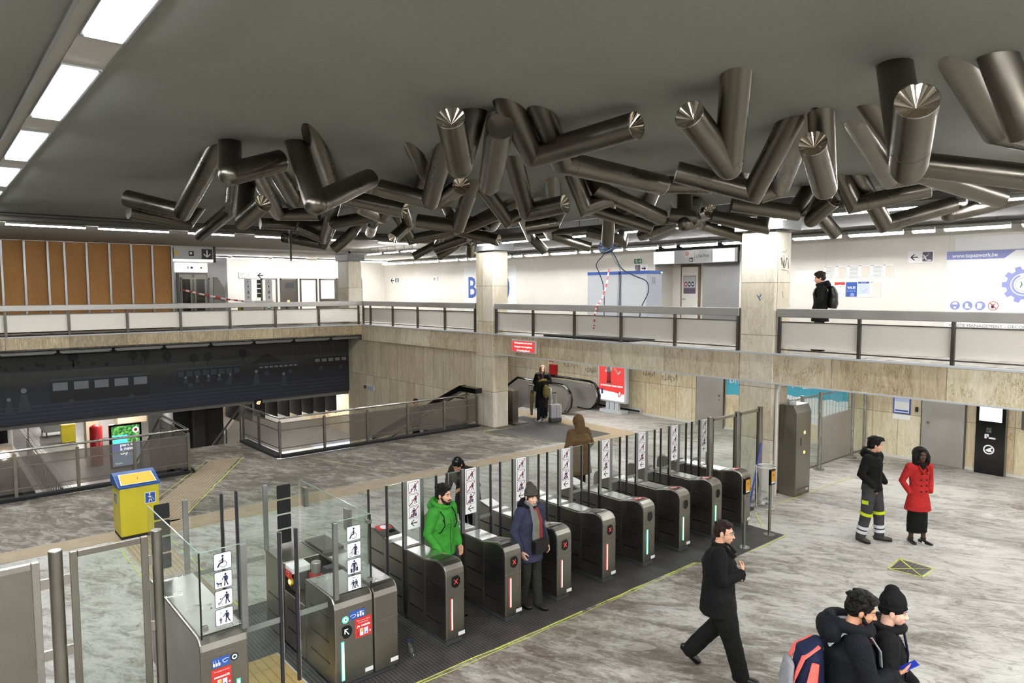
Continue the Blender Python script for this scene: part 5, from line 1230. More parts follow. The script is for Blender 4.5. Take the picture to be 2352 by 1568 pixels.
wsign('direction_sign', WX, 28.8, 28.15, 4.88, 5.17, .012, 'white', 'small faded white arrow panel left of the banner with the blue letter', 'sign', lambda F, w, h: (F.rect(0, 0, w, h, 'white', 1), arrow_left(F, w*.28, h*.48, w*.3, 'dark_grey', 2, .16), F.rrect(w*.6, h*.15, w*.8, h*.85, .01, 'paper_text', 2)))
def d_B(F, w, h):
    F.rect(0, 0, w, h, 'white', 1); F.text('B', .62, .72, 1.35, 'blue_print', 2, bold=.02, width=.62); F.disc(2.75, 1.15, .55, 'blue_print', 2, ry=.7); F.rect(2.2, .3, 2.75, 2.1, 'white', 3)
wsign('banner', WX, 26.2, 22.43, 3.4, 5.5, .008, 'white', 'white banner with a large blue B, half hidden by the middle pillar', 'banner', d_B)
wsign('exit_sign', WX, 16.02, 15.7, 5.36, 5.53, .03, 'green_print', 'small green running-man exit sign above the white cabinets', 'sign', lambda F, w, h: (F.rect(0, 0, w, h, 'green_print', 1), pic_man(F, w*.3, h*.1, h*.8, 'white', 2, .25), F.line([(w*.6, h*.5), (w*.85, h*.5)], .03, 'white', 2), F.rect(w*.9, 0, w, h, 'white', 2)))
wsign('direction_sign', WX, 16.02, 15.45, 5.07, 5.33, .012, 'white', 'white panel with purple stair symbol and right arrow below the green exit sign', 'sign', lambda F, w, h: (F.rect(0, 0, w, h, 'white', 1), F.rect(.03, .02, .26, h-.02, 'purple_print', 2), F.line([(.06, .05), (.12, .1), (.12, .2)], .02, 'white', 3), F.line([(.34, h*.45), (.48, h*.45)], .05, 'black', 2), F.line([(.44, h*.25), (.5, h*.45), (.44, h*.65)], .03, 'black', 2)))
# blue and white banner
def d_top(F, w, h):
    F.rect(0, 0, w, h, 'white', 1)
    F.poly([(0, h-.2), (1.2, h-.2), (1.42, h-.02), (w, h-.02), (w, h), (0, h)], 'lilac_print', 2)
    F.text('www.topazwork.be', .12, h-.15, .13, 'white', 3, 'LEFT', bold=.003, width=.95)
    X_ = [.22+.267*i for i in range(4)]; zc = .6
    for i in range(4): F.disc(X_[i], zc, .108, 'lilac_print' if i < 3 else 'red_print', 2)
    F.disc(X_[3], zc, .094, 'white', 3); F.line([(X_[3]-.07, zc+.07), (X_[3]+.07, zc-.07)], .015, 'red_print', 5)
    x = X_[0]; F.disc(x, zc+.03, .056, 'white', 3); F.rect(x-.052, zc-.03, x+.052, zc+.025, 'lilac_print', 4); F.poly([(x-.035, zc-.03), (x+.035, zc-.03), (x+.018, zc-.075), (x-.018, zc-.075)], 'white', 4)
    x = X_[1]; F.poly([(x-.04, zc+.06), (x+.01, zc+.06), (x+.02, zc-.01), (x+.06, zc-.04), (x+.06, zc-.065), (x-.05, zc-.065)], 'white', 3)
    x = X_[2]; F.rect(x-.06, zc-.07, x+.01, zc+.06, 'white', 3); F.poly([(x+.01, zc+.06), (x+.05, zc+.04), (x+.03, zc-.07), (x+.01, zc-.07)], 'pale_blue', 3)
    x = X_[3]; F.disc(x-.01, zc-.025, .034, 'dark_grey', 4, 10); [F.line([(x-.01, zc-.025), (x-.045+.022*q, zc+.05)], .01, 'dark_grey', 4) for q in range(5)]
    cx, cz, R = 1.6, 1.1, .345; pts = []
    for k in range(10):
        a0 = 2*PI*k/10
        for da, rr in ((-.2, R), (-.13, R*1.24), (.13, R*1.24), (.2, R)): pts.append((cx+rr*math.cos(a0+da), cz+rr*math.sin(a0+da)))
    F.poly(pts, 'lilac_print', 2); F.disc(cx, cz, .26, 'white', 3, 28); F.arc(cx, cz, .215, .045, 110, 400, 'lilac_print', 4, 24); F.disc(cx, cz, .175, 'paper', 4, 24); F.arc(cx, cz, .155, .007, 0, 360, 'green_print', 5, 24); F.line([(cx-.05, cz+.06), (cx-.03, cz), (cx-.06, cz-.06)], .02, 'green_print', 5)
    F.text('WASTE MANAGEMENT - DECONSTRUCTION - RECYCLING', .1, .08, .1, 'mid_grey', 3, 'LEFT', width=2.9); F.rect(0, 0, w, .05, 'lilac_print', 3)
wsign('banner', WX, 6.15, 2.9, 3.42, 5.34, .008, 'white', 'white banner with blue header reading www.topazwork.be and a gear emblem', 'banner', d_top)
wsign('wall_panel_board', 19.399, 5.98, 2.5, 5.36, 5.68, .004, 'white', 'plain pale board above the blue and white banner', 'panel')
# doorway fascia with line names
def d_fas(F, w, h):
    F.rect(0, 0, w, h, 'alu', 1); F.rect(0, .02, .85, h-.02, 'box_lit', 2); F.rect(2.35, .02, w-.1, h-.02, 'box_lit', 2)
    F.arc(1.37, h*.72, .045, .03, 0, 360, 'red_print', 3, 14); F.rect(1.46, h*.1, 1.6, h*.42, 'dark_grey', 3); F.text('83', 1.53, h*.17, .1, 'paper', 4)
    F.text('J. Van Praet', 1.72, h*.42, .15, 'dark_grey', 3, 'LEFT', width=.5); F.text('A. Orts', 2.36, h*.42, .15, 'dark_grey', 3, 'LEFT', width=.3); F.line([(1.66, .05), (1.66, h-.05)], .008, 'dark_grey', 3); F.line([(2.29, .05), (2.29, h-.05)], .008, 'dark_grey', 3)
    F.text('sortie', 2.1, h*.22, .06, 'mid_grey', 3)
wsign('lit_fascia', 19.4, 15.12, 11.9, 5.3, 5.74, .08, 'alu', 'lit aluminium fascia with line names above the dark doorway', 'sign', d_fas)
# door in the recess
root = empty('service_door', (0, 0, 0), 'beige door with brown frame and safety poster inside the recess', 'door')
m = MB(); m.box(20.36, 13.95, 3.05, 20.4, 14.75, 5.3, 'brown_wood'); m.build('frame', parent=root)
m = MB(); m.box(20.33, 14.02, 3.05, 20.36, 14.68, 5.23, 'wall_panel'); m.build('door_leaf', parent=root)
m = MB(); m.box(20.27, 14.6, 4.1, 20.33, 14.63, 4.13, 'steel'); m.box(20.27, 14.5, 4.1, 20.29, 14.63, 4.13, 'steel'); m.build('handle', parent=root)
F = Flat((20.325, 14.6, 4.3), (0, -1, 0), (0, 0, 1)); F.rect(0, 0, .5, .62, 'purple_print', 1); F.rect(.02, .2, .48, .6, 'paper_text', 2)
for q in range(3): F.disc(.1+.14*q, .33, .06, 'navy_print' if q else 'dark_red_print', 3, 16, ry=.09); F.disc(.1+.14*q, .33, .035, 'white', 4, 12)
F.mb.build('poster', parent=root)
# white cabinets
for lab, x, y0, y1, dep in (('tall white cabinet with blue top, the left one, without green light', 15.5, 14.62, 13.4, .75), ('tall white cabinet with blue top and green light, right of the other', 15.5, 13.3, 12.33, .62)):
    root = empty('white_cabinet', (0, 0, 0), lab, 'cabinet', 'white cabinets on the walkway')
    m = MB(); m.box(x, y1, 3.07, x+dep, y0, 4.88, 'cabinet_white'); m.build('body', parent=root, bevel=.01)
    m = MB(); m.box(x-.01, y1-.01, 4.88, x+dep+.01, y0+.01, 4.97, 'blue_print'); m.build('top', parent=root, bevel=.008)
    m = MB(); m.box(x-.008, y1+.04, 3.15, x, y0-.04, 4.84, 'light_grey'); m.build('door', parent=root)
    if y0 < 14:
        m = MB(); m.box(x+dep-.05, y1-.02, 4.9, x+dep, y1-.01, 4.94, 'green_core'); m.build('status_light', parent=root)
        m = MB(); [m.box(x+.2+.05*q, y1-.004, 4.6, x+.22+.05*q, y1, 4.78, 'mid_grey') for q in range(3)]; m.build('vent', parent=root)
m = MB(); m.box(14.2, 11.9, 3.05, 15.3, 15.2, 3.1, 'black'); m.build('rubber_mat', label='black rubber mat on the walkway in front of the white cabinets', cat='mat')
# cable bundle and hanging cables, barrier tape
root = empty('cable_coil', (0, 0, 0), 'dark blue coil of cable hanging from the ceiling above the white cabinets', 'cable')
m = MB(); rr = random.Random(5)
for k in range(34):
    cx, cy, cz = 14.3+rr.uniform(-.05, .05), 12.75+rr.uniform(-.05, .05), 5.62+rr.uniform(-.06, .06); R = rr.uniform(.16, .3); tl = rr.uniform(-.5, .5)
    m.tube([(cx+R*.5*math.cos(t)*math.sin(tl)+.1*math.sin(t), cy+R*math.cos(t), cz+R*.55*math.sin(t)) for t in [2*PI*i/16 for i in range(17)]], .018, rr.choice(['cable_blue', 'cable_blue', 'cable_grey']), 6)
m.build('loop', parent=root)
def cable(pts, r, mat, lab):
    P = [Vector(p) for p in pts]; out = []
    for i in range(len(P)-1):
        p0, p1, p2, p3 = P[max(i-1, 0)], P[i], P[i+1], P[min(i+2, len(P)-1)]
        for t in (0, .25, .5, .75): out.append(.5*((2*p1)+(-p0+p2)*t+(2*p0-5*p1+4*p2-p3)*t*t+(-p0+3*p1-3*p2+p3)*t**3))
    out.append(P[-1]); m = MB(); m.tube(out, r, mat, 6); return m.build('cable', label=lab, cat='cable')
cable([(14.3, 12.8, 5.6), (14.4, 13.0, 5.4), (14.6, 13.45, 5.15), (14.9, 13.6, 4.9), (15.1, 13.6, 4.4), (15.1, 13.6, 3.1)], .014, 'cable_blue', 'dark cable hanging in front of the left white cabinet')
cable([(14.3, 12.7, 5.6), (14.4, 12.55, 5.3), (14.6, 12.5, 5.0), (14.8, 12.2, 4.8), (14.85, 11.85, 4.65), (14.85, 11.8, 4.35), (14.8, 12.0, 3.9), (14.8, 12.1, 3.1)], .016, 'cable_blue', 'dark blue looping cable in front of the right white cabinet')
cable([(14.3, 12.7, 5.6), (14.38, 12.6, 5.25), (14.5, 12.45, 4.9), (14.5, 12.5, 4.3), (14.45, 12.6, 3.1)], .006, 'cable_grey', 'thin grey cable hanging from the coil between the white cabinets')
m = MB(); P = [Vector((14.3, 12.7, 5.0)), Vector((14.1, 12.6, 4.6)), Vector((13.95, 12.62, 4.2)), Vector((13.77, 12.66, 4.0)), Vector((13.7, 12.66, 3.8)), Vector((13.72, 12.7, 3.5)), Vector((13.74, 12.75, 3.35))]
for i in range(len(P)-1):
    for j in range(4): m.obox(P[i].lerp(P[i+1], j/4), P[i].lerp(P[i+1], (j+1)/4), .05, .004, 'white' if (i*4+j) % 2 else 'red_print', (1, 0, 0))
m.build('barrier_tape', label='red and white barrier tape dangling over the railing before the white cabinets', cat='tape')

# ------------------------------------------------------------------ lower right wall
def steel_door(y0, y1, lab, lock):
    root = empty('steel_door', (0, 0, 0), lab, 'door')
    m = MB(); m.box(19.35, y1-.03, 0, 19.39, y0+.03, 2.16, 'steel_dark'); m.build('frame', parent=root)
    m = MB(); m.box(19.33, y1, .01, 19.352, y0, 2.13, 'steel_sheet'); m.build('door_leaf', parent=root)
    m = MB(); m.cyl((19.33, lock, 1.05), (19.3, lock, 1.05), .035, 'steel_bright', 14); m.cyl((19.33, lock, .92), (19.31, lock, .92), .02, 'steel_bright', 12); m.build('lock', parent=root)
steel_door(13.32, 12.32, 'brushed steel door in the stone wall left of the DIT poster', 12.45)
steel_door(6.55, 5.6, 'brushed steel door in the right stone wall behind the woman in red', 6.4)
wsign('poster', 19.396, 12.24, 11.2, 1.0, 2.3, .01, 'cyan_print', 'turquoise poster reading DIT with sand at the bottom, partly hidden by the graffiti pillar', 'poster', lambda F, w, h: (F.rect(0, 0, w, h, 'cyan_print', 1), F.poly([(0, 0), (w, 0), (w, .12), (w*.6, .09), (w*.3, .14), (.0, .1)], 'sand_print', 2), F.text('DIT', .1, .5, .28, 'white', 2, 'LEFT', bold=.004, width=.4)))
def d_beach(F, w, h):
    F.rect(0, 0, w, h, 'cyan_print', 1); F.rect(0, 0, w, h*.12, 'sand_print', 2)
    for i in range(22): F.rect(w*i/22+.006, h*.1, w*(i+1)/22-.006, h*.48+.02*math.sin(i*1.3), 'white', 3)
    F.rect(0, h*.2, w, h*.24, 'paper', 4); F.poly([(w*.3, h*.6), (w*.95, h*.68), (w*.95, h*.9), (w*.35, h*.95)], 'paper', 2)
    F.line([(w*.14, h*.6), (w*.14, h)], .03, 'white', 2)
wsign('poster', 19.396, 10.3, 8.42, .35, 2.35, .01, 'cyan_print', 'large turquoise poster with a white picket fence, behind the glass barrier', 'poster', d_beach)
wsign('framed_notice', 19.396, 7.26, 6.84, 1.18, 1.75, .02, 'blue_print', 'white notice in a blue frame on the stone wall left of the steel door', 'notice', lambda F, w, h: (F.rect(.03, .03, w-.03, h-.03, 'white', 1), F.rect(.03, h*.55, w-.03, h-.03, 'pale_blue', 2), F.line([(.08, h*.75), (.3, h*.75)], .01, 'mid_grey', 3), F.rect(.05, .06, w-.05, .1, 'blue_print', 3)))
wsign('paper_sheet', 19.395, 7.27, 6.84, 1.03, 1.15, .006, 'paper', 'strip of white paper under the blue framed notice', 'notice')
wsign('call_box', 19.396, 6.72, 6.66, 1.28, 1.4, .05, 'black', 'small black call box left of the steel door behind the woman in red', 'box', bevel=.006)
root = wsign('info_kiosk', 19.365, 5.33, 4.72, 0, 2.3, .14, 'black_gloss', 'tall black information kiosk with lit screen and round white emblem', 'kiosk', bevel=.008)
F = Flat((19.224, 5.33, 0), (0, -1, 0), (0, 0, 1)); F.rect(.07, 1.28, .53, 2.2, 'screen_white', 1); F.mb.build('screen', parent=root)
F = Flat((19.224, 5.33, 0), (0, -1, 0), (0, 0, 1)); F.rrect(.22, 1.0, .33, 1.13, .01, 'dark_grey', 1); F.disc(.3, 1.04, .01, 'light_grey', 2, 8); F.mb.build('card_slot', parent=root)
F = Flat((19.224, 5.33, 0), (0, -1, 0), (0, 0, 1)); F.rrect(.19, .86, .28, .97, .015, 'white', 1); F.rrect(.24, .86, .42, .9, .015, 'white', 1); F.disc(.235, .92, .02, 'lilac_print', 2, 10); F.mb.build('lettering', parent=root)
F = Flat((19.224, 5.33, 0), (0, -1, 0), (0, 0, 1)); F.arc(.29, .6, .1, .03, 0, 360, 'white', 1, 28); F.poly([(.215, .58), (.3, .64), (.38, .68), (.33, .6), (.37, .56), (.29, .54), (.23, .57)], 'white', 2)
F.mb.build('emblem', parent=root)
m = MB(); m.box(19.22, 4.715, 0, 19.365, 4.72, 2.3, 'steel'); m.build('side_trim', parent=root)
wsign('wall_box', 19.396, 4.45, 3.7, 1.15, 2.2, .05, 'steel_dark', 'grey steel box on the stone wall right of the black kiosk', 'box', lambda F, w, h: F.rect(.06, .06, w-.06, h-.06, 'mid_grey', 1))
# red poster display
root = empty('poster_stand', (0, 0, 0), 'free-standing light box with a red poster, in front of the stone wall', 'poster stand')
m = MB(); m.box(18.86, 15.92, .38, 19.06, 17.27, 2.25, 'light_grey'); m.build('case', parent=root, bevel=.05)
F = Flat((18.857, 17.19, .46), (0, -1, 0), (0, 0, 1)); w_, h_ = 1.19, 1.7
F.rect(0, 0, w_, h_, 'red_lit', 1); F.poly([(0, 0), (w_, 0), (w_, .26), (w_*.5, .31), (0, .34)], 'sign_lit', 2); F.text('LE PROCHAIN TRAIN ARRIVE', w_/2, .5, .075, 'sign_lit', 2, bold=.002, width=w_*.88)
F.rect(.1, .2, .2, .4, 'blue_print', 3); F.text('mobiel', .25, .18, .06, 'mid_grey', 3, 'LEFT'); F.poly([(.95, .12), (1.08, .26), (1.02, .42), (.88, .28)], 'red_lit', 3); F.poly([(.96, .2), (1.03, .28), (1.0, .35), (.93, .28)], 'sign_lit', 4)
F.line([(.44, 1.05), (.42, .66)], .1, 'dark_red_print', 3); F.line([(.52, 1.05), (.52, .66)], .1, 'dark_red_print', 3); F.disc(.4, .62, .08, 'mid_grey', 3, 12, ry=.03); F.disc(.56, .62, .08, 'mid_grey', 3, 12, ry=.03)
F.poly([(.36, 1.02), (.6, 1.02), (.62, 1.38), (.42, 1.38)], 'mid_grey', 4); F.line([(.42, 1.34), (.34, 1.08)], .06, 'skin_print', 5); F.disc(.33, 1.05, .045, 'white', 6, 10); F.line([(.62, 1.32), (.92, .98)], .06, 'skin_print', 5); F.line([(.9, .98), (1.0, 1.06)], .07, 'white', 6)
F.disc(.56, 1.5, .1, 'white', 5, 16, ry=.13); F.line([(.56, 1.38), (.58, 1.1)], .07, 'white', 6); F.mb.build('poster', parent=root)
m = MB(); m.box(18.9, 16.3, .12, 19.0, 16.9, .4, 'light_grey'); m.box(18.9, 16.48, .12, 18.895, 16.5, .4, 'black'); m.box(18.9, 16.72, .12, 18.895, 16.74, .4, 'black'); m.build('foot', parent=root)
m = MB(); m.box(18.78, 16.05, 0, 19.15, 17.1, .12, 'light_grey'); m.build('base_plate', parent=root, bevel=.01)
# graffiti on the wall
F = WF(19.392)
for y0, z0, n, wd, am in ((19.6, 1.48, 14, .9, .07), (18.4, 1.38, 18, .6, .1), (15.6, 1.48, 16, .55, .06), (14.8, 1.42, 16, .7, .1)):
    F.line([(-y0+wd*t/n+.06*math.sin(t*2.3), z0+am*math.sin(t*1.9)+am*.5*math.cos(t*3.1)) for t in range(n)], .014, 'graffiti', 1)
F.mb.build('graffiti', label=None, parent=bpy.data.objects['wall_right_lower'])
wsign('fire_point', 19.396, 20.4, 20.15, 1.55, 1.85, .04, 'red_print', 'small red fire notice high on the wall behind the escalator', 'sign')
wsign('fire_point', 19.396, 20.35, 19.95, .95, 1.45, .08, 'red_plastic', 'red fire box on the wall behind the escalator', 'box')
# small plate on the pit wall
wsign('wall_plate', 13.895, 25.79, 24.95, .38, .56, .03, 'light_grey', 'small grey plate on the stone wall beside the mural', 'sign', lambda F, w, h: (F.rect(.02, .02, .22, h-.02, 'dark_grey', 1), F.text('Accès', .5, .06, .09, 'mid_grey', 1)))
# escalator
root = empty('escalator', (0, 0, 0), 'escalator with steel balustrades and black handrails beside the stone wall', 'escalator')
for k, x in enumerate((17.3, 18.75)):
    pr = [(17.45, .12), (17.3, .3), (17.22, .55), (17.3, .8), (17.5, .95), (19.6, 1.0), (20.0, 1.02), (23.5, -1.1), (23.5, -1.9), (19.7, .0), (17.6, .0)]
    m = MB(); m.prism(pr, 0, x, x+.06, 'steel_sheet'); m.build('balustrade', parent=root)
    hp = [(x+.03, 18.2, .04), (x+.03, 17.6, .03), (x+.03, 17.3, .13), (x+.03, 17.13, .33), (x+.03, 17.09, .57), (x+.03, 17.17, .82), (x+.03, 17.36, 1.0), (x+.03, 17.6, 1.06), (x+.03, 19.5, 1.09), (x+.03, 20.0, 1.1), (x+.03, 23.5, -1.0)]
    m = MB(); m.tube(hp, .045, 'black_gloss', 10); m.build('handrail', parent=root)
    m = MB(); m.tube([(x+.03+.05*(1 if k else -1), y, z_) for _, y, z_ in hp[1:9]], .012, 'steel_bright', 8); m.build('newel_trim', parent=root)
m = MB()
for i in range(13): m.box(17.38, 19.9+.3*i, -.17*i-.6, 18.73, 20.2+.3*i, -.17*i-.05, 'stair_step')
m.box(17.38, 17.6, -.02, 18.73, 19.9, .012, 'steel'); m.build('steps', parent=root)
m = MB(); m.box(19.29, 15.6, .075, 19.365, 19.5, .2, 'light_grey'); m.box(19.27, 15.65, .1, 19.29, 19.5, .16, 'black'); m.build('skirting_duct', label='low duct with a black slot along the stone wall right of the escalator', cat='duct')
m = MB(); m.tube([(16.9, 17.7, 0), (16.9, 17.7, .95), (16.9, 18.9, .98)], .03, 'steel', 10); m.box(16.89, 17.75, .1, 16.91, 18.9, .9, 'glass'); m.build('guard_rail', label='steel hoop rail at the head of the escalator', cat='railing')
root = empty('gate_column', (0, 0, 0), 'grey steel gate column just right of the middle pillar', 'column')
m = MB(); m.box(14.85, 17.4, 0, 15.1, 18.6, 1.1, 'steel_dark'); m.build('body', parent=root, bevel=.02)
m = MB(); m.box(14.83, 17.38, 1.1, 15.12, 18.62, 1.16, 'steel_bright'); m.build('top', parent=root); m = MB(); m.box(14.7, 17.1, 0, 15.3, 18.8, .04, 'steel'); m.build('base_plate', parent=root)
m = MB(); m.box(15.3, 18.6, 0, 15.36, 23, 1.0, 'steel'); m.tube([(15.33, 18.5, .9), (15.33, 19.0, 1.12), (15.33, 23, 1.15)], .04, 'black_gloss', 8); m.build('balustrade', label='second steel balustrade left of the escalator, behind the middle pillar', cat='escalator')

# ------------------------------------------------------------------ upper left: hoarding, lift, gates
root = empty('hoarding', (0, 0, 0), 'chipboard hoarding with metal studs on the left walkway', 'hoarding')
st_x = [-1.5, -.85, -.2, .55, 1.25, 2.0, 2.59, 3.22, 3.68, 4.31, 4.98, 5.65, 6.31, 6.95]
for a, b in zip(st_x, st_x[1:]): m = MB(); m.box(a+.02, 27.0, 3.06, b-.02, 27.02, 6.1, 'osb'); m.build('board', parent=root)
for x in st_x: m = MB(); m.box(x-.03, 26.93, 3.05, x+.03, 27.02, 6.12, 'alu'); m.build('stud', parent=root)
for z_ in (3.05, 6.06): m = MB(); m.box(-1.5, 26.93, z_, 6.95, 27.0, z_+.06, 'alu'); m.build('rail', parent=root)
m = MB(); m.box(7.02, 26.95, 5.62, 8.38, 27.1, 6.0, 'light_grey'); root = m.build('hanging_sign', label='hanging direction sign with black down arrow right of the chipboard hoarding', cat='sign')
F = Flat((7.02, 26.945, 5.62), (1, 0, 0), (0, 0, 1)); F.rect(0, .02, 1.36, .36, 'paper_text', 1); F.rect(.95, .01, 1.33, .37, 'black', 2); F.line([(1.14, .31), (1.14, .08)], .04, 'white', 3); F.line([(1.03, .18), (1.14, .07), (1.25, .18)], .04, 'white', 3)
F.rrect(.5, .1, .68, .28, .01, 'black', 2); F.rect(.54, .16, .62, .24, 'white', 3); F.rect(.02, .1, .14, .28, 'yellow_print', 2); F.mb.build('print', parent=root)
m = MB(); m.box(8.4, 26.9, 5.5, 8.46, 27.0, 6.1, 'dark_grey'); m.build('hanger', parent=root)
# lift
root = empty('lift', (0, 0, 0), 'steel clad lift with glazed doors and lit white header behind the walkway', 'lift')
m = MB(); m.box(7.3, 31.0, 3.05, 10.2, 33, 5.9, 'alu'); m.build('cladding', parent=root)
m = MB(); m.box(8.1, 30.9, 5.25, 9.35, 31.0, 5.62, 'box_lit'); m.box(7.9, 30.9, 5.68, 9.6, 31.0, 5.78, 'sign_lit'); m.build('lit_header', parent=root)
F = Flat((8.1, 30.89, 5.25), (1, 0, 0), (0, 0, 1)); F.arc(.3, .18, .06, .02, 0, 360, 'red_print', 1, 14); F.disc(.62, .18, .06, 'lilac_print', 1); F.rect(.45, .12, .5, .24, 'yellow_print', 1); F.disc(1.0, .18, .045, 'yellow_print', 1); F.mb.build('line_symbol', parent=root)
m = MB(); m.box(8.15, 30.93, 3.05, 9.35, 31.0, 5.22, 'steel_dark'); m.build('door_frame', parent=root)
for a in (8.22, 8.8): m = MB(); m.box(a, 30.9, 3.1, a+.5, 30.93, 5.15, 'steel'); m.box(a+.08, 30.89, 3.5, a+.42, 30.9, 5.0, 'black_gloss'); m.build('door', parent=root)
# barrier gates upstairs
def upgate(x0, x1, lab, kind):
    root = empty('upper_gate', (0, 0, 0), lab, 'gate'); y = 29.0
    m = MB(); m.box(x0, y-.03, 3.05, x0+.06, y+.03, 4.98, 'steel_dark'); m.box(x1-.06, y-.03, 3.05, x1, y+.03, 4.98, 'steel_dark'); m.box(x0, y-.03, 4.92, x1, y+.03, 4.98, 'steel'); m.build('frame', parent=root)
    if kind == 'glass': m = MB(); m.box(x0+.06, y-.005, 3.15, x1-.06, y+.005, 4.92, 'glass'); m.build('glass_panel', parent=root)
    if kind == 'steel':
        m = MB(); m.box(x0+.06, y-.02, 3.1, x1-.06, y+.02, 4.95, 'steel_dark'); m.build('sheet', parent=root)
        F = Flat((x0, y-.021, 3.05), (1, 0, 0), (0, 0, 1)); F.disc(.35, .95, .06, 'amber_led', 1); F.rect(.22, .5, .3, .8, 'black', 1); F.rect(.4, .5, .6, .8, 'mid_grey', 1); F.rect(.2, 1.5, .6, 1.75, 'mid_grey', 1); F.mb.build('panel', parent=root)
    if kind == 'half': m = MB(); m.box(x0+.06, y-.02, 3.1, x1-.06, y+.02, 4.1, 'steel_dark'); m.build('sheet', parent=root)
    return root
upgate(7.75, 8.85, 'upper level glazed gate in front of the lift doors', 'glass')
m = MB(); m.prism([(8.98, 3.05), (8.98, 5.0), (9.15, 4.99), (9.38, 4.6), (9.42, 4.3), (9.42, 3.05)], 1, 28.97, 29.03, 'steel_dark'); m.build('curved_barrier', label='dark curved sheet barrier right of the lift gate', cat='barrier')
upgate(11.72, 12.5, 'dark steel intercom gate with a yellow button on the upper level', 'steel'); upgate(12.6, 13.4, 'open square gate frame right of the yellow button gate', 'none'); upgate(13.5, 14.3, 'upper level gate with a half height sheet panel', 'half'); upgate(10.9, 11.6, 'clear glazed gate left of the yellow button gate', 'glass')
m = MB(); m.prism([(14.32, 3.05), (14.32, 5.02), (14.5, 4.98), (14.75, 4.6), (14.8, 4.3), (14.8, 3.05)], 1, 28.97, 29.03, 'steel_dark'); m.build('curved_barrier', label='dark curved sheet barrier beside the far pillar', cat='barrier')
upgate(14.85, 15.6, 'narrow glazed gate at the far pillar', 'glass')
for x, lab, sq in ((10.15, 'upper level white sign board with pictograms beside the lift', 0), (11.0, 'upper level white sign board with four pictograms in the middle of the far gates', 0), (10.6, 'upper level sign board with black squares', 1)):
    y = 28.4; m = MB(); m.box(x-.2, y, 3.95, x+.2, y+.03, 4.05, 'white_plastic'); m.box(x-.22, y, 3.05, x+.22, y+.4, 3.95, 'steel'); m.box(x-.14, y, 4.05, x+.14, y+.02, 4.93, 'white' if not sq else 'glass'); o = m.build('sign_board', label=lab, cat='sign')
    F = Flat((0, y-.002, 0), (1, 0, 0), (0, 0, 1), lift=.003)
    for j in range(4):
        if sq: F.rect(x-.09, 4.75-.19*j, x+.09, 4.91-.19*j, 'black', 1)
        else: cell(F, x, 4.74-.21*j, .18, (pic_chair, pic_man, pic_case, pic_two)[j])
    if not sq and x > 10.5: F.disc(x, 3.8, .09, 'black', 1); F.line([(x-.03, 3.83), (x+.03, 3.77)], .02, 'green_core', 2); F.line([(x-.03, 3.77), (x-.03, 3.83), (x+.03, 3.83)], .02, 'green_core', 2)
    F.mb.build('pictogram', parent=o)
m = MB(); P = [Vector((7.8, 28.9, 4.5)), Vector((8.4, 28.9, 4.35)), Vector((9.4, 28.8, 4.12)), Vector((10.1, 28.6, 4.02))]
for i in range(3):
    for j in range(5): m.obox(P[i].lerp(P[i+1], j/5), P[i].lerp(P[i+1], (j+1)/5), .004, .07, 'white' if (i*5+j) % 2 else 'red_print')
m.build('barrier_tape', label='red and white tape stretched across the lift gate', cat='tape')
m = MB(); m.box(9.85, 28.6, 3.05, 10.25, 28.8, 3.85, 'yellow_plastic'); m.build('yellow_box', label='small yellow box behind the left walkway railing, below the tape end', cat='box')
F0 = MB(); F0.box(11.55, 33.44, 5.05, 12.9, 33.5, 5.35, 'white'); o = F0.build('direction_sign', label='white direction sign on the far wall above the gates', cat='sign')
F = Flat((11.55, 33.43, 5.05), (1, 0, 0), (0, 0, 1)); F.rect(.02, .02, .5, .28, 'paper_text', 1); F.line([(.05, .05), (.4, .25)], .05, 'white', 2); arrow_left(F, 1.0, .15, .25, 'black', 1, .2); F.mb.build('print', parent=o)
# hanging lamp bracket below the tubes
m = MB(); m.cyl((7.3, 17.3, 6.2), (7.3, 17.3, 5.2), .03, 'pipe', 8)
for dx, dy in ((-.5, 0), (.5, 0), (.25, .4), (-.25, -.4)): m.cyl((7.3, 17.3, 5.75), (7.3+dx, 17.3+dy, 6.05), .012, 'pipe', 6)
m.cyl((7.3, 17.3, 5.65), (7.3, 17.3, 5.82), .05, 'pipe', 10); m.build('hanging_bracket', label='thin dark bracket with stays hanging from the ceiling above the lift', cat='bracket')
m = MB(); m.cyl((13.2, 25.5, 6.02), (13.2, 25.5, 6.08), .07, 'lamp_body', 12); m.ell((13.2, 25.5, 5.98), (.06, .06, .05), 'black_gloss', None, 10, 6); m.build('dome_camera', label='small dome camera on the ceiling left of the far pillar', cat='camera')

# ------------------------------------------------------------------ platform level
root = empty('advert_screen', (0, 0, 0), 'lit advertising display reading part of a new city on the platform', 'display')
m = MB(); m.box(5.9, 33.55, -3.2, 7.15, 33.75, -1.28, 'black_gloss'); m.build('case', parent=root, bevel=.02)
F = Flat((5.98, 33.545, -3.1), (1, 0, 0), (0, 0, 1), lift=.002); F.rect(0, 0, 1.08, 1.74, 'screen_sky', 1); F.rect(0, 1.0, 1.08, 1.74, 'screen_leaves', 2); F.rect(.03, .95, .6, 1.35, 'screen_cyan', 3); F.rect(0, .65, .6, .95, 'screen_blue', 3); F.disc(.93, 1.52, .13, 'sign_lit', 3); F.disc(.93, 1.52, .07, 'red_print', 4)
for t, y in (('part of', .86), ('a new', .68), ('city', .5)): F.text(t, .3, y, .21, 'screen_text', 4, 'LEFT', bold=.007)
F.text('Brussels', .1, .1, .08, 'screen_text', 4, 'LEFT'); F.mb.build('screen', parent=root)
root = empty('yellow_bin', (5.35, 40.8, -3.2), 'yellow bin with writing far below on the platform', 'bin')
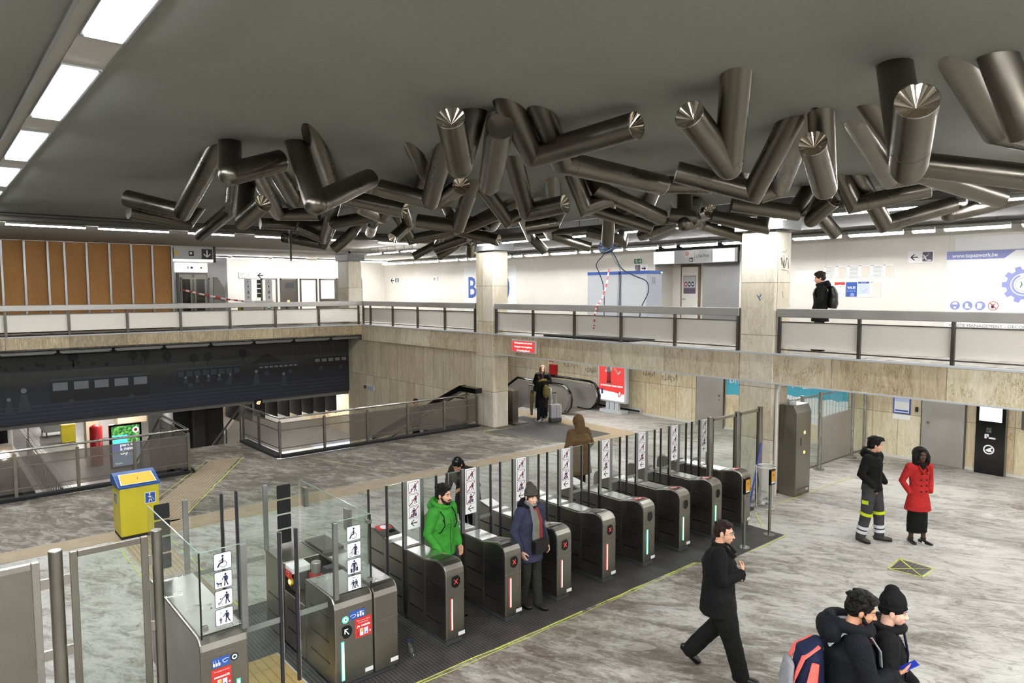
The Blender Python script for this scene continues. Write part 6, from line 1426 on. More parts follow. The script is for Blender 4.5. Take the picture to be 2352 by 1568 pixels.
m = MB(); m.box(-.3, -.25, .12, .3, .25, .95, 'yellow_plastic'); m.build('body', parent=root); m = MB(); m.box(-.28, -.23, 0, .28, .23, .12, 'dark_grey'); m.build('base', parent=root)
m = MB(); m.box(-.31, -.26, .95, .31, .26, 1.02, 'yellow_lid'); m.build('lid', parent=root)
m = MB(); m.tube([(5.62, 34.9, -3.2), (5.62, 34.9, -1.5), (5.62, 34.9, -1.4)], [.25, .25, .1], 'red_plastic', 16); m.build('red_column', label='red rounded column left of the lit advertising display', cat='column')
m = MB(); m.box(5.5, 36.5, -3.2, 6.0, 37.2, -.2, 'sand_print'); m.build('platform_column', label='pale wood-clad column on the platform behind the yellow bin', cat='column')
m = MB(); m.box(6.6, 35.5, -1.6, 7.8, 36.3, -.2, 'sand_print'); m.build('platform_column', label='beige block above the lit advertising display', cat='column')
m = MB(); m.box(5.95, 38.0, -3.2, 6.03, 38.08, -.2, 'black'); m.build('post', label='thin black post on the platform by the map board', cat='post')
root = empty('map_board', (0, 0, 0), 'white map board on black legs on the platform', 'board'); m = MB(); m.box(6.1, 37.5, -2.5, 6.9, 37.6, -.9, 'white'); m.build('board', parent=root)
for x in (6.12, 6.84): m = MB(); m.box(x, 37.5, -3.2, x+.06, 37.56, -2.5, 'black'); m.build('leg', parent=root)
m = MB(); m.box(4.6, 43, -2.9, 5.9, 45, -2.5, 'mid_grey'); m.box(5.0, 43, -2.5, 5.9, 45, -1.7, 'light_grey')
for x, y in ((4.7, 43.1), (5.8, 43.1), (4.7, 44.9), (5.8, 44.9)): m.box(x-.03, y-.03, -3.2, x+.03, y+.03, -2.9, 'dark_grey')
m.build('bench', label='covered grey bench far away on the platform', cat='bench')
# train
root = empty('train', (0, 0, 0), 'front of a tram with a lit headlamp at the left edge of the pit', 'tram')
m = MB(); m.prism([(.2, -4.1), (.2, -1.0), (.5, -.6), (2.5, -.6), (2.85, -1.1), (2.85, -4.1)], 1, 37.5, 55, 'white_plastic'); m.build('body', parent=root, bevel=.15, seg=3)
m = MB(); m.box(.4, 37.44, -2.2, 2.65, 37.5, -1.0, 'black_gloss'); m.box(.25, 37.43, -3.1, 2.8, 37.5, -2.3, 'sand_print'); m.build('windscreen', parent=root)
m = MB(); m.ell((2.5, 37.42, -2.75), (.16, .06, .2), 'head_lamp'); m.build('headlamp', parent=root)
# mirror post and small fence on the platform
root = empty('platform_fence', (0, 0, 0), 'steel picket fence along the platform edge seen through the mesh', 'fence')
m = MB()
for i in range(24): m.box(3.35, 27.5+.45*i, -3.2, 3.38, 27.53+.45*i, -2.25, 'steel')
m.box(3.34, 27.5, -2.25, 3.4, 38, -2.2, 'steel'); m.build('pickets', parent=root)
m = MB(); m.box(3.6, 40.0, -3.2, 3.66, 40.06, -1.6, 'mid_grey'); m.box(3.5, 39.9, -1.65, 4.1, 40.0, -1.1, 'mid_grey'); m.build('signal_box', label='grey box on a short post at the platform edge', cat='box')
# digital countdown
root = empty('departure_display', (0, 0, 0), 'small black display showing orange digits hanging under the mural', 'display'); m = MB(); m.box(9.5, 26.2, -.08, 9.78, 26.3, .3, 'black'); m.build('case', parent=root)
F = Flat((9.5, 26.195, -.08), (1, 0, 0), (0, 0, 1)); F.text('47', .13, .22, .16, 'orange_digit', 1, bold=.004); F.mb.build('digits', parent=root)
m = MB(); m.box(9.62, 26.24, -1.2, 9.66, 26.28, -.08, 'dark_grey'); m.build('hanger', parent=root)
# lower right pit: hoops and blue floor sign
for i in range(3):
    x = 9.0+.55*i; m = MB(); m.tube([(x, 27.0, -3.2), (x, 27.0, -2.4), (x+.35, 27.2, -2.4), (x+.35, 27.2, -3.2)], .03, 'dark_grey', 8); m.build('hoop_rail', label='dark steel hoop on the right platform, %s from the left' % ORD[i], cat='rail', group='dark steel hoops on the platform')
m = MB(); m.box(14.4, 30.5, -3.2, 16.8, 32.4, -3.19, 'pale_blue'); m.build('blue_patch', label='pale blue floor graphic on the right platform', cat='floor graphic')
# ------------------------------------------------------------------ people
def V(*a): return Vector(a)
def rotm(yaw=0, pitch=0, roll=0):
    """yaw to the person's left positive, pitch down positive"""
    return Matrix.Rotation(math.radians(yaw), 3, 'Z')@Matrix.Rotation(-math.radians(pitch), 3, 'X')@Matrix.Rotation(math.radians(roll), 3, 'Y')
def remesh(o, vs, it=4, disp=0, dsc=.12):
    r = o.modifiers.new('remesh', 'REMESH'); r.mode = 'VOXEL'; r.voxel_size = vs; r.use_smooth_shade = True
    s_ = o.modifiers.new('smooth', 'SMOOTH'); s_.factor = .6; s_.iterations = it
    if disp:
        t = bpy.data.textures.get('fold%g' % dsc) or bpy.data.textures.new('fold%g' % dsc, 'CLOUDS'); t.noise_scale = dsc; t.noise_depth = 2
        d = o.modifiers.new('fold', 'DISPLACE'); d.texture = t; d.strength = disp; d.mid_level = .5; d.texture_coords = 'LOCAL'
    return o
def capsule(mb, a, b, ra, rb, mat='skin_light', ref=None): mb.tube([a, b], [ra, rb], mat, 12, ref=ref, round_ends=True)
def hand(mb, wr, d, n, side, curl, k=1.0, spread=1.0, mat='skin_light'):
    """wrist, direction to fingertips, palm normal; side +1 thumb towards cross(d,n)"""
    d = d.normalized(); n = (n-d*n.dot(d)).normalized(); w_ = d.cross(n)*side
    mb.tube([wr-d*.02, wr+d*.02, wr+d*.06, wr+d*.088], [(.026*k, .02*k), (.034*k, .018*k), (.041*k, .016*k), (.039*k, .013*k)], mat, 12, ref=w_, round_ends=True)
    for j, (o_, ln) in enumerate(((-.031, .058), (-.011, .072), (.01, .076), (.031, .068))):
        b = wr+d*.085*k+w_*o_*k; c1 = math.radians(curl*.55); c2 = math.radians(curl*1.25); c3 = math.radians(curl*1.7)
        sp = w_*o_*.25*spread
        def dr(a): return (d*math.cos(a)+n*math.sin(a)+sp).normalized()
        p1 = b+dr(c1)*ln*.42*k; p2 = p1+dr(c2)*ln*.33*k; p3 = p2+dr(c3)*ln*.25*k
        mb.tube([b-d*.015, b, p1, p2, p3], [.0095*k, .0095*k, .009*k, .0082*k, .007*k], mat, 8, round_ends=True)
    b = wr+d*.03*k+w_*.03*k; td = (d*.62+w_*.72+n*.35).normalized(); p1 = b+td*.038*k; td2 = (d*.85+w_*.25+n*.45*(curl/45+.3)).normalized(); p2 = p1+td2*.03*k; p3 = p2+td2*.022*k
    mb.tube([b-td*.012, b, p1, p2, p3], [.014*k, .014*k, .0115*k, .0105*k, .008*k], mat, 8, round_ends=True)
DEF = dict(pel=(0, 0, .94), waist=(0, .0, 1.08), chest=(0, .0, 1.28), neck=(0, -.01, 1.46), head=(0, .03, 1.62), hy=0, hp=0, hr=0,
           sL=(-.18, 0, 1.41), sR=(.18, 0, 1.41), eL=(-.235, -.03, 1.13), eR=(.235, -.03, 1.13), wL=(-.24, .06, .88), wR=(.24, .06, .88),
           hL=(-.09, 0, .91), hR=(.09, 0, .91), kL=(-.10, .02, .50), kR=(.10, .02, .50), aL=(-.10, -.02, .085), aR=(.10, -.02, .085), tL=0, tR=0,
           cL=25, cR=25, nL=None, nR=None, dL=None, dR=None)
class Person:
    def __init__(s, base, theta, label, skin='skin_light', k=1.0, vox=.008, name='person', torso=1.0, **J):
        s.J = dict(DEF); s.J.update(J); s.base = Vector(base); s.k = k; s.skin = skin
        a = math.radians(theta); f = RH*math.cos(a)-FH*math.sin(a); s.rz = math.atan2(-f.x, f.y); s.tw = torso
        for q, v in s.J.items():
            if isinstance(v, tuple): s.J[q] = Vector(v)
        s.R = rotm(s.J['hy'], s.J['hp'], s.J['hr']); J = s.J; m = MB(); sk = skin; t = torso
        X = Vector((1, 0, 0))
        # trunk
        m.tube([J['pel']-V(0, 0, .08), J['pel'], J['waist'], J['chest'], J['neck']-V(0, 0, .06), J['neck']], [(.13*t, .1*t), (.155*t, .115*t), (.13*t, .1*t), (.15*t, .11*t), (.1, .075), (.055, .055)], sk, 16, ref=X, round_ends=True)
        capsule(m, J['sL'], J['sR'], .055, .055, sk)
        for q in 'LR':
            m.tube([J['s'+q], J['s'+q].lerp(J['e'+q], .4), J['e'+q], J['e'+q].lerp(J['w'+q], .35), J['w'+q]], [.055, .047, .038, .036, .026], sk, 12, round_ends=True)
            m.tube([J['h'+q], J['h'+q].lerp(J['k'+q], .5), J['k'+q], J['k'+q].lerp(J['a'+q], .35), J['a'+q]], [.085*t, .07*t, .05, .052, .035], sk, 12, round_ends=True)
            fa = math.radians(J['t'+q]); li = J.get('lift'+q, 0); fd = V(math.sin(fa)*math.cos(li), math.cos(fa)*math.cos(li), -math.sin(li)); uf = V(0, 0, 1)*math.cos(li)+V(math.sin(fa), math.cos(fa), 0)*math.sin(li); A = J['a'+q]
            m.tube([A-uf*.04-fd*.03, A-uf*.045+fd*.06, A-uf*.055+fd*.13], [(.028, .025), (.034, .024), (.028, .014)], sk, 12, ref=V(math.cos(fa), -math.sin(fa), 0), round_ends=True)
            d = J['d'+q] or (J['w'+q]-J['e'+q]); n = J['n'+q] or V(1 if q == 'L' else -1, 0, 0)
            if J['c'+q] is not None:
                d_ = d.normalized(); n_ = (n-d_*n.dot(d_)).normalized(); w_ = d_.cross(n_)
                side = 1 if w_.dot(V(0, .8, .6)) > 0 else -1
                hand(m, J['w'+q]+d_*.015, d, n, side, J['c'+q], 1.0, 1.0, sk)
        # neck and head
        H = J['head']; R = s.R
        def h(x, y, z): return H+R@V(x, y, z)
        m.tube([J['neck']-V(0, 0, .04), J['neck']+V(0, .005, .03), h(0, -.02, -.05)], [.06, .054, .056], sk, 14, round_ends=True)
        E = [((0, -.012, .03), (.076, .096, .088)), ((0, .03, -.03), (.064, .066, .08)), ((0, .045, -.075), (.046, .045, .036)), ((0, .066, -.098), (.024, .02, .018)),
             ((0, .074, .03), (.052, .02, .016)), ((-.036, .055, -.03), (.026, .028, .028)), ((.036, .055, -.03), (.026, .028, .028)),
             ((0, .092, -.066), (.022, .01, .006)), ((0, .091, -.076), (.019, .01, .007)), ((-.078, -.012, -.01), (.009, .021, .033)), ((.078, -.012, -.01), (.009, .021, .033)), ((0, .04, -.02), (.06, .045, .085))]
        for c, r in E: m.ell(h(*c), r, sk, R, 14, 10)
        m.tube([h(0, .086, .016), h(0, .1, -.012), h(0, .112, -.032)], [.0085, .0105, .0135], sk, 8, round_ends=True)
        for x in (-.013, .013): m.ell(h(x, .1, -.036), (.009, .011, .008), sk, R, 8, 6)
        s.o = m.build(name, label=label, cat='person'); s.o.location = s.base; s.o.rotation_euler = (0, 0, s.rz); s.o.scale = (k, k, k)
        remesh(s.o, vox, 2)
        s.h = h
        for x in (-.03, .03):
            e = MB(); e.ell(h(x, .08, .006), (.0125, .0115, .006), 'eye_white', R, 10, 8); e.ell(h(x, .0875, .006), (.0062, .0062, .0058), 'eye_dark', R, 8, 6); e.build('eye', parent=s.o)
            e = MB(); e.tube([h(x*1.7, .074, .026), h(x, .091, .031), h(x*.45, .092, .026)], [.003, .005, .004], 'hair_dark', 6, round_ends=True); e.build('eyebrow', parent=s.o)
        e = MB(); e.tube([h(-.02, .09, -.071), h(0, .1, -.07), h(.02, .09, -.071)], [(.004, .004), (.006, .0075), (.004, .004)], 'lips' if sk != 'skin_dark' else 'lips_dark', 8, round_ends=True); e.build('lips', parent=s.o)
    def add(s, name, mb, vs=.011, it=3, disp=.0, dsc=.12, label=None):
        o = mb.build(name, parent=s.o, label=label)
        if vs: remesh(o, vs, it, disp, dsc)
        return o
    # ---- clothing
    def hair(s, mat='hair_dark', style='short', vs=.007):
        h, R = s.h, s.R; m = MB(); rr = random.Random(len(style)+int(s.base.x*100))
        if style in ('short', 'full', 'curly'):
            g = {'short': 0, 'full': .01, 'curly': .014}[style]
            m.ell(h(0, -.025, .045), (.08+g, .094+g, .084+g), mat, R); m.ell(h(0, -.052, -.0), (.077+g, .066+g, .075), mat, R)
            m.ell(h(0, .04, .098+g*.5), (.06+g, .05+g, .026+g), mat, R)
            n = 26 if style == 'short' else 44
            for i in range(n):
                a = rr.uniform(0, 2*PI); b = rr.uniform(.05, 1.25); r_ = .082+g
                p = V(r_*math.sin(b)*math.cos(a), -.02+(r_+.015)*math.sin(b)*math.sin(a), .045+(r_+.004)*math.cos(b))
                if p.y > .055 and p.z < .085: continue
                m.ell(h(*p), (.02+g*.5, .022+g*.5, .014+g*.4), mat, R, 8, 6)
            for x in (-.08, .08): m.tube([h(x, .012, .05), h(x, .015, .015), h(x*.98, .02, -.012)], [.012, .009, .005], mat, 8, round_ends=True)
        if style == 'tuft':
            s.hair(mat, 'full', vs); m.tube([h(-.03, .05, .12), h(0, .1, .115), h(.03, .115, .095)], [.03, .026, .014], mat, 8, round_ends=True)
        if style == 'long':
            m.ell(h(0, -.025, .045), (.086, .1, .088), mat, R)
            for x in (-1, 1): m.tube([h(.07*x, .02, .06), h(.085*x, .03, -.02), h(.08*x, .035, -.1), h(.075*x, .04, -.16)], [.025, .03, .03, .02], mat, 10, round_ends=True)
            m.ell(h(0, -.06, -.04), (.085, .06, .11), mat, R)
        if style == 'afro':
            m.ell(h(0, -.04, .025), (.135, .115, .125), mat, R)
            for x in (-1, 1): m.tube([h(.09*x, -.02, .05), h(.115*x, .015, -.03), h(.115*x, .02, -.12), h(.1*x, .02, -.18)], [.045, .048, .045, .03], mat, 10, round_ends=True)
            m.ell(h(0, .045, .1), (.075, .045, .03), mat, R)
        s.add('hair', m, vs, 1, .004, .02)
    def beard(s, mat='hair_dark', full=True):
        h, R = s.h, s.R; m = MB()
        m.tube([h(-.07, .01, -.03), h(-.062, .035, -.07), h(-.035, .07, -.1), h(0, .084, -.108), h(.035, .07, -.1), h(.062, .035, -.07), h(.07, .01, -.03)], [.012, .019, .022, .022, .022, .019, .012], mat, 8, round_ends=True)
        m.tube([h(-.03, .088, -.06), h(0, .102, -.054), h(.03, .088, -.06)], .008, mat, 6, round_ends=True); m.ell(h(0, .046, -.086 if full else -.092), (.052, .05, .04) if full else (.045, .044, .034), mat, R); s.add('beard', m, .006, 1)
    def glasses(s):
        h = s.h; m = MB()
        for x in (-.033, .033):
            m.tube([h(x+.024*math.cos(t), .1, .004+.017*math.sin(t)) for t in [2*PI*i/14 for i in range(15)]], .0018, 'metal_frame', 6)
            sg = 1 if x > 0 else -1; m.tube([h(x+.024*sg, .1, .008), h(.08*sg, .06, .008), h(.083*sg, -.01, .004)], .002, 'metal_frame', 6)
        m.tube([h(-.009, .1, .006), h(0, .104, .009), h(.009, .1, .006)], .0018, 'metal_frame', 6); s.add('glasses', m, 0)
    def beanie(s, mat, tall=0, flop=0):
        h, R = s.h, s.R; m = MB()
        m.tube([h(0, -.014, .044), h(0, -.016, .075), h(0, -.025, .11+tall*.4), h(0, -.038-flop, .132+tall)], [(.089, .105), (.092, .108), (.08, .094), (.05, .06)], mat, 20, ref=R@V(1, 0, 0), round_ends=True)
        m.tube([h(.088*math.cos(t), -.012+.104*math.sin(t), .036+.016*math.sin(t)) for t in [2*PI*i/18 for i in range(19)]], .012, mat, 8)
        m.ell(h(0, -.06, .0), (.078, .06, .05), mat, R); s.add('hat', m, .007, 2)
    def jacket(s, mat, hem=.82, w=1.0, sleeve=1.0, collar=True, flare=0, disp=.012, name='jacket', open_v=None, front=0, hemc=None, vs=.011, cuffs=True):
        J = s.J; m = MB(); X = V(1, 0, 0); t = s.tw
        P, W_, C_, N_ = J['pel'], J['waist'], J['chest'], J['neck']
        low = []; 
        if hem < P.z-.02: hc = (hemc or V(P.x, P.y, hem)); low = [(hc, (.19*w*t+flare, .15*w*t+flare*.8)), (V((hc.x+P.x)/2, (hc.y+P.y)/2, (hc.z+P.z)/2+.02), (.185*w*t+flare*.5, .142*w*t+flare*.4))]
        rings = low+[(P, (.182*w*t, .138*w*t)), (W_, (.168*w*t, .128*w*t)), (C_, (.188*w*t, .14*w*t)), (C_.lerp(N_, .6), (.165*w, .118*w)), (N_-V(0, 0, .02), (.085, .08))]
        m.tube([r[0] for r in rings], [r[1] for r in rings], mat, 24, ref=X, round_ends=False)
        m.tube([J['sL']+V(.03, 0, .0), J['neck']-V(0, 0, .03), J['sR']+V(-.03, 0, .0)], [.07*w, .085, .07*w], mat, 12, round_ends=True)
        for q in 'LR':
            S_, E_, W2 = J['s'+q], J['e'+q], J['w'+q]; e = E_.lerp(W2, 1.0 if cuffs else .85)
            m.tube([S_, S_.lerp(E_, .5), E_, E_.lerp(e, .5), e-(e-E_).normalized()*.01], [.078*sleeve, .07*sleeve, .063*sleeve, .056*sleeve, .046*sleeve], mat, 14, round_ends=True)
        if collar: m.tube([N_-V(0, .0, .03), N_+V(0, 0, .035)], [.1, .075], mat, 16)
        return s.add(name, m, vs, 3, disp, .14)
    def zipper(s, mat='dark_edge', hem=.85):
        J = s.J; m = MB(); m.tube([J['neck']+V(0, .085, -.01), J['chest']+V(0, .148*s.tw, .02), J['waist']+V(0, .134*s.tw, 0), V(J['pel'].x, J['pel'].y+.15, hem)], .005, mat, 6); s.add('zip', m, 0)
    def trousers(s, mat, w=1.0, disp=.01, top=None):
        J = s.J; m = MB(); t = s.tw; X = V(1, 0, 0)
        m.tube([J['pel']-V(0, 0, .1), J['pel'], J['pel'].lerp(J['waist'], .7)], [(.15*t, .11*t), (.17*t, .128*t), (.15*t, .115*t)], mat, 18, ref=X)
        for q in 'LR': m.tube([J['h'+q]+V(0, 0, .02), J['h'+q].lerp(J['k'+q], .5), J['k'+q], J['k'+q].lerp(J['a'+q], .5), J['a'+q]-V(0, 0, .02)], [.102*t*w, .094*t*w, .082*w, .074*w, .07*w], mat, 14, round_ends=True)
        s.add('trousers', m, .011, 3, disp, .1)
    def shoes(s, mat, sole='shoe_black', k=1.0):
        J = s.J
        for q in 'LR':
            fa = math.radians(J['t'+q]); A = J['a'+q]; lift = J.get('lift'+q, 0)
            fd = V(math.sin(fa)*math.cos(lift), math.cos(fa)*math.cos(lift), -math.sin(lift)); up = V(0, 0, 1)*math.cos(lift)+V(math.sin(fa), math.cos(fa), 0)*math.sin(lift)
            sd = V(math.cos(fa), -math.sin(fa), 0); b = A-up*.045; m = MB()
            m.tube([b-fd*.065, b-fd*.02, b+fd*.07, b+fd*.135, b+fd*.175], [(.034*k, .036), (.038*k, .042), (.046*k, .034), (.046*k, .026), (.034*k, .018)], mat, 14, ref=sd, round_ends=True)
            m.tube([b, A+up*.035], [.042, .05], mat, 12)
            o = s.add('shoe', m, .007, 2)
            m = MB(); pts = []
            for x, w_ in ((-.085, .022), (-.06, .036), (0, .038), (.08, .047), (.14, .046), (.19, .024)): pts.append((x, w_*k))
            base = b-up*.038; poly = [base+fd*x+sd*w_ for x, w_ in pts]+[base+fd*x-sd*w_ for x, w_ in pts[::-1]]
            T_ = [p+up*.018 for p in poly]; m.face(poly[::-1], sole); m.face(T_, sole)
            for i in range(len(poly)): j = (i+1) % len(poly); m.face([poly[i], poly[j], T_[j], T_[i]], sole)
            m.build('sole', parent=o)
    def hood_down(s, mat, k=1.0, lining=None):
        N_ = s.J['neck']; m = MB()
        m.tube([N_+V(.1*math.cos(t)*k, -.02+.1*math.sin(t)*k, .01+.035*(1-math.sin(t))) for t in [math.radians(a) for a in range(40, 505, 25)]], .032*k, mat, 10, round_ends=True)
        m.ell(N_+V(0, -.12*k, .0), (.11*k, .06*k, .075*k), mat); s.add('hood', m, .01, 3, .006, .08)
        if lining: m = MB(); m.tube([N_+V(.075*math.cos(t), -.04+.08*math.sin(t), .045) for t in [math.radians(a) for a in range(150, 400, 25)]], .017, lining, 8, round_ends=True); s.add('hood_lining', m, 0)
    def hood_up(s, mat, k=1.0):
        h, R = s.h, s.R; N_ = s.J['neck']; m = MB()
        m.ell(h(0, -.025, .02), (.105*k, .12*k, .135*k), mat, R); m.tube([h(0, -.05, -.02), N_+V(0, -.03, .05), N_-V(0, .02, .04)], [(.1*k, .1*k), (.105*k, .1*k), (.13*k, .1*k)], mat, 16, ref=R@V(1, 0, 0), round_ends=True)
        s.add('hood', m, .01, 3, .014, .07)
    def scarf(s, mats, drop=.5, k=1.0):
        N_ = s.J['neck']
        for j, mt in enumerate(mats):
            m = MB(); z0 = .0+.028*j
            m.tube([N_+V((.085-.01*j)*math.cos(t)*k, .01+(.085-.01*j)*math.sin(t)*k, z0+.012*math.sin(3*t)) for t in [2*PI*i/16 for i in range(17)]], [(.028, .03)]*17, mt, 10)
            x = -.05+.05*j; C_ = s.J['chest']
            if drop: m.tube([N_+V(x, .09, z0), C_+V(x*1.1, .165, 0), s.J['waist']+V(x*1.3, .16, .28-drop*.5)], [(.035, .014), (.04, .012), (.042, .012)], mt, 10, ref=V(1, 0, 0))
            s.add('scarf', m, .009, 2, .008, .04)
    def backpack(s, mat, w_=.3, h_=.44, d_=.16, straps=None, z0=-.02):
        C_ = s.J['chest']; c = C_+V(0, -.15*s.tw-d_*.45, z0-.06); o = empty('backpack', (0, 0, 0)); 
        m = MB(); m.tube([c+V(0, .0, -h_/2), c+V(0, -.01, -h_*.3), c+V(0, -.01, h_*.15), c+V(0, .02, h_*.42), c+V(0, .03, h_/2)], [(w_*.46, d_*.45), (w_*.52, d_*.58), (w_*.5, d_*.5), (w_*.4, d_*.36), (w_*.2, d_*.15)], mat, 18, ref=V(1, 0, 0))
        return c, m
    def wpos(s, v): return Matrix.Translation(s.base)@Matrix.Rotation(s.rz, 4, 'Z')@(v*s.k)
    def held(s, o):
        """place an object built in the person's own axes as a thing of its own"""
        o.location = s.base; o.rotation_euler = (0, 0, s.rz); o.scale = (s.k,)*3; return o
def straps(P, mat, side=(-1, 1), w_=.028, lo=.18):
    J = P.J; m = MB(); t = P.tw
    for x in side:
        m.tube([J['chest']+V(.1*x, -.14*t, .02), J['chest']+V(.105*x, -.1*t, .14), J['sL' if x < 0 else 'sR']+V(-.05*x, 0, .085), J['chest']+V(.115*x, .125*t, .09), J['chest']+V(.125*x, .15*t, -.03), J['waist']+V(.15*x, .1*t, .08), J['waist']+V(.17*x, -.02, .04)], [(w_, .008)]*7, mat, 8, ref=V(1, 0, 0))
    return m

# 1 man in black coat, walking to the right
p = Person((6.82, 4.36, 0), 18, 'walking man with glasses in a long black coat, hand on his lapel', 'skin_light', 1.02, .006, torso=1.12,
           head=(0, .05, 1.62), hy=-8, hp=6, neck=(0, .0, 1.46), aR=(.12, .26, .075), kR=(.11, .14, .49), hR=(.1, .02, .9), tR=8, aL=(-.12, -.30, .17), kL=(-.12, .02, .52), hL=(-.1, -.02, .9), tL=4, liftL=.7,
           eR=(.27, .04, 1.16), wR=(.08, .24, 1.2), nR=V(0, -1, 0), dR=V(-.75, .2, .55), cR=58, eL=(-.24, .1, 1.14), wL=(.0, .24, 1.13), cL=50, nL=V(0, -1, .1), dL=V(.8, .1, .3))
p.hair('hair_reddish', 'short'); p.glasses(); p.jacket('cloth_jet', hem=.72, w=1.2, sleeve=1.22, flare=.01, disp=.018, name='coat'); p.trousers('cloth_black', 1.32, .014)
p.shoes('shoe_black', k=1.05)
m = MB(); m.tube([p.J['neck']+V(-.02, .085, .0), p.J['chest']+V(-.01, .165, .06), p.J['chest']+V(0, .175, -.04)], [(.03, .01), (.045, .012), (.03, .01)], 'cloth_khaki', 8, ref=V(1, 0, 0)); p.add('shirt_front', m, 0)
m = MB(); m.tube([p.J['neck']+V(0, .0, -.01), p.J['neck']+V(0, .0, .05)], [.095, .078], 'cloth_jet', 14); m.tube([p.J['neck']+V(-.07, .07, .02), p.J['chest']+V(-.07, .16, .08)], [(.02, .012), (.045, .014)], 'cloth_jet', 8); m.tube([p.J['neck']+V(.07, .07, .02), p.J['chest']+V(.07, .16, .08)], [(.02, .012), (.045, .014)], 'cloth_jet', 8); p.add('collar', m, .008, 1)
# 2 man in black hoodie, work trousers
p = Person((12.55, 5.0, 0), 52, 'man in black hooded jacket and grey work trousers with yellow and white bands', 'skin_light', 1.055, .007,
           hy=38, hp=6, eL=(-.27, -.06, 1.15), wL=(-.2, .12, .98), eR=(.27, -.06, 1.15), wR=(.2, .12, .98), cL=None, cR=None, aL=(-.15, .08, .085), kL=(-.13, .06, .5), aR=(.13, -.1, .085), kR=(.12, -.02, .5), tL=-25, tR=20)
p.hair('hair_black', 'tuft'); p.jacket('cloth_black', hem=.86, w=1.04, sleeve=1.1, disp=.014); p.hood_down('cloth_black', 1.05); p.zipper('dark_edge', .88); p.trousers('cloth_grey', 1.12, .012); p.shoes('shoe_brown', 'dark_rubber', 1.1)
m = MB(); m.tube([p.J['neck']+V(-.07, .02, .0), p.J['neck']+V(-.06, -.05, .05), p.J['neck']+V(0, -.09, .06)], .022, 'cloth_white', 8, round_ends=True); p.add('shirt_collar', m, 0)
for q in 'LR':
    K, A, Hh = p.J['k'+q], p.J['a'+q], p.J['h'+q]
    for a, mt, rr_ in ((.05, 'cloth_hivis', .101), ):
        m = MB(); c = K.lerp(A, a); dv = (A-K).normalized(); m.tube([c-dv*.025, c+dv*.025], rr_, mt, 18); p.add('knee_band', m, 0, label='bright yellow knee band')
    for a in (.62, .8):
        m = MB(); c = K.lerp(A, a); dv = (A-K).normalized(); m.tube([c-dv*.024, c+dv*.024], .092, 'cloth_white', 18); p.add('reflective_band', m, 0, label='white reflective ankle band')
m = MB(); c = p.J['hR'].lerp(p.J['kR'], .55); m.box(c.x+.08, c.y-.05, c.z-.03, c.x+.105, c.y+.05, c.z+.03, 'cloth_hivis'); p.add('pocket_patch', m, 0)
# 3 woman in red coat
p = Person((13.02, 4.42, 0), 84, 'woman in a bright red double-breasted coat and long black skirt', 'skin_dark', .965, .007, torso=.95,
           hp=2, hy=-6, eL=(-.27, -.07, 1.14), wL=(-.2, .05, .95), eR=(.27, -.07, 1.14), wR=(.2, .05, .95), cL=None, cR=None, aL=(-.1, .04, .085), aR=(.1, -.02, .085), tL=-14, tR=10)
p.hair('hair_black', 'afro', .009); p.jacket('cloth_red', hem=.62, w=.98, sleeve=.95, flare=.06, disp=.01, name='coat')
m = MB(); m.tube([V(0, 0, .21), V(0, 0, .4), V(0, 0, .7)], [(.18, .12), (.185, .13), (.17, .12)], 'cloth_black', 24, ref=V(1, 0, 0)); p.add('skirt', m, .011, 2, .012, .09)
m = MB(); N_ = p.J['neck']; m.tube([N_+V(.075*math.cos(t), .02+.08*math.sin(t), .0) for t in [2*PI*i/16 for i in range(17)]], [(.035, .04)]*17, 'cloth_black', 10); m.ell(N_+V(0, .09, -.05), (.06, .04, .07), 'cloth_black'); p.add('scarf', m, .01, 2, .01, .05)
for i in range(4):
    for x in (-.05, .05):
        z_ = 1.3-.105*i; m = MB(); yb = .14 if z_ > 1.2 else .135; m.cyl((x, yb, z_), (x, yb+.018, z_), .013, 'black_gloss', 10); p.add('button', m, 0)
m = MB(); m.tube([N_+V(-.07, .07, .0), p.J['chest']+V(-.07, .15, .08), p.J['chest']+V(-.02, .155, .02)], [(.02, .01), (.04, .012), (.012, .008)], 'cloth_red', 8); m.tube([N_+V(.07, .07, .0), p.J['chest']+V(.07, .15, .08), p.J['chest']+V(.02, .155, .02)], [(.02, .01), (.04, .012), (.012, .008)], 'cloth_red', 8); p.add('lapel', m, 0)
p.shoes('shoe_black', 'shoe_white')
for q in 'LR':
    A = p.J['a'+q]; m = MB()
    for i in range(3): m.obox(A+V(.036, .03+.022*i, -.03), A+V(.044, .045+.022*i, -.07), .008, .004, 'white'); m.obox(A+V(-.036, .03+.022*i, -.03), A+V(-.044, .045+.022*i, -.07), .008, .004, 'white')
    p.add('shoe_stripe', m, 0)
# 4 bearded man with backpack looking at phone
p = Person((5.81, 2.47, 0), 4, 'bearded man with black hooded coat and navy coral backpack, looking at a blue phone', 'skin_tan', 1.08, .0055, torso=1.12,
           neck=(0, .03, 1.45), head=(0, .10, 1.60), hp=16, hy=-14, chest=(0, .02, 1.28), eL=(-.25, .04, 1.14), wL=(-.1, .3, 1.09), eR=(.26, .07, 1.15), wR=(.1, .31, 1.14),
           dR=V(-.35, .9, .12), nR=V(-.5, .1, .8), cR=30, dL=V(.3, .9, .0), nL=V(.5, 0, .8), cL=35, aL=(-.11, -.05, .085), aR=(.12, .05, .085))
p.hair('hair_black', 'full', .006); p.beard('hair_black'); p.jacket('cloth_navy', hem=.7, w=1.12, sleeve=1.18, disp=.018, vs=.010); p.hood_down('cloth_navy', 1.45, 'cloth_greybag'); p.scarf(['cloth_maroon', 'cloth_maroon'], 0, 1.05)
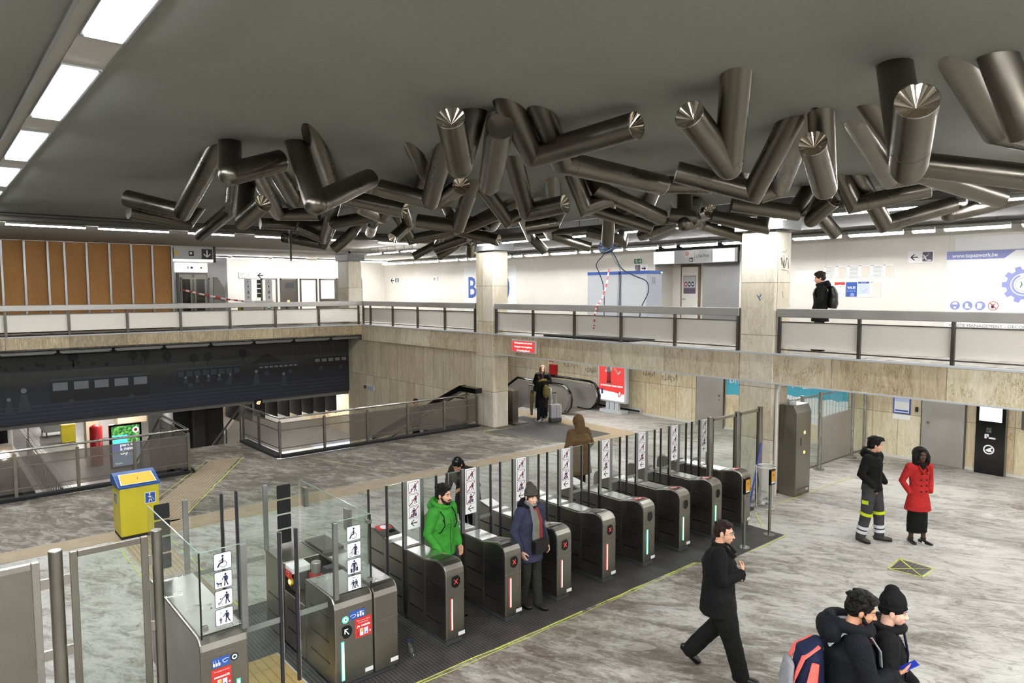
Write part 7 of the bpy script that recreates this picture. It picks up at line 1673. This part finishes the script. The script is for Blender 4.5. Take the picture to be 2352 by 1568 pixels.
m = MB(); m.tube([p.J['neck']+V(-.05, .09, .02), p.J['neck']+V(-.02, .14, -.05), p.J['chest']+V(.0, .175, .05)], [(.03, .02), (.035, .018), (.03, .012)], 'cloth_maroon', 10, round_ends=True); p.add('scarf', m, .008, 2)
p.trousers('cloth_black', 1.1); p.shoes('shoe_black')
J = p.J; C_ = J['chest']
root = empty('backpack', (0, 0, 0), 'navy backpack with coral stripes and grey straps on the bearded man', 'backpack'); p.held(root)
c = C_+V(0, -.31, -.17)
m = MB(); m.tube([c+V(0, .03, -.26), c+V(0, .01, -.2), c+V(0, -.01, -.02), c+V(0, .01, .14), c+V(0, .06, .22)], [(.13, .08), (.155, .115), (.155, .12), (.135, .1), (.07, .05)], 'cloth_bag', 20, ref=V(1, 0, 0), round_ends=True); o = m.build('pack_body', parent=root); remesh(o, .009, 3, .01, .1)
for x in (-1, 1):
    m = MB(); m.tube([c+V(.085*x, .05, .225), c+V(.10*x, -.075, .14), c+V(.105*x, -.125, .02), c+V(.075*x, -.135, -.06), c+V(.11*x, -.12, -.2)], [(.026, .006), (.034, .007), (.03, .007), (.018, .006), (.03, .007)], 'cloth_coral', 8, ref=V(1, 0, 0)); m.build('coral_band', parent=root)
    m = MB(); m.tube([c+V(.15*x, -.0, .12), c+V(.165*x, -.03, -.05), c+V(.16*x, -.02, -.22)], [(.012, .03), (.014, .045), (.014, .045)], 'cloth_coral' if x > 0 else 'cloth_greybag', 8, ref=V(1, 0, 0)); m.build('side_panel', parent=root)
m = MB(); m.tube([c+V(0, -.15, .06), c+V(0, -.17, -.1), c+V(0, -.14, -.24)], [(.1, .03), (.12, .045), (.11, .03)], 'cloth_greybag', 14, ref=V(1, 0, 0), round_ends=True); m.build('front_pocket', parent=root)
for x in (-1, 1):
    m = MB(); m.tube([C_+V(.10*x, -.2, .08), C_+V(.115*x, -.1, .185), C_+V(.125*x, .0, .2), C_+V(.13*x, .1, .165), C_+V(.13*x, .17, .06), C_+V(.13*x, .18, -.06)], [(.026, .008)]*6, 'cloth_greybag', 8, ref=V(1, 0, 0)); m.build('strap', parent=root)
wr = J['wR']; m = MB(); pc = wr+V(-.035, .125, .05); Rp = Matrix.Rotation(math.radians(28), 3, 'X')
u1, v1, n1 = Rp@V(1, 0, 0), Rp@V(0, 1, 0), Rp@V(0, 0, 1)
m.obox(pc-v1*.072, pc+v1*.072, .072, .009, 'phone_blue', up=n1); o = m.build('phone', label='blue phone in the hand of the bearded man', cat='phone', bevel=.003); p.held(o)
# 5 man in black beanie
p = Person((6.21, 2.34, 0), 18, 'man in a black beanie and black coat, holding a black cap, beside the bearded man', 'skin_pale', 1.025, .0055, torso=1.12,
           neck=(0, .02, 1.45), head=(0, .07, 1.61), hp=8, hy=-8, eL=(-.26, .02, 1.13), wL=(-.08, .26, .96), eR=(.28, .0, 1.13), wR=(.12, .26, .95), dR=V(-.6, .6, -.35), nR=V(0, -.6, -.8), cR=48, dL=V(.5, .7, -.2), nL=V(0, -.3, -1), cL=45)
p.beanie('cloth_jet', .035); p.jacket('cloth_jet', hem=.72, w=1.14, sleeve=1.2, disp=.016, vs=.010); p.trousers('cloth_black', 1.1); p.shoes('shoe_black')
m = MB(); N_ = p.J['neck']; m.tube([N_+V(.1*math.cos(t), .02+.1*math.sin(t), .03) for t in [2*PI*i/16 for i in range(17)]], [(.03, .045)]*17, 'cloth_jet', 10); p.add('collar', m, .009, 2, .006, .05)
m = MB(); m.tube([N_+V(.045, .12, .03), p.J['chest']+V(.05, .18, .0), p.J['waist']+V(.05, .17, -.02)], [(.03, .01), (.028, .01), (.02, .008)], 'cloth_bag', 8, ref=V(1, 0, 0)); p.add('navy_placket', m, 0)
h = p.h; R = p.R
F = Flat(h(.056, .097, .078), R@V(-.87, .5, 0), R@V(0, -.1, 1)); 
for sx in (-1, 1): F.poly([(0, 0), (.028*sx, .014), (.03*sx, .02), (.006*sx, .012)], 'light_grey', 2); F.poly([(0, -.008), (.02*sx, .004), (.022*sx, .01), (0, .002)], 'light_grey', 2)
p.add('hat_emblem', F.mb, 0)
m = MB(); wl = p.J['wL']; c = wl+V(.08, .13, -.06); m.ell(c, (.1, .08, .045), 'cloth_black'); m.ell(c+V(0, .08, -.01), (.075, .06, .01), 'cloth_black'); o = m.build('cap', label='black cap held in the hands of the man in the beanie', cat='cap'); remesh(o, .008, 2); p.held(o)
F = Flat(c+V(.035, .0, .055), V(1, 0, 0), V(0, 1, 0)); F.rrect(-.022, -.015, .022, .015, .004, 'mid_grey', 1); F.rrect(-.012, -.008, .012, .008, .003, 'cloth_black', 2); F.mb.build('cap_badge', parent=o)
# 6 man in green jacket
p = Person((5.27, 7.66, 0), 34, 'man with dark beard in a bright green zip jacket, walking through a ticket gate', 'skin_light', 1.02, .007,
           hy=6, hp=2, eL=(-.26, -.02, 1.14), wL=(-.2, .12, .92), eR=(.25, -.04, 1.14), wR=(.2, .12, .92), aL=(-.08, .15, .085), kL=(-.09, .12, .5), aR=(.08, -.15, .085), kR=(.09, 0, .5))
p.hair('hair_dark', 'full'); p.beard('hair_dark', False); p.jacket('cloth_green', hem=.82, w=1.05, sleeve=1.08, disp=.014); p.hood_down('cloth_green', 1.1, 'cloth_lime'); p.zipper('dark_edge', .84); p.trousers('cloth_jeans'); p.shoes('shoe_dark')
o = p.add('shoulder_seam', straps(p, 'cloth_black', w_=.005), 0)
m = MB(); m.ell(V(-.2, -.14, .98), (.06, .07, .09), 'leather_black'); m.tube([V(-.2, -.1, 1.05), V(-.12, -.12, 1.3), V(.0, -.05, 1.5), V(.12, .12, 1.3)], .008, 'leather_black', 6); o = m.build('shoulder_bag', label='small black bag behind the man in green', cat='bag'); p.held(o)
# 7 woman in navy coat
p = Person((6.30, 7.02, 0), 50, 'woman in grey woolly hat, slate blue coat and striped scarf inside a ticket gate', 'skin_pale', .97, .007, torso=.98,
           hy=-10, hp=4, eL=(-.24, -.04, 1.14), wL=(-.17, .16, .95), eR=(.25, -.05, 1.14), wR=(.22, .06, .9), cL=30, aL=(-.07, .1, .085), aR=(.08, -.08, .085))
p.beanie('cloth_hat', .02, .02); p.jacket('cloth_slate', hem=.7, w=1.05, sleeve=1.08, flare=.01, disp=.014, name='coat'); p.hood_down('cloth_navy', 1.05); p.scarf(['cloth_scarf_red', 'cloth_scarf_green', 'cloth_scarfgrey'], .85); p.trousers('cloth_olive'); p.shoes('shoe_dark')
h = p.h; m = MB(); m.tube([h(-.07, .04, .04), h(-.04, .078, .045), h(.0, .086, .042), (h(.04, .078, .045)), h(.07, .04, .03)], [.012, .016, .014, .016, .012], 'hair_reddish', 8, round_ends=True); m.tube([h(.076, .03, .03), h(.078, .025, -.03)], .012, 'hair_reddish', 8, round_ends=True); m.tube([h(-.076, .03, .03), h(-.078, .025, -.03)], .012, 'hair_reddish', 8, round_ends=True); p.add('hair', m, .007, 1)
m = MB(); m.box(-.14, .17, .86, .12, .26, 1.04, 'leather_black'); m.tube([V(-.14, .2, 1.03), V(-.1, .15, 1.3), V(.02, .0, 1.5), V(.15, .08, 1.3), V(.12, .2, 1.03)], .008, 'leather_black', 6); o = m.build('handbag', label='black handbag worn by the woman in the woolly hat', cat='bag', bevel=.012); p.held(o)
# 8 woman in headscarf bending behind the gates
p = Person((7.17, 9.62, 0), 122, 'woman in patterned dark headscarf and dark brown coat, leaning over a ticket gate', 'skin_tan', .98, .008,
           waist=(0, .03, 1.07), chest=(0, .12, 1.22), neck=(0, .22, 1.36), head=(0, .31, 1.47), hp=38, sL=(-.18, .17, 1.33), sR=(.18, .17, 1.33), eL=(-.3, .16, 1.12), wL=(-.16, .34, 1.08), eR=(.32, .12, 1.1), wR=(.2, .34, 1.02), nL=V(.3, -.2, -1), nR=V(-.3, 0, -1), cL=20, dL=V(.5, .7, -.2))
p.jacket('cloth_darkbrown', hem=.55, w=1.3, sleeve=1.3, flare=.03, disp=.014, name='coat', collar=False)
h, R = p.h, p.R; m = MB(); m.ell(h(0, -.02, .035), (.09, .108, .1), 'cloth_black', R); m.tube([h(0, -.06, -.02), p.J['neck']+V(0, -.02, .02)], [(.09, .075), (.1, .08)], 'cloth_black', 14, ref=R@V(1, 0, 0), round_ends=True); m.ell(h(0, .02, -.1), (.06, .05, .04), 'cloth_black', R); p.add('headscarf', m, .009, 2, .008, .05)
m = MB(); rr = random.Random(3)
for i in range(9): a = rr.uniform(-1.2, 1.2); b = rr.uniform(-.6, .9); m.ell(h(.088*math.sin(a)*math.cos(b), -.02+.106*math.cos(a)*math.cos(b)*.4, .035+.1*math.sin(b)+.05), (.018, .018, .014), 'cloth_scarfgrey', R, 8, 6)
p.add('headscarf_pattern', m, 0); p.trousers('cloth_black'); p.shoes('shoe_black')
# 9 person in brown hooded coat seen from behind
p = Person((10.35, 10.0, 0), 235, 'person seen from behind in a brown coat with the hood up', 'skin_tan', 1.03, .009, torso=1.12,
           eL=(-.29, -.02, 1.16), wL=(-.22, .12, 1.0), eR=(.3, -.02, 1.16), wR=(.22, .12, 1.0), cL=None, cR=None, hp=8)
p.jacket('cloth_brown', hem=.58, w=1.28, sleeve=1.3, flare=.02, disp=.022, name='coat'); p.hood_up('cloth_brown', 1.08); p.trousers('cloth_black'); p.shoes('shoe_black')
# 10 woman with suitcase seen from behind
p = Person((15.78, 17.02, 0), 235, 'woman in long black coat with fur trim, seen from behind beside a suitcase', 'skin_light', .95, .009,
           eL=(-.24, .02, 1.15), wL=(-.14, .22, 1.22), eR=(.25, -.02, 1.14), wR=(.24, .02, .9), cR=40, hp=8, aL=(-.07, .06, .085), aR=(.07, -.04, .085))
p.jacket('cloth_jet', hem=.52, w=1.1, sleeve=1.1, flare=.02, disp=.016, name='coat'); p.hair('hair_brown', 'long', .009)
m = MB(); N_ = p.J['neck']; m.tube([N_+V(.13*math.cos(t), -.05+.12*math.sin(t), .01-.05*math.sin(t)) for t in [2*PI*i/18 for i in range(19)]], .04, 'cloth_fur', 10); p.add('fur_trim', m, .01, 1, .02, .03); p.trousers('cloth_legging', .72); p.shoes('shoe_white', 'shoe_white')
C_ = p.J['chest']; c = C_+V(.03, -.25, -.16); m = MB(); m.tube([c+V(0, 0, -.18), c+V(0, -.01, -.1), c+V(0, -.01, .1), c+V(0, .02, .18)], [(.1, .06), (.14, .09), (.13, .08), (.08, .05)], 'cloth_khaki', 16, ref=V(1, 0, 0), round_ends=True); o = m.build('backpack', label='olive yellow backpack on the woman with the suitcase', cat='backpack'); remesh(o, .01, 3, .01, .08); p.held(o)
m = MB(); m.tube([p.J['wL']+V(-.12, -.05, -.1), p.J['wL']+V(-.16, -.08, -.4), p.J['wL']+V(-.16, -.06, -.75)], [(.07, .03), (.08, .04), (.05, .03)], 'cloth_khaki', 10, round_ends=True); m.tube([p.J['wL']+V(-.16, -.07, -.5), p.J['wL']+V(-.15, -.06, -.95)], [(.06, .04), (.05, .03)], 'cloth_black', 10, round_ends=True); o = m.build('draped_scarf', label='long khaki and black scarf hanging beside the woman with the suitcase', cat='scarf'); remesh(o, .012, 2, .02, .05); p.held(o)
root = empty('suitcase', (16.05, 16.62, 0), 'grey wheeled suitcase with a black base and pulled-out handle', 'suitcase', rot=math.radians(-18))
m = MB(); m.box(-.2, -.12, .16, .2, .12, .62, 'suitcase_grey'); m.build('shell', parent=root, bevel=.03, seg=3)
m = MB(); m.box(-.2, -.125, .05, .2, .125, .17, 'dark_grey'); m.build('base', parent=root, bevel=.02)
m = MB(); [m.cyl((x, y-.02, .03), (x, y+.02, .03), .03, 'black', 10) for x in (-.16, .16) for y in (-.08, .08)]; m.build('wheel', parent=root)
m = MB(); m.tube([(-.07, .06, .6), (-.07, .06, 1.0), (.07, .06, 1.0), (.07, .06, .6)], .009, 'metal_frame', 8); m.box(-.08, .045, .98, .08, .075, 1.01, 'black'); m.build('handle', parent=root)
m = MB(); m.box(-.004, -.126, .17, .004, -.12, .6, 'dark_grey'); m.box(-.1, -.126, .2, -.094, -.12, .58, 'mid_grey'); m.box(.1, -.126, .2, .106, -.12, .58, 'mid_grey'); m.build('ridge', parent=root)
# 11 blonde woman facing the camera behind her
p = Person((16.35, 17.55, .0), 100, 'blonde woman in black fur-collared coat facing the viewer, behind the suitcase woman', 'skin_pale', 1.05, .009, hy=0, hp=0,
           eL=(-.26, .02, 1.18), wL=(-.1, .2, 1.24), eR=(.27, .0, 1.16), wR=(.16, .2, 1.14), nL=V(0, -1, 0), cL=30)
p.hair('hair_blond', 'long', .009); p.jacket('cloth_jet', hem=.6, w=1.12, sleeve=1.15, disp=.02, name='coat'); p.trousers('cloth_black'); p.shoes('shoe_black')
m = MB(); N_ = p.J['neck']; m.tube([N_+V(.15*math.cos(t), -.0+.11*math.sin(t), -.02-.05*math.sin(t)) for t in [2*PI*i/18 for i in range(19)]], .06, 'cloth_black', 10); p.add('fur_collar', m, .011, 1, .02, .04)
# 12 man upstairs with backpack
p = Person((15.3, 7.33, 3.05), 200, 'curly-haired man in black on the walkway, seen from behind with a black backpack', 'skin_light', 1.0, .009, hp=10,
           eL=(-.27, .02, 1.15), wL=(-.2, .14, .95), eR=(.26, -.02, 1.14), wR=(.22, .08, .92), cL=None, cR=None)
p.hair('hair_brown', 'curly', .008); p.jacket('cloth_jet', hem=.66, w=1.12, sleeve=1.1, flare=.03, disp=.02, name='coat'); p.hood_down('cloth_navy', 1.1); p.trousers('cloth_black', 1.1); p.shoes('shoe_black')
c, m = p.backpack('leather_black', .34, .5, .2); o = m.build('backpack', label='black backpack on the curly-haired man upstairs', cat='backpack'); remesh(o, .01, 3, .015, .08); p.held(o)
m = straps(p, 'leather_black'); q = m.build('strap', parent=o)
# 13 person on the stairs behind the railing
p = Person((12.95, 20.4, -.98), 25, 'person in a pale pink top on the far stairs behind the low railing', 'skin_light', .95, .01, hp=10)
p.hair('hair_black', 'short', .009); p.jacket('cloth_pinkgrey', hem=.85, w=1.0, disp=.01); p.trousers('cloth_black'); p.shoes('shoe_black')
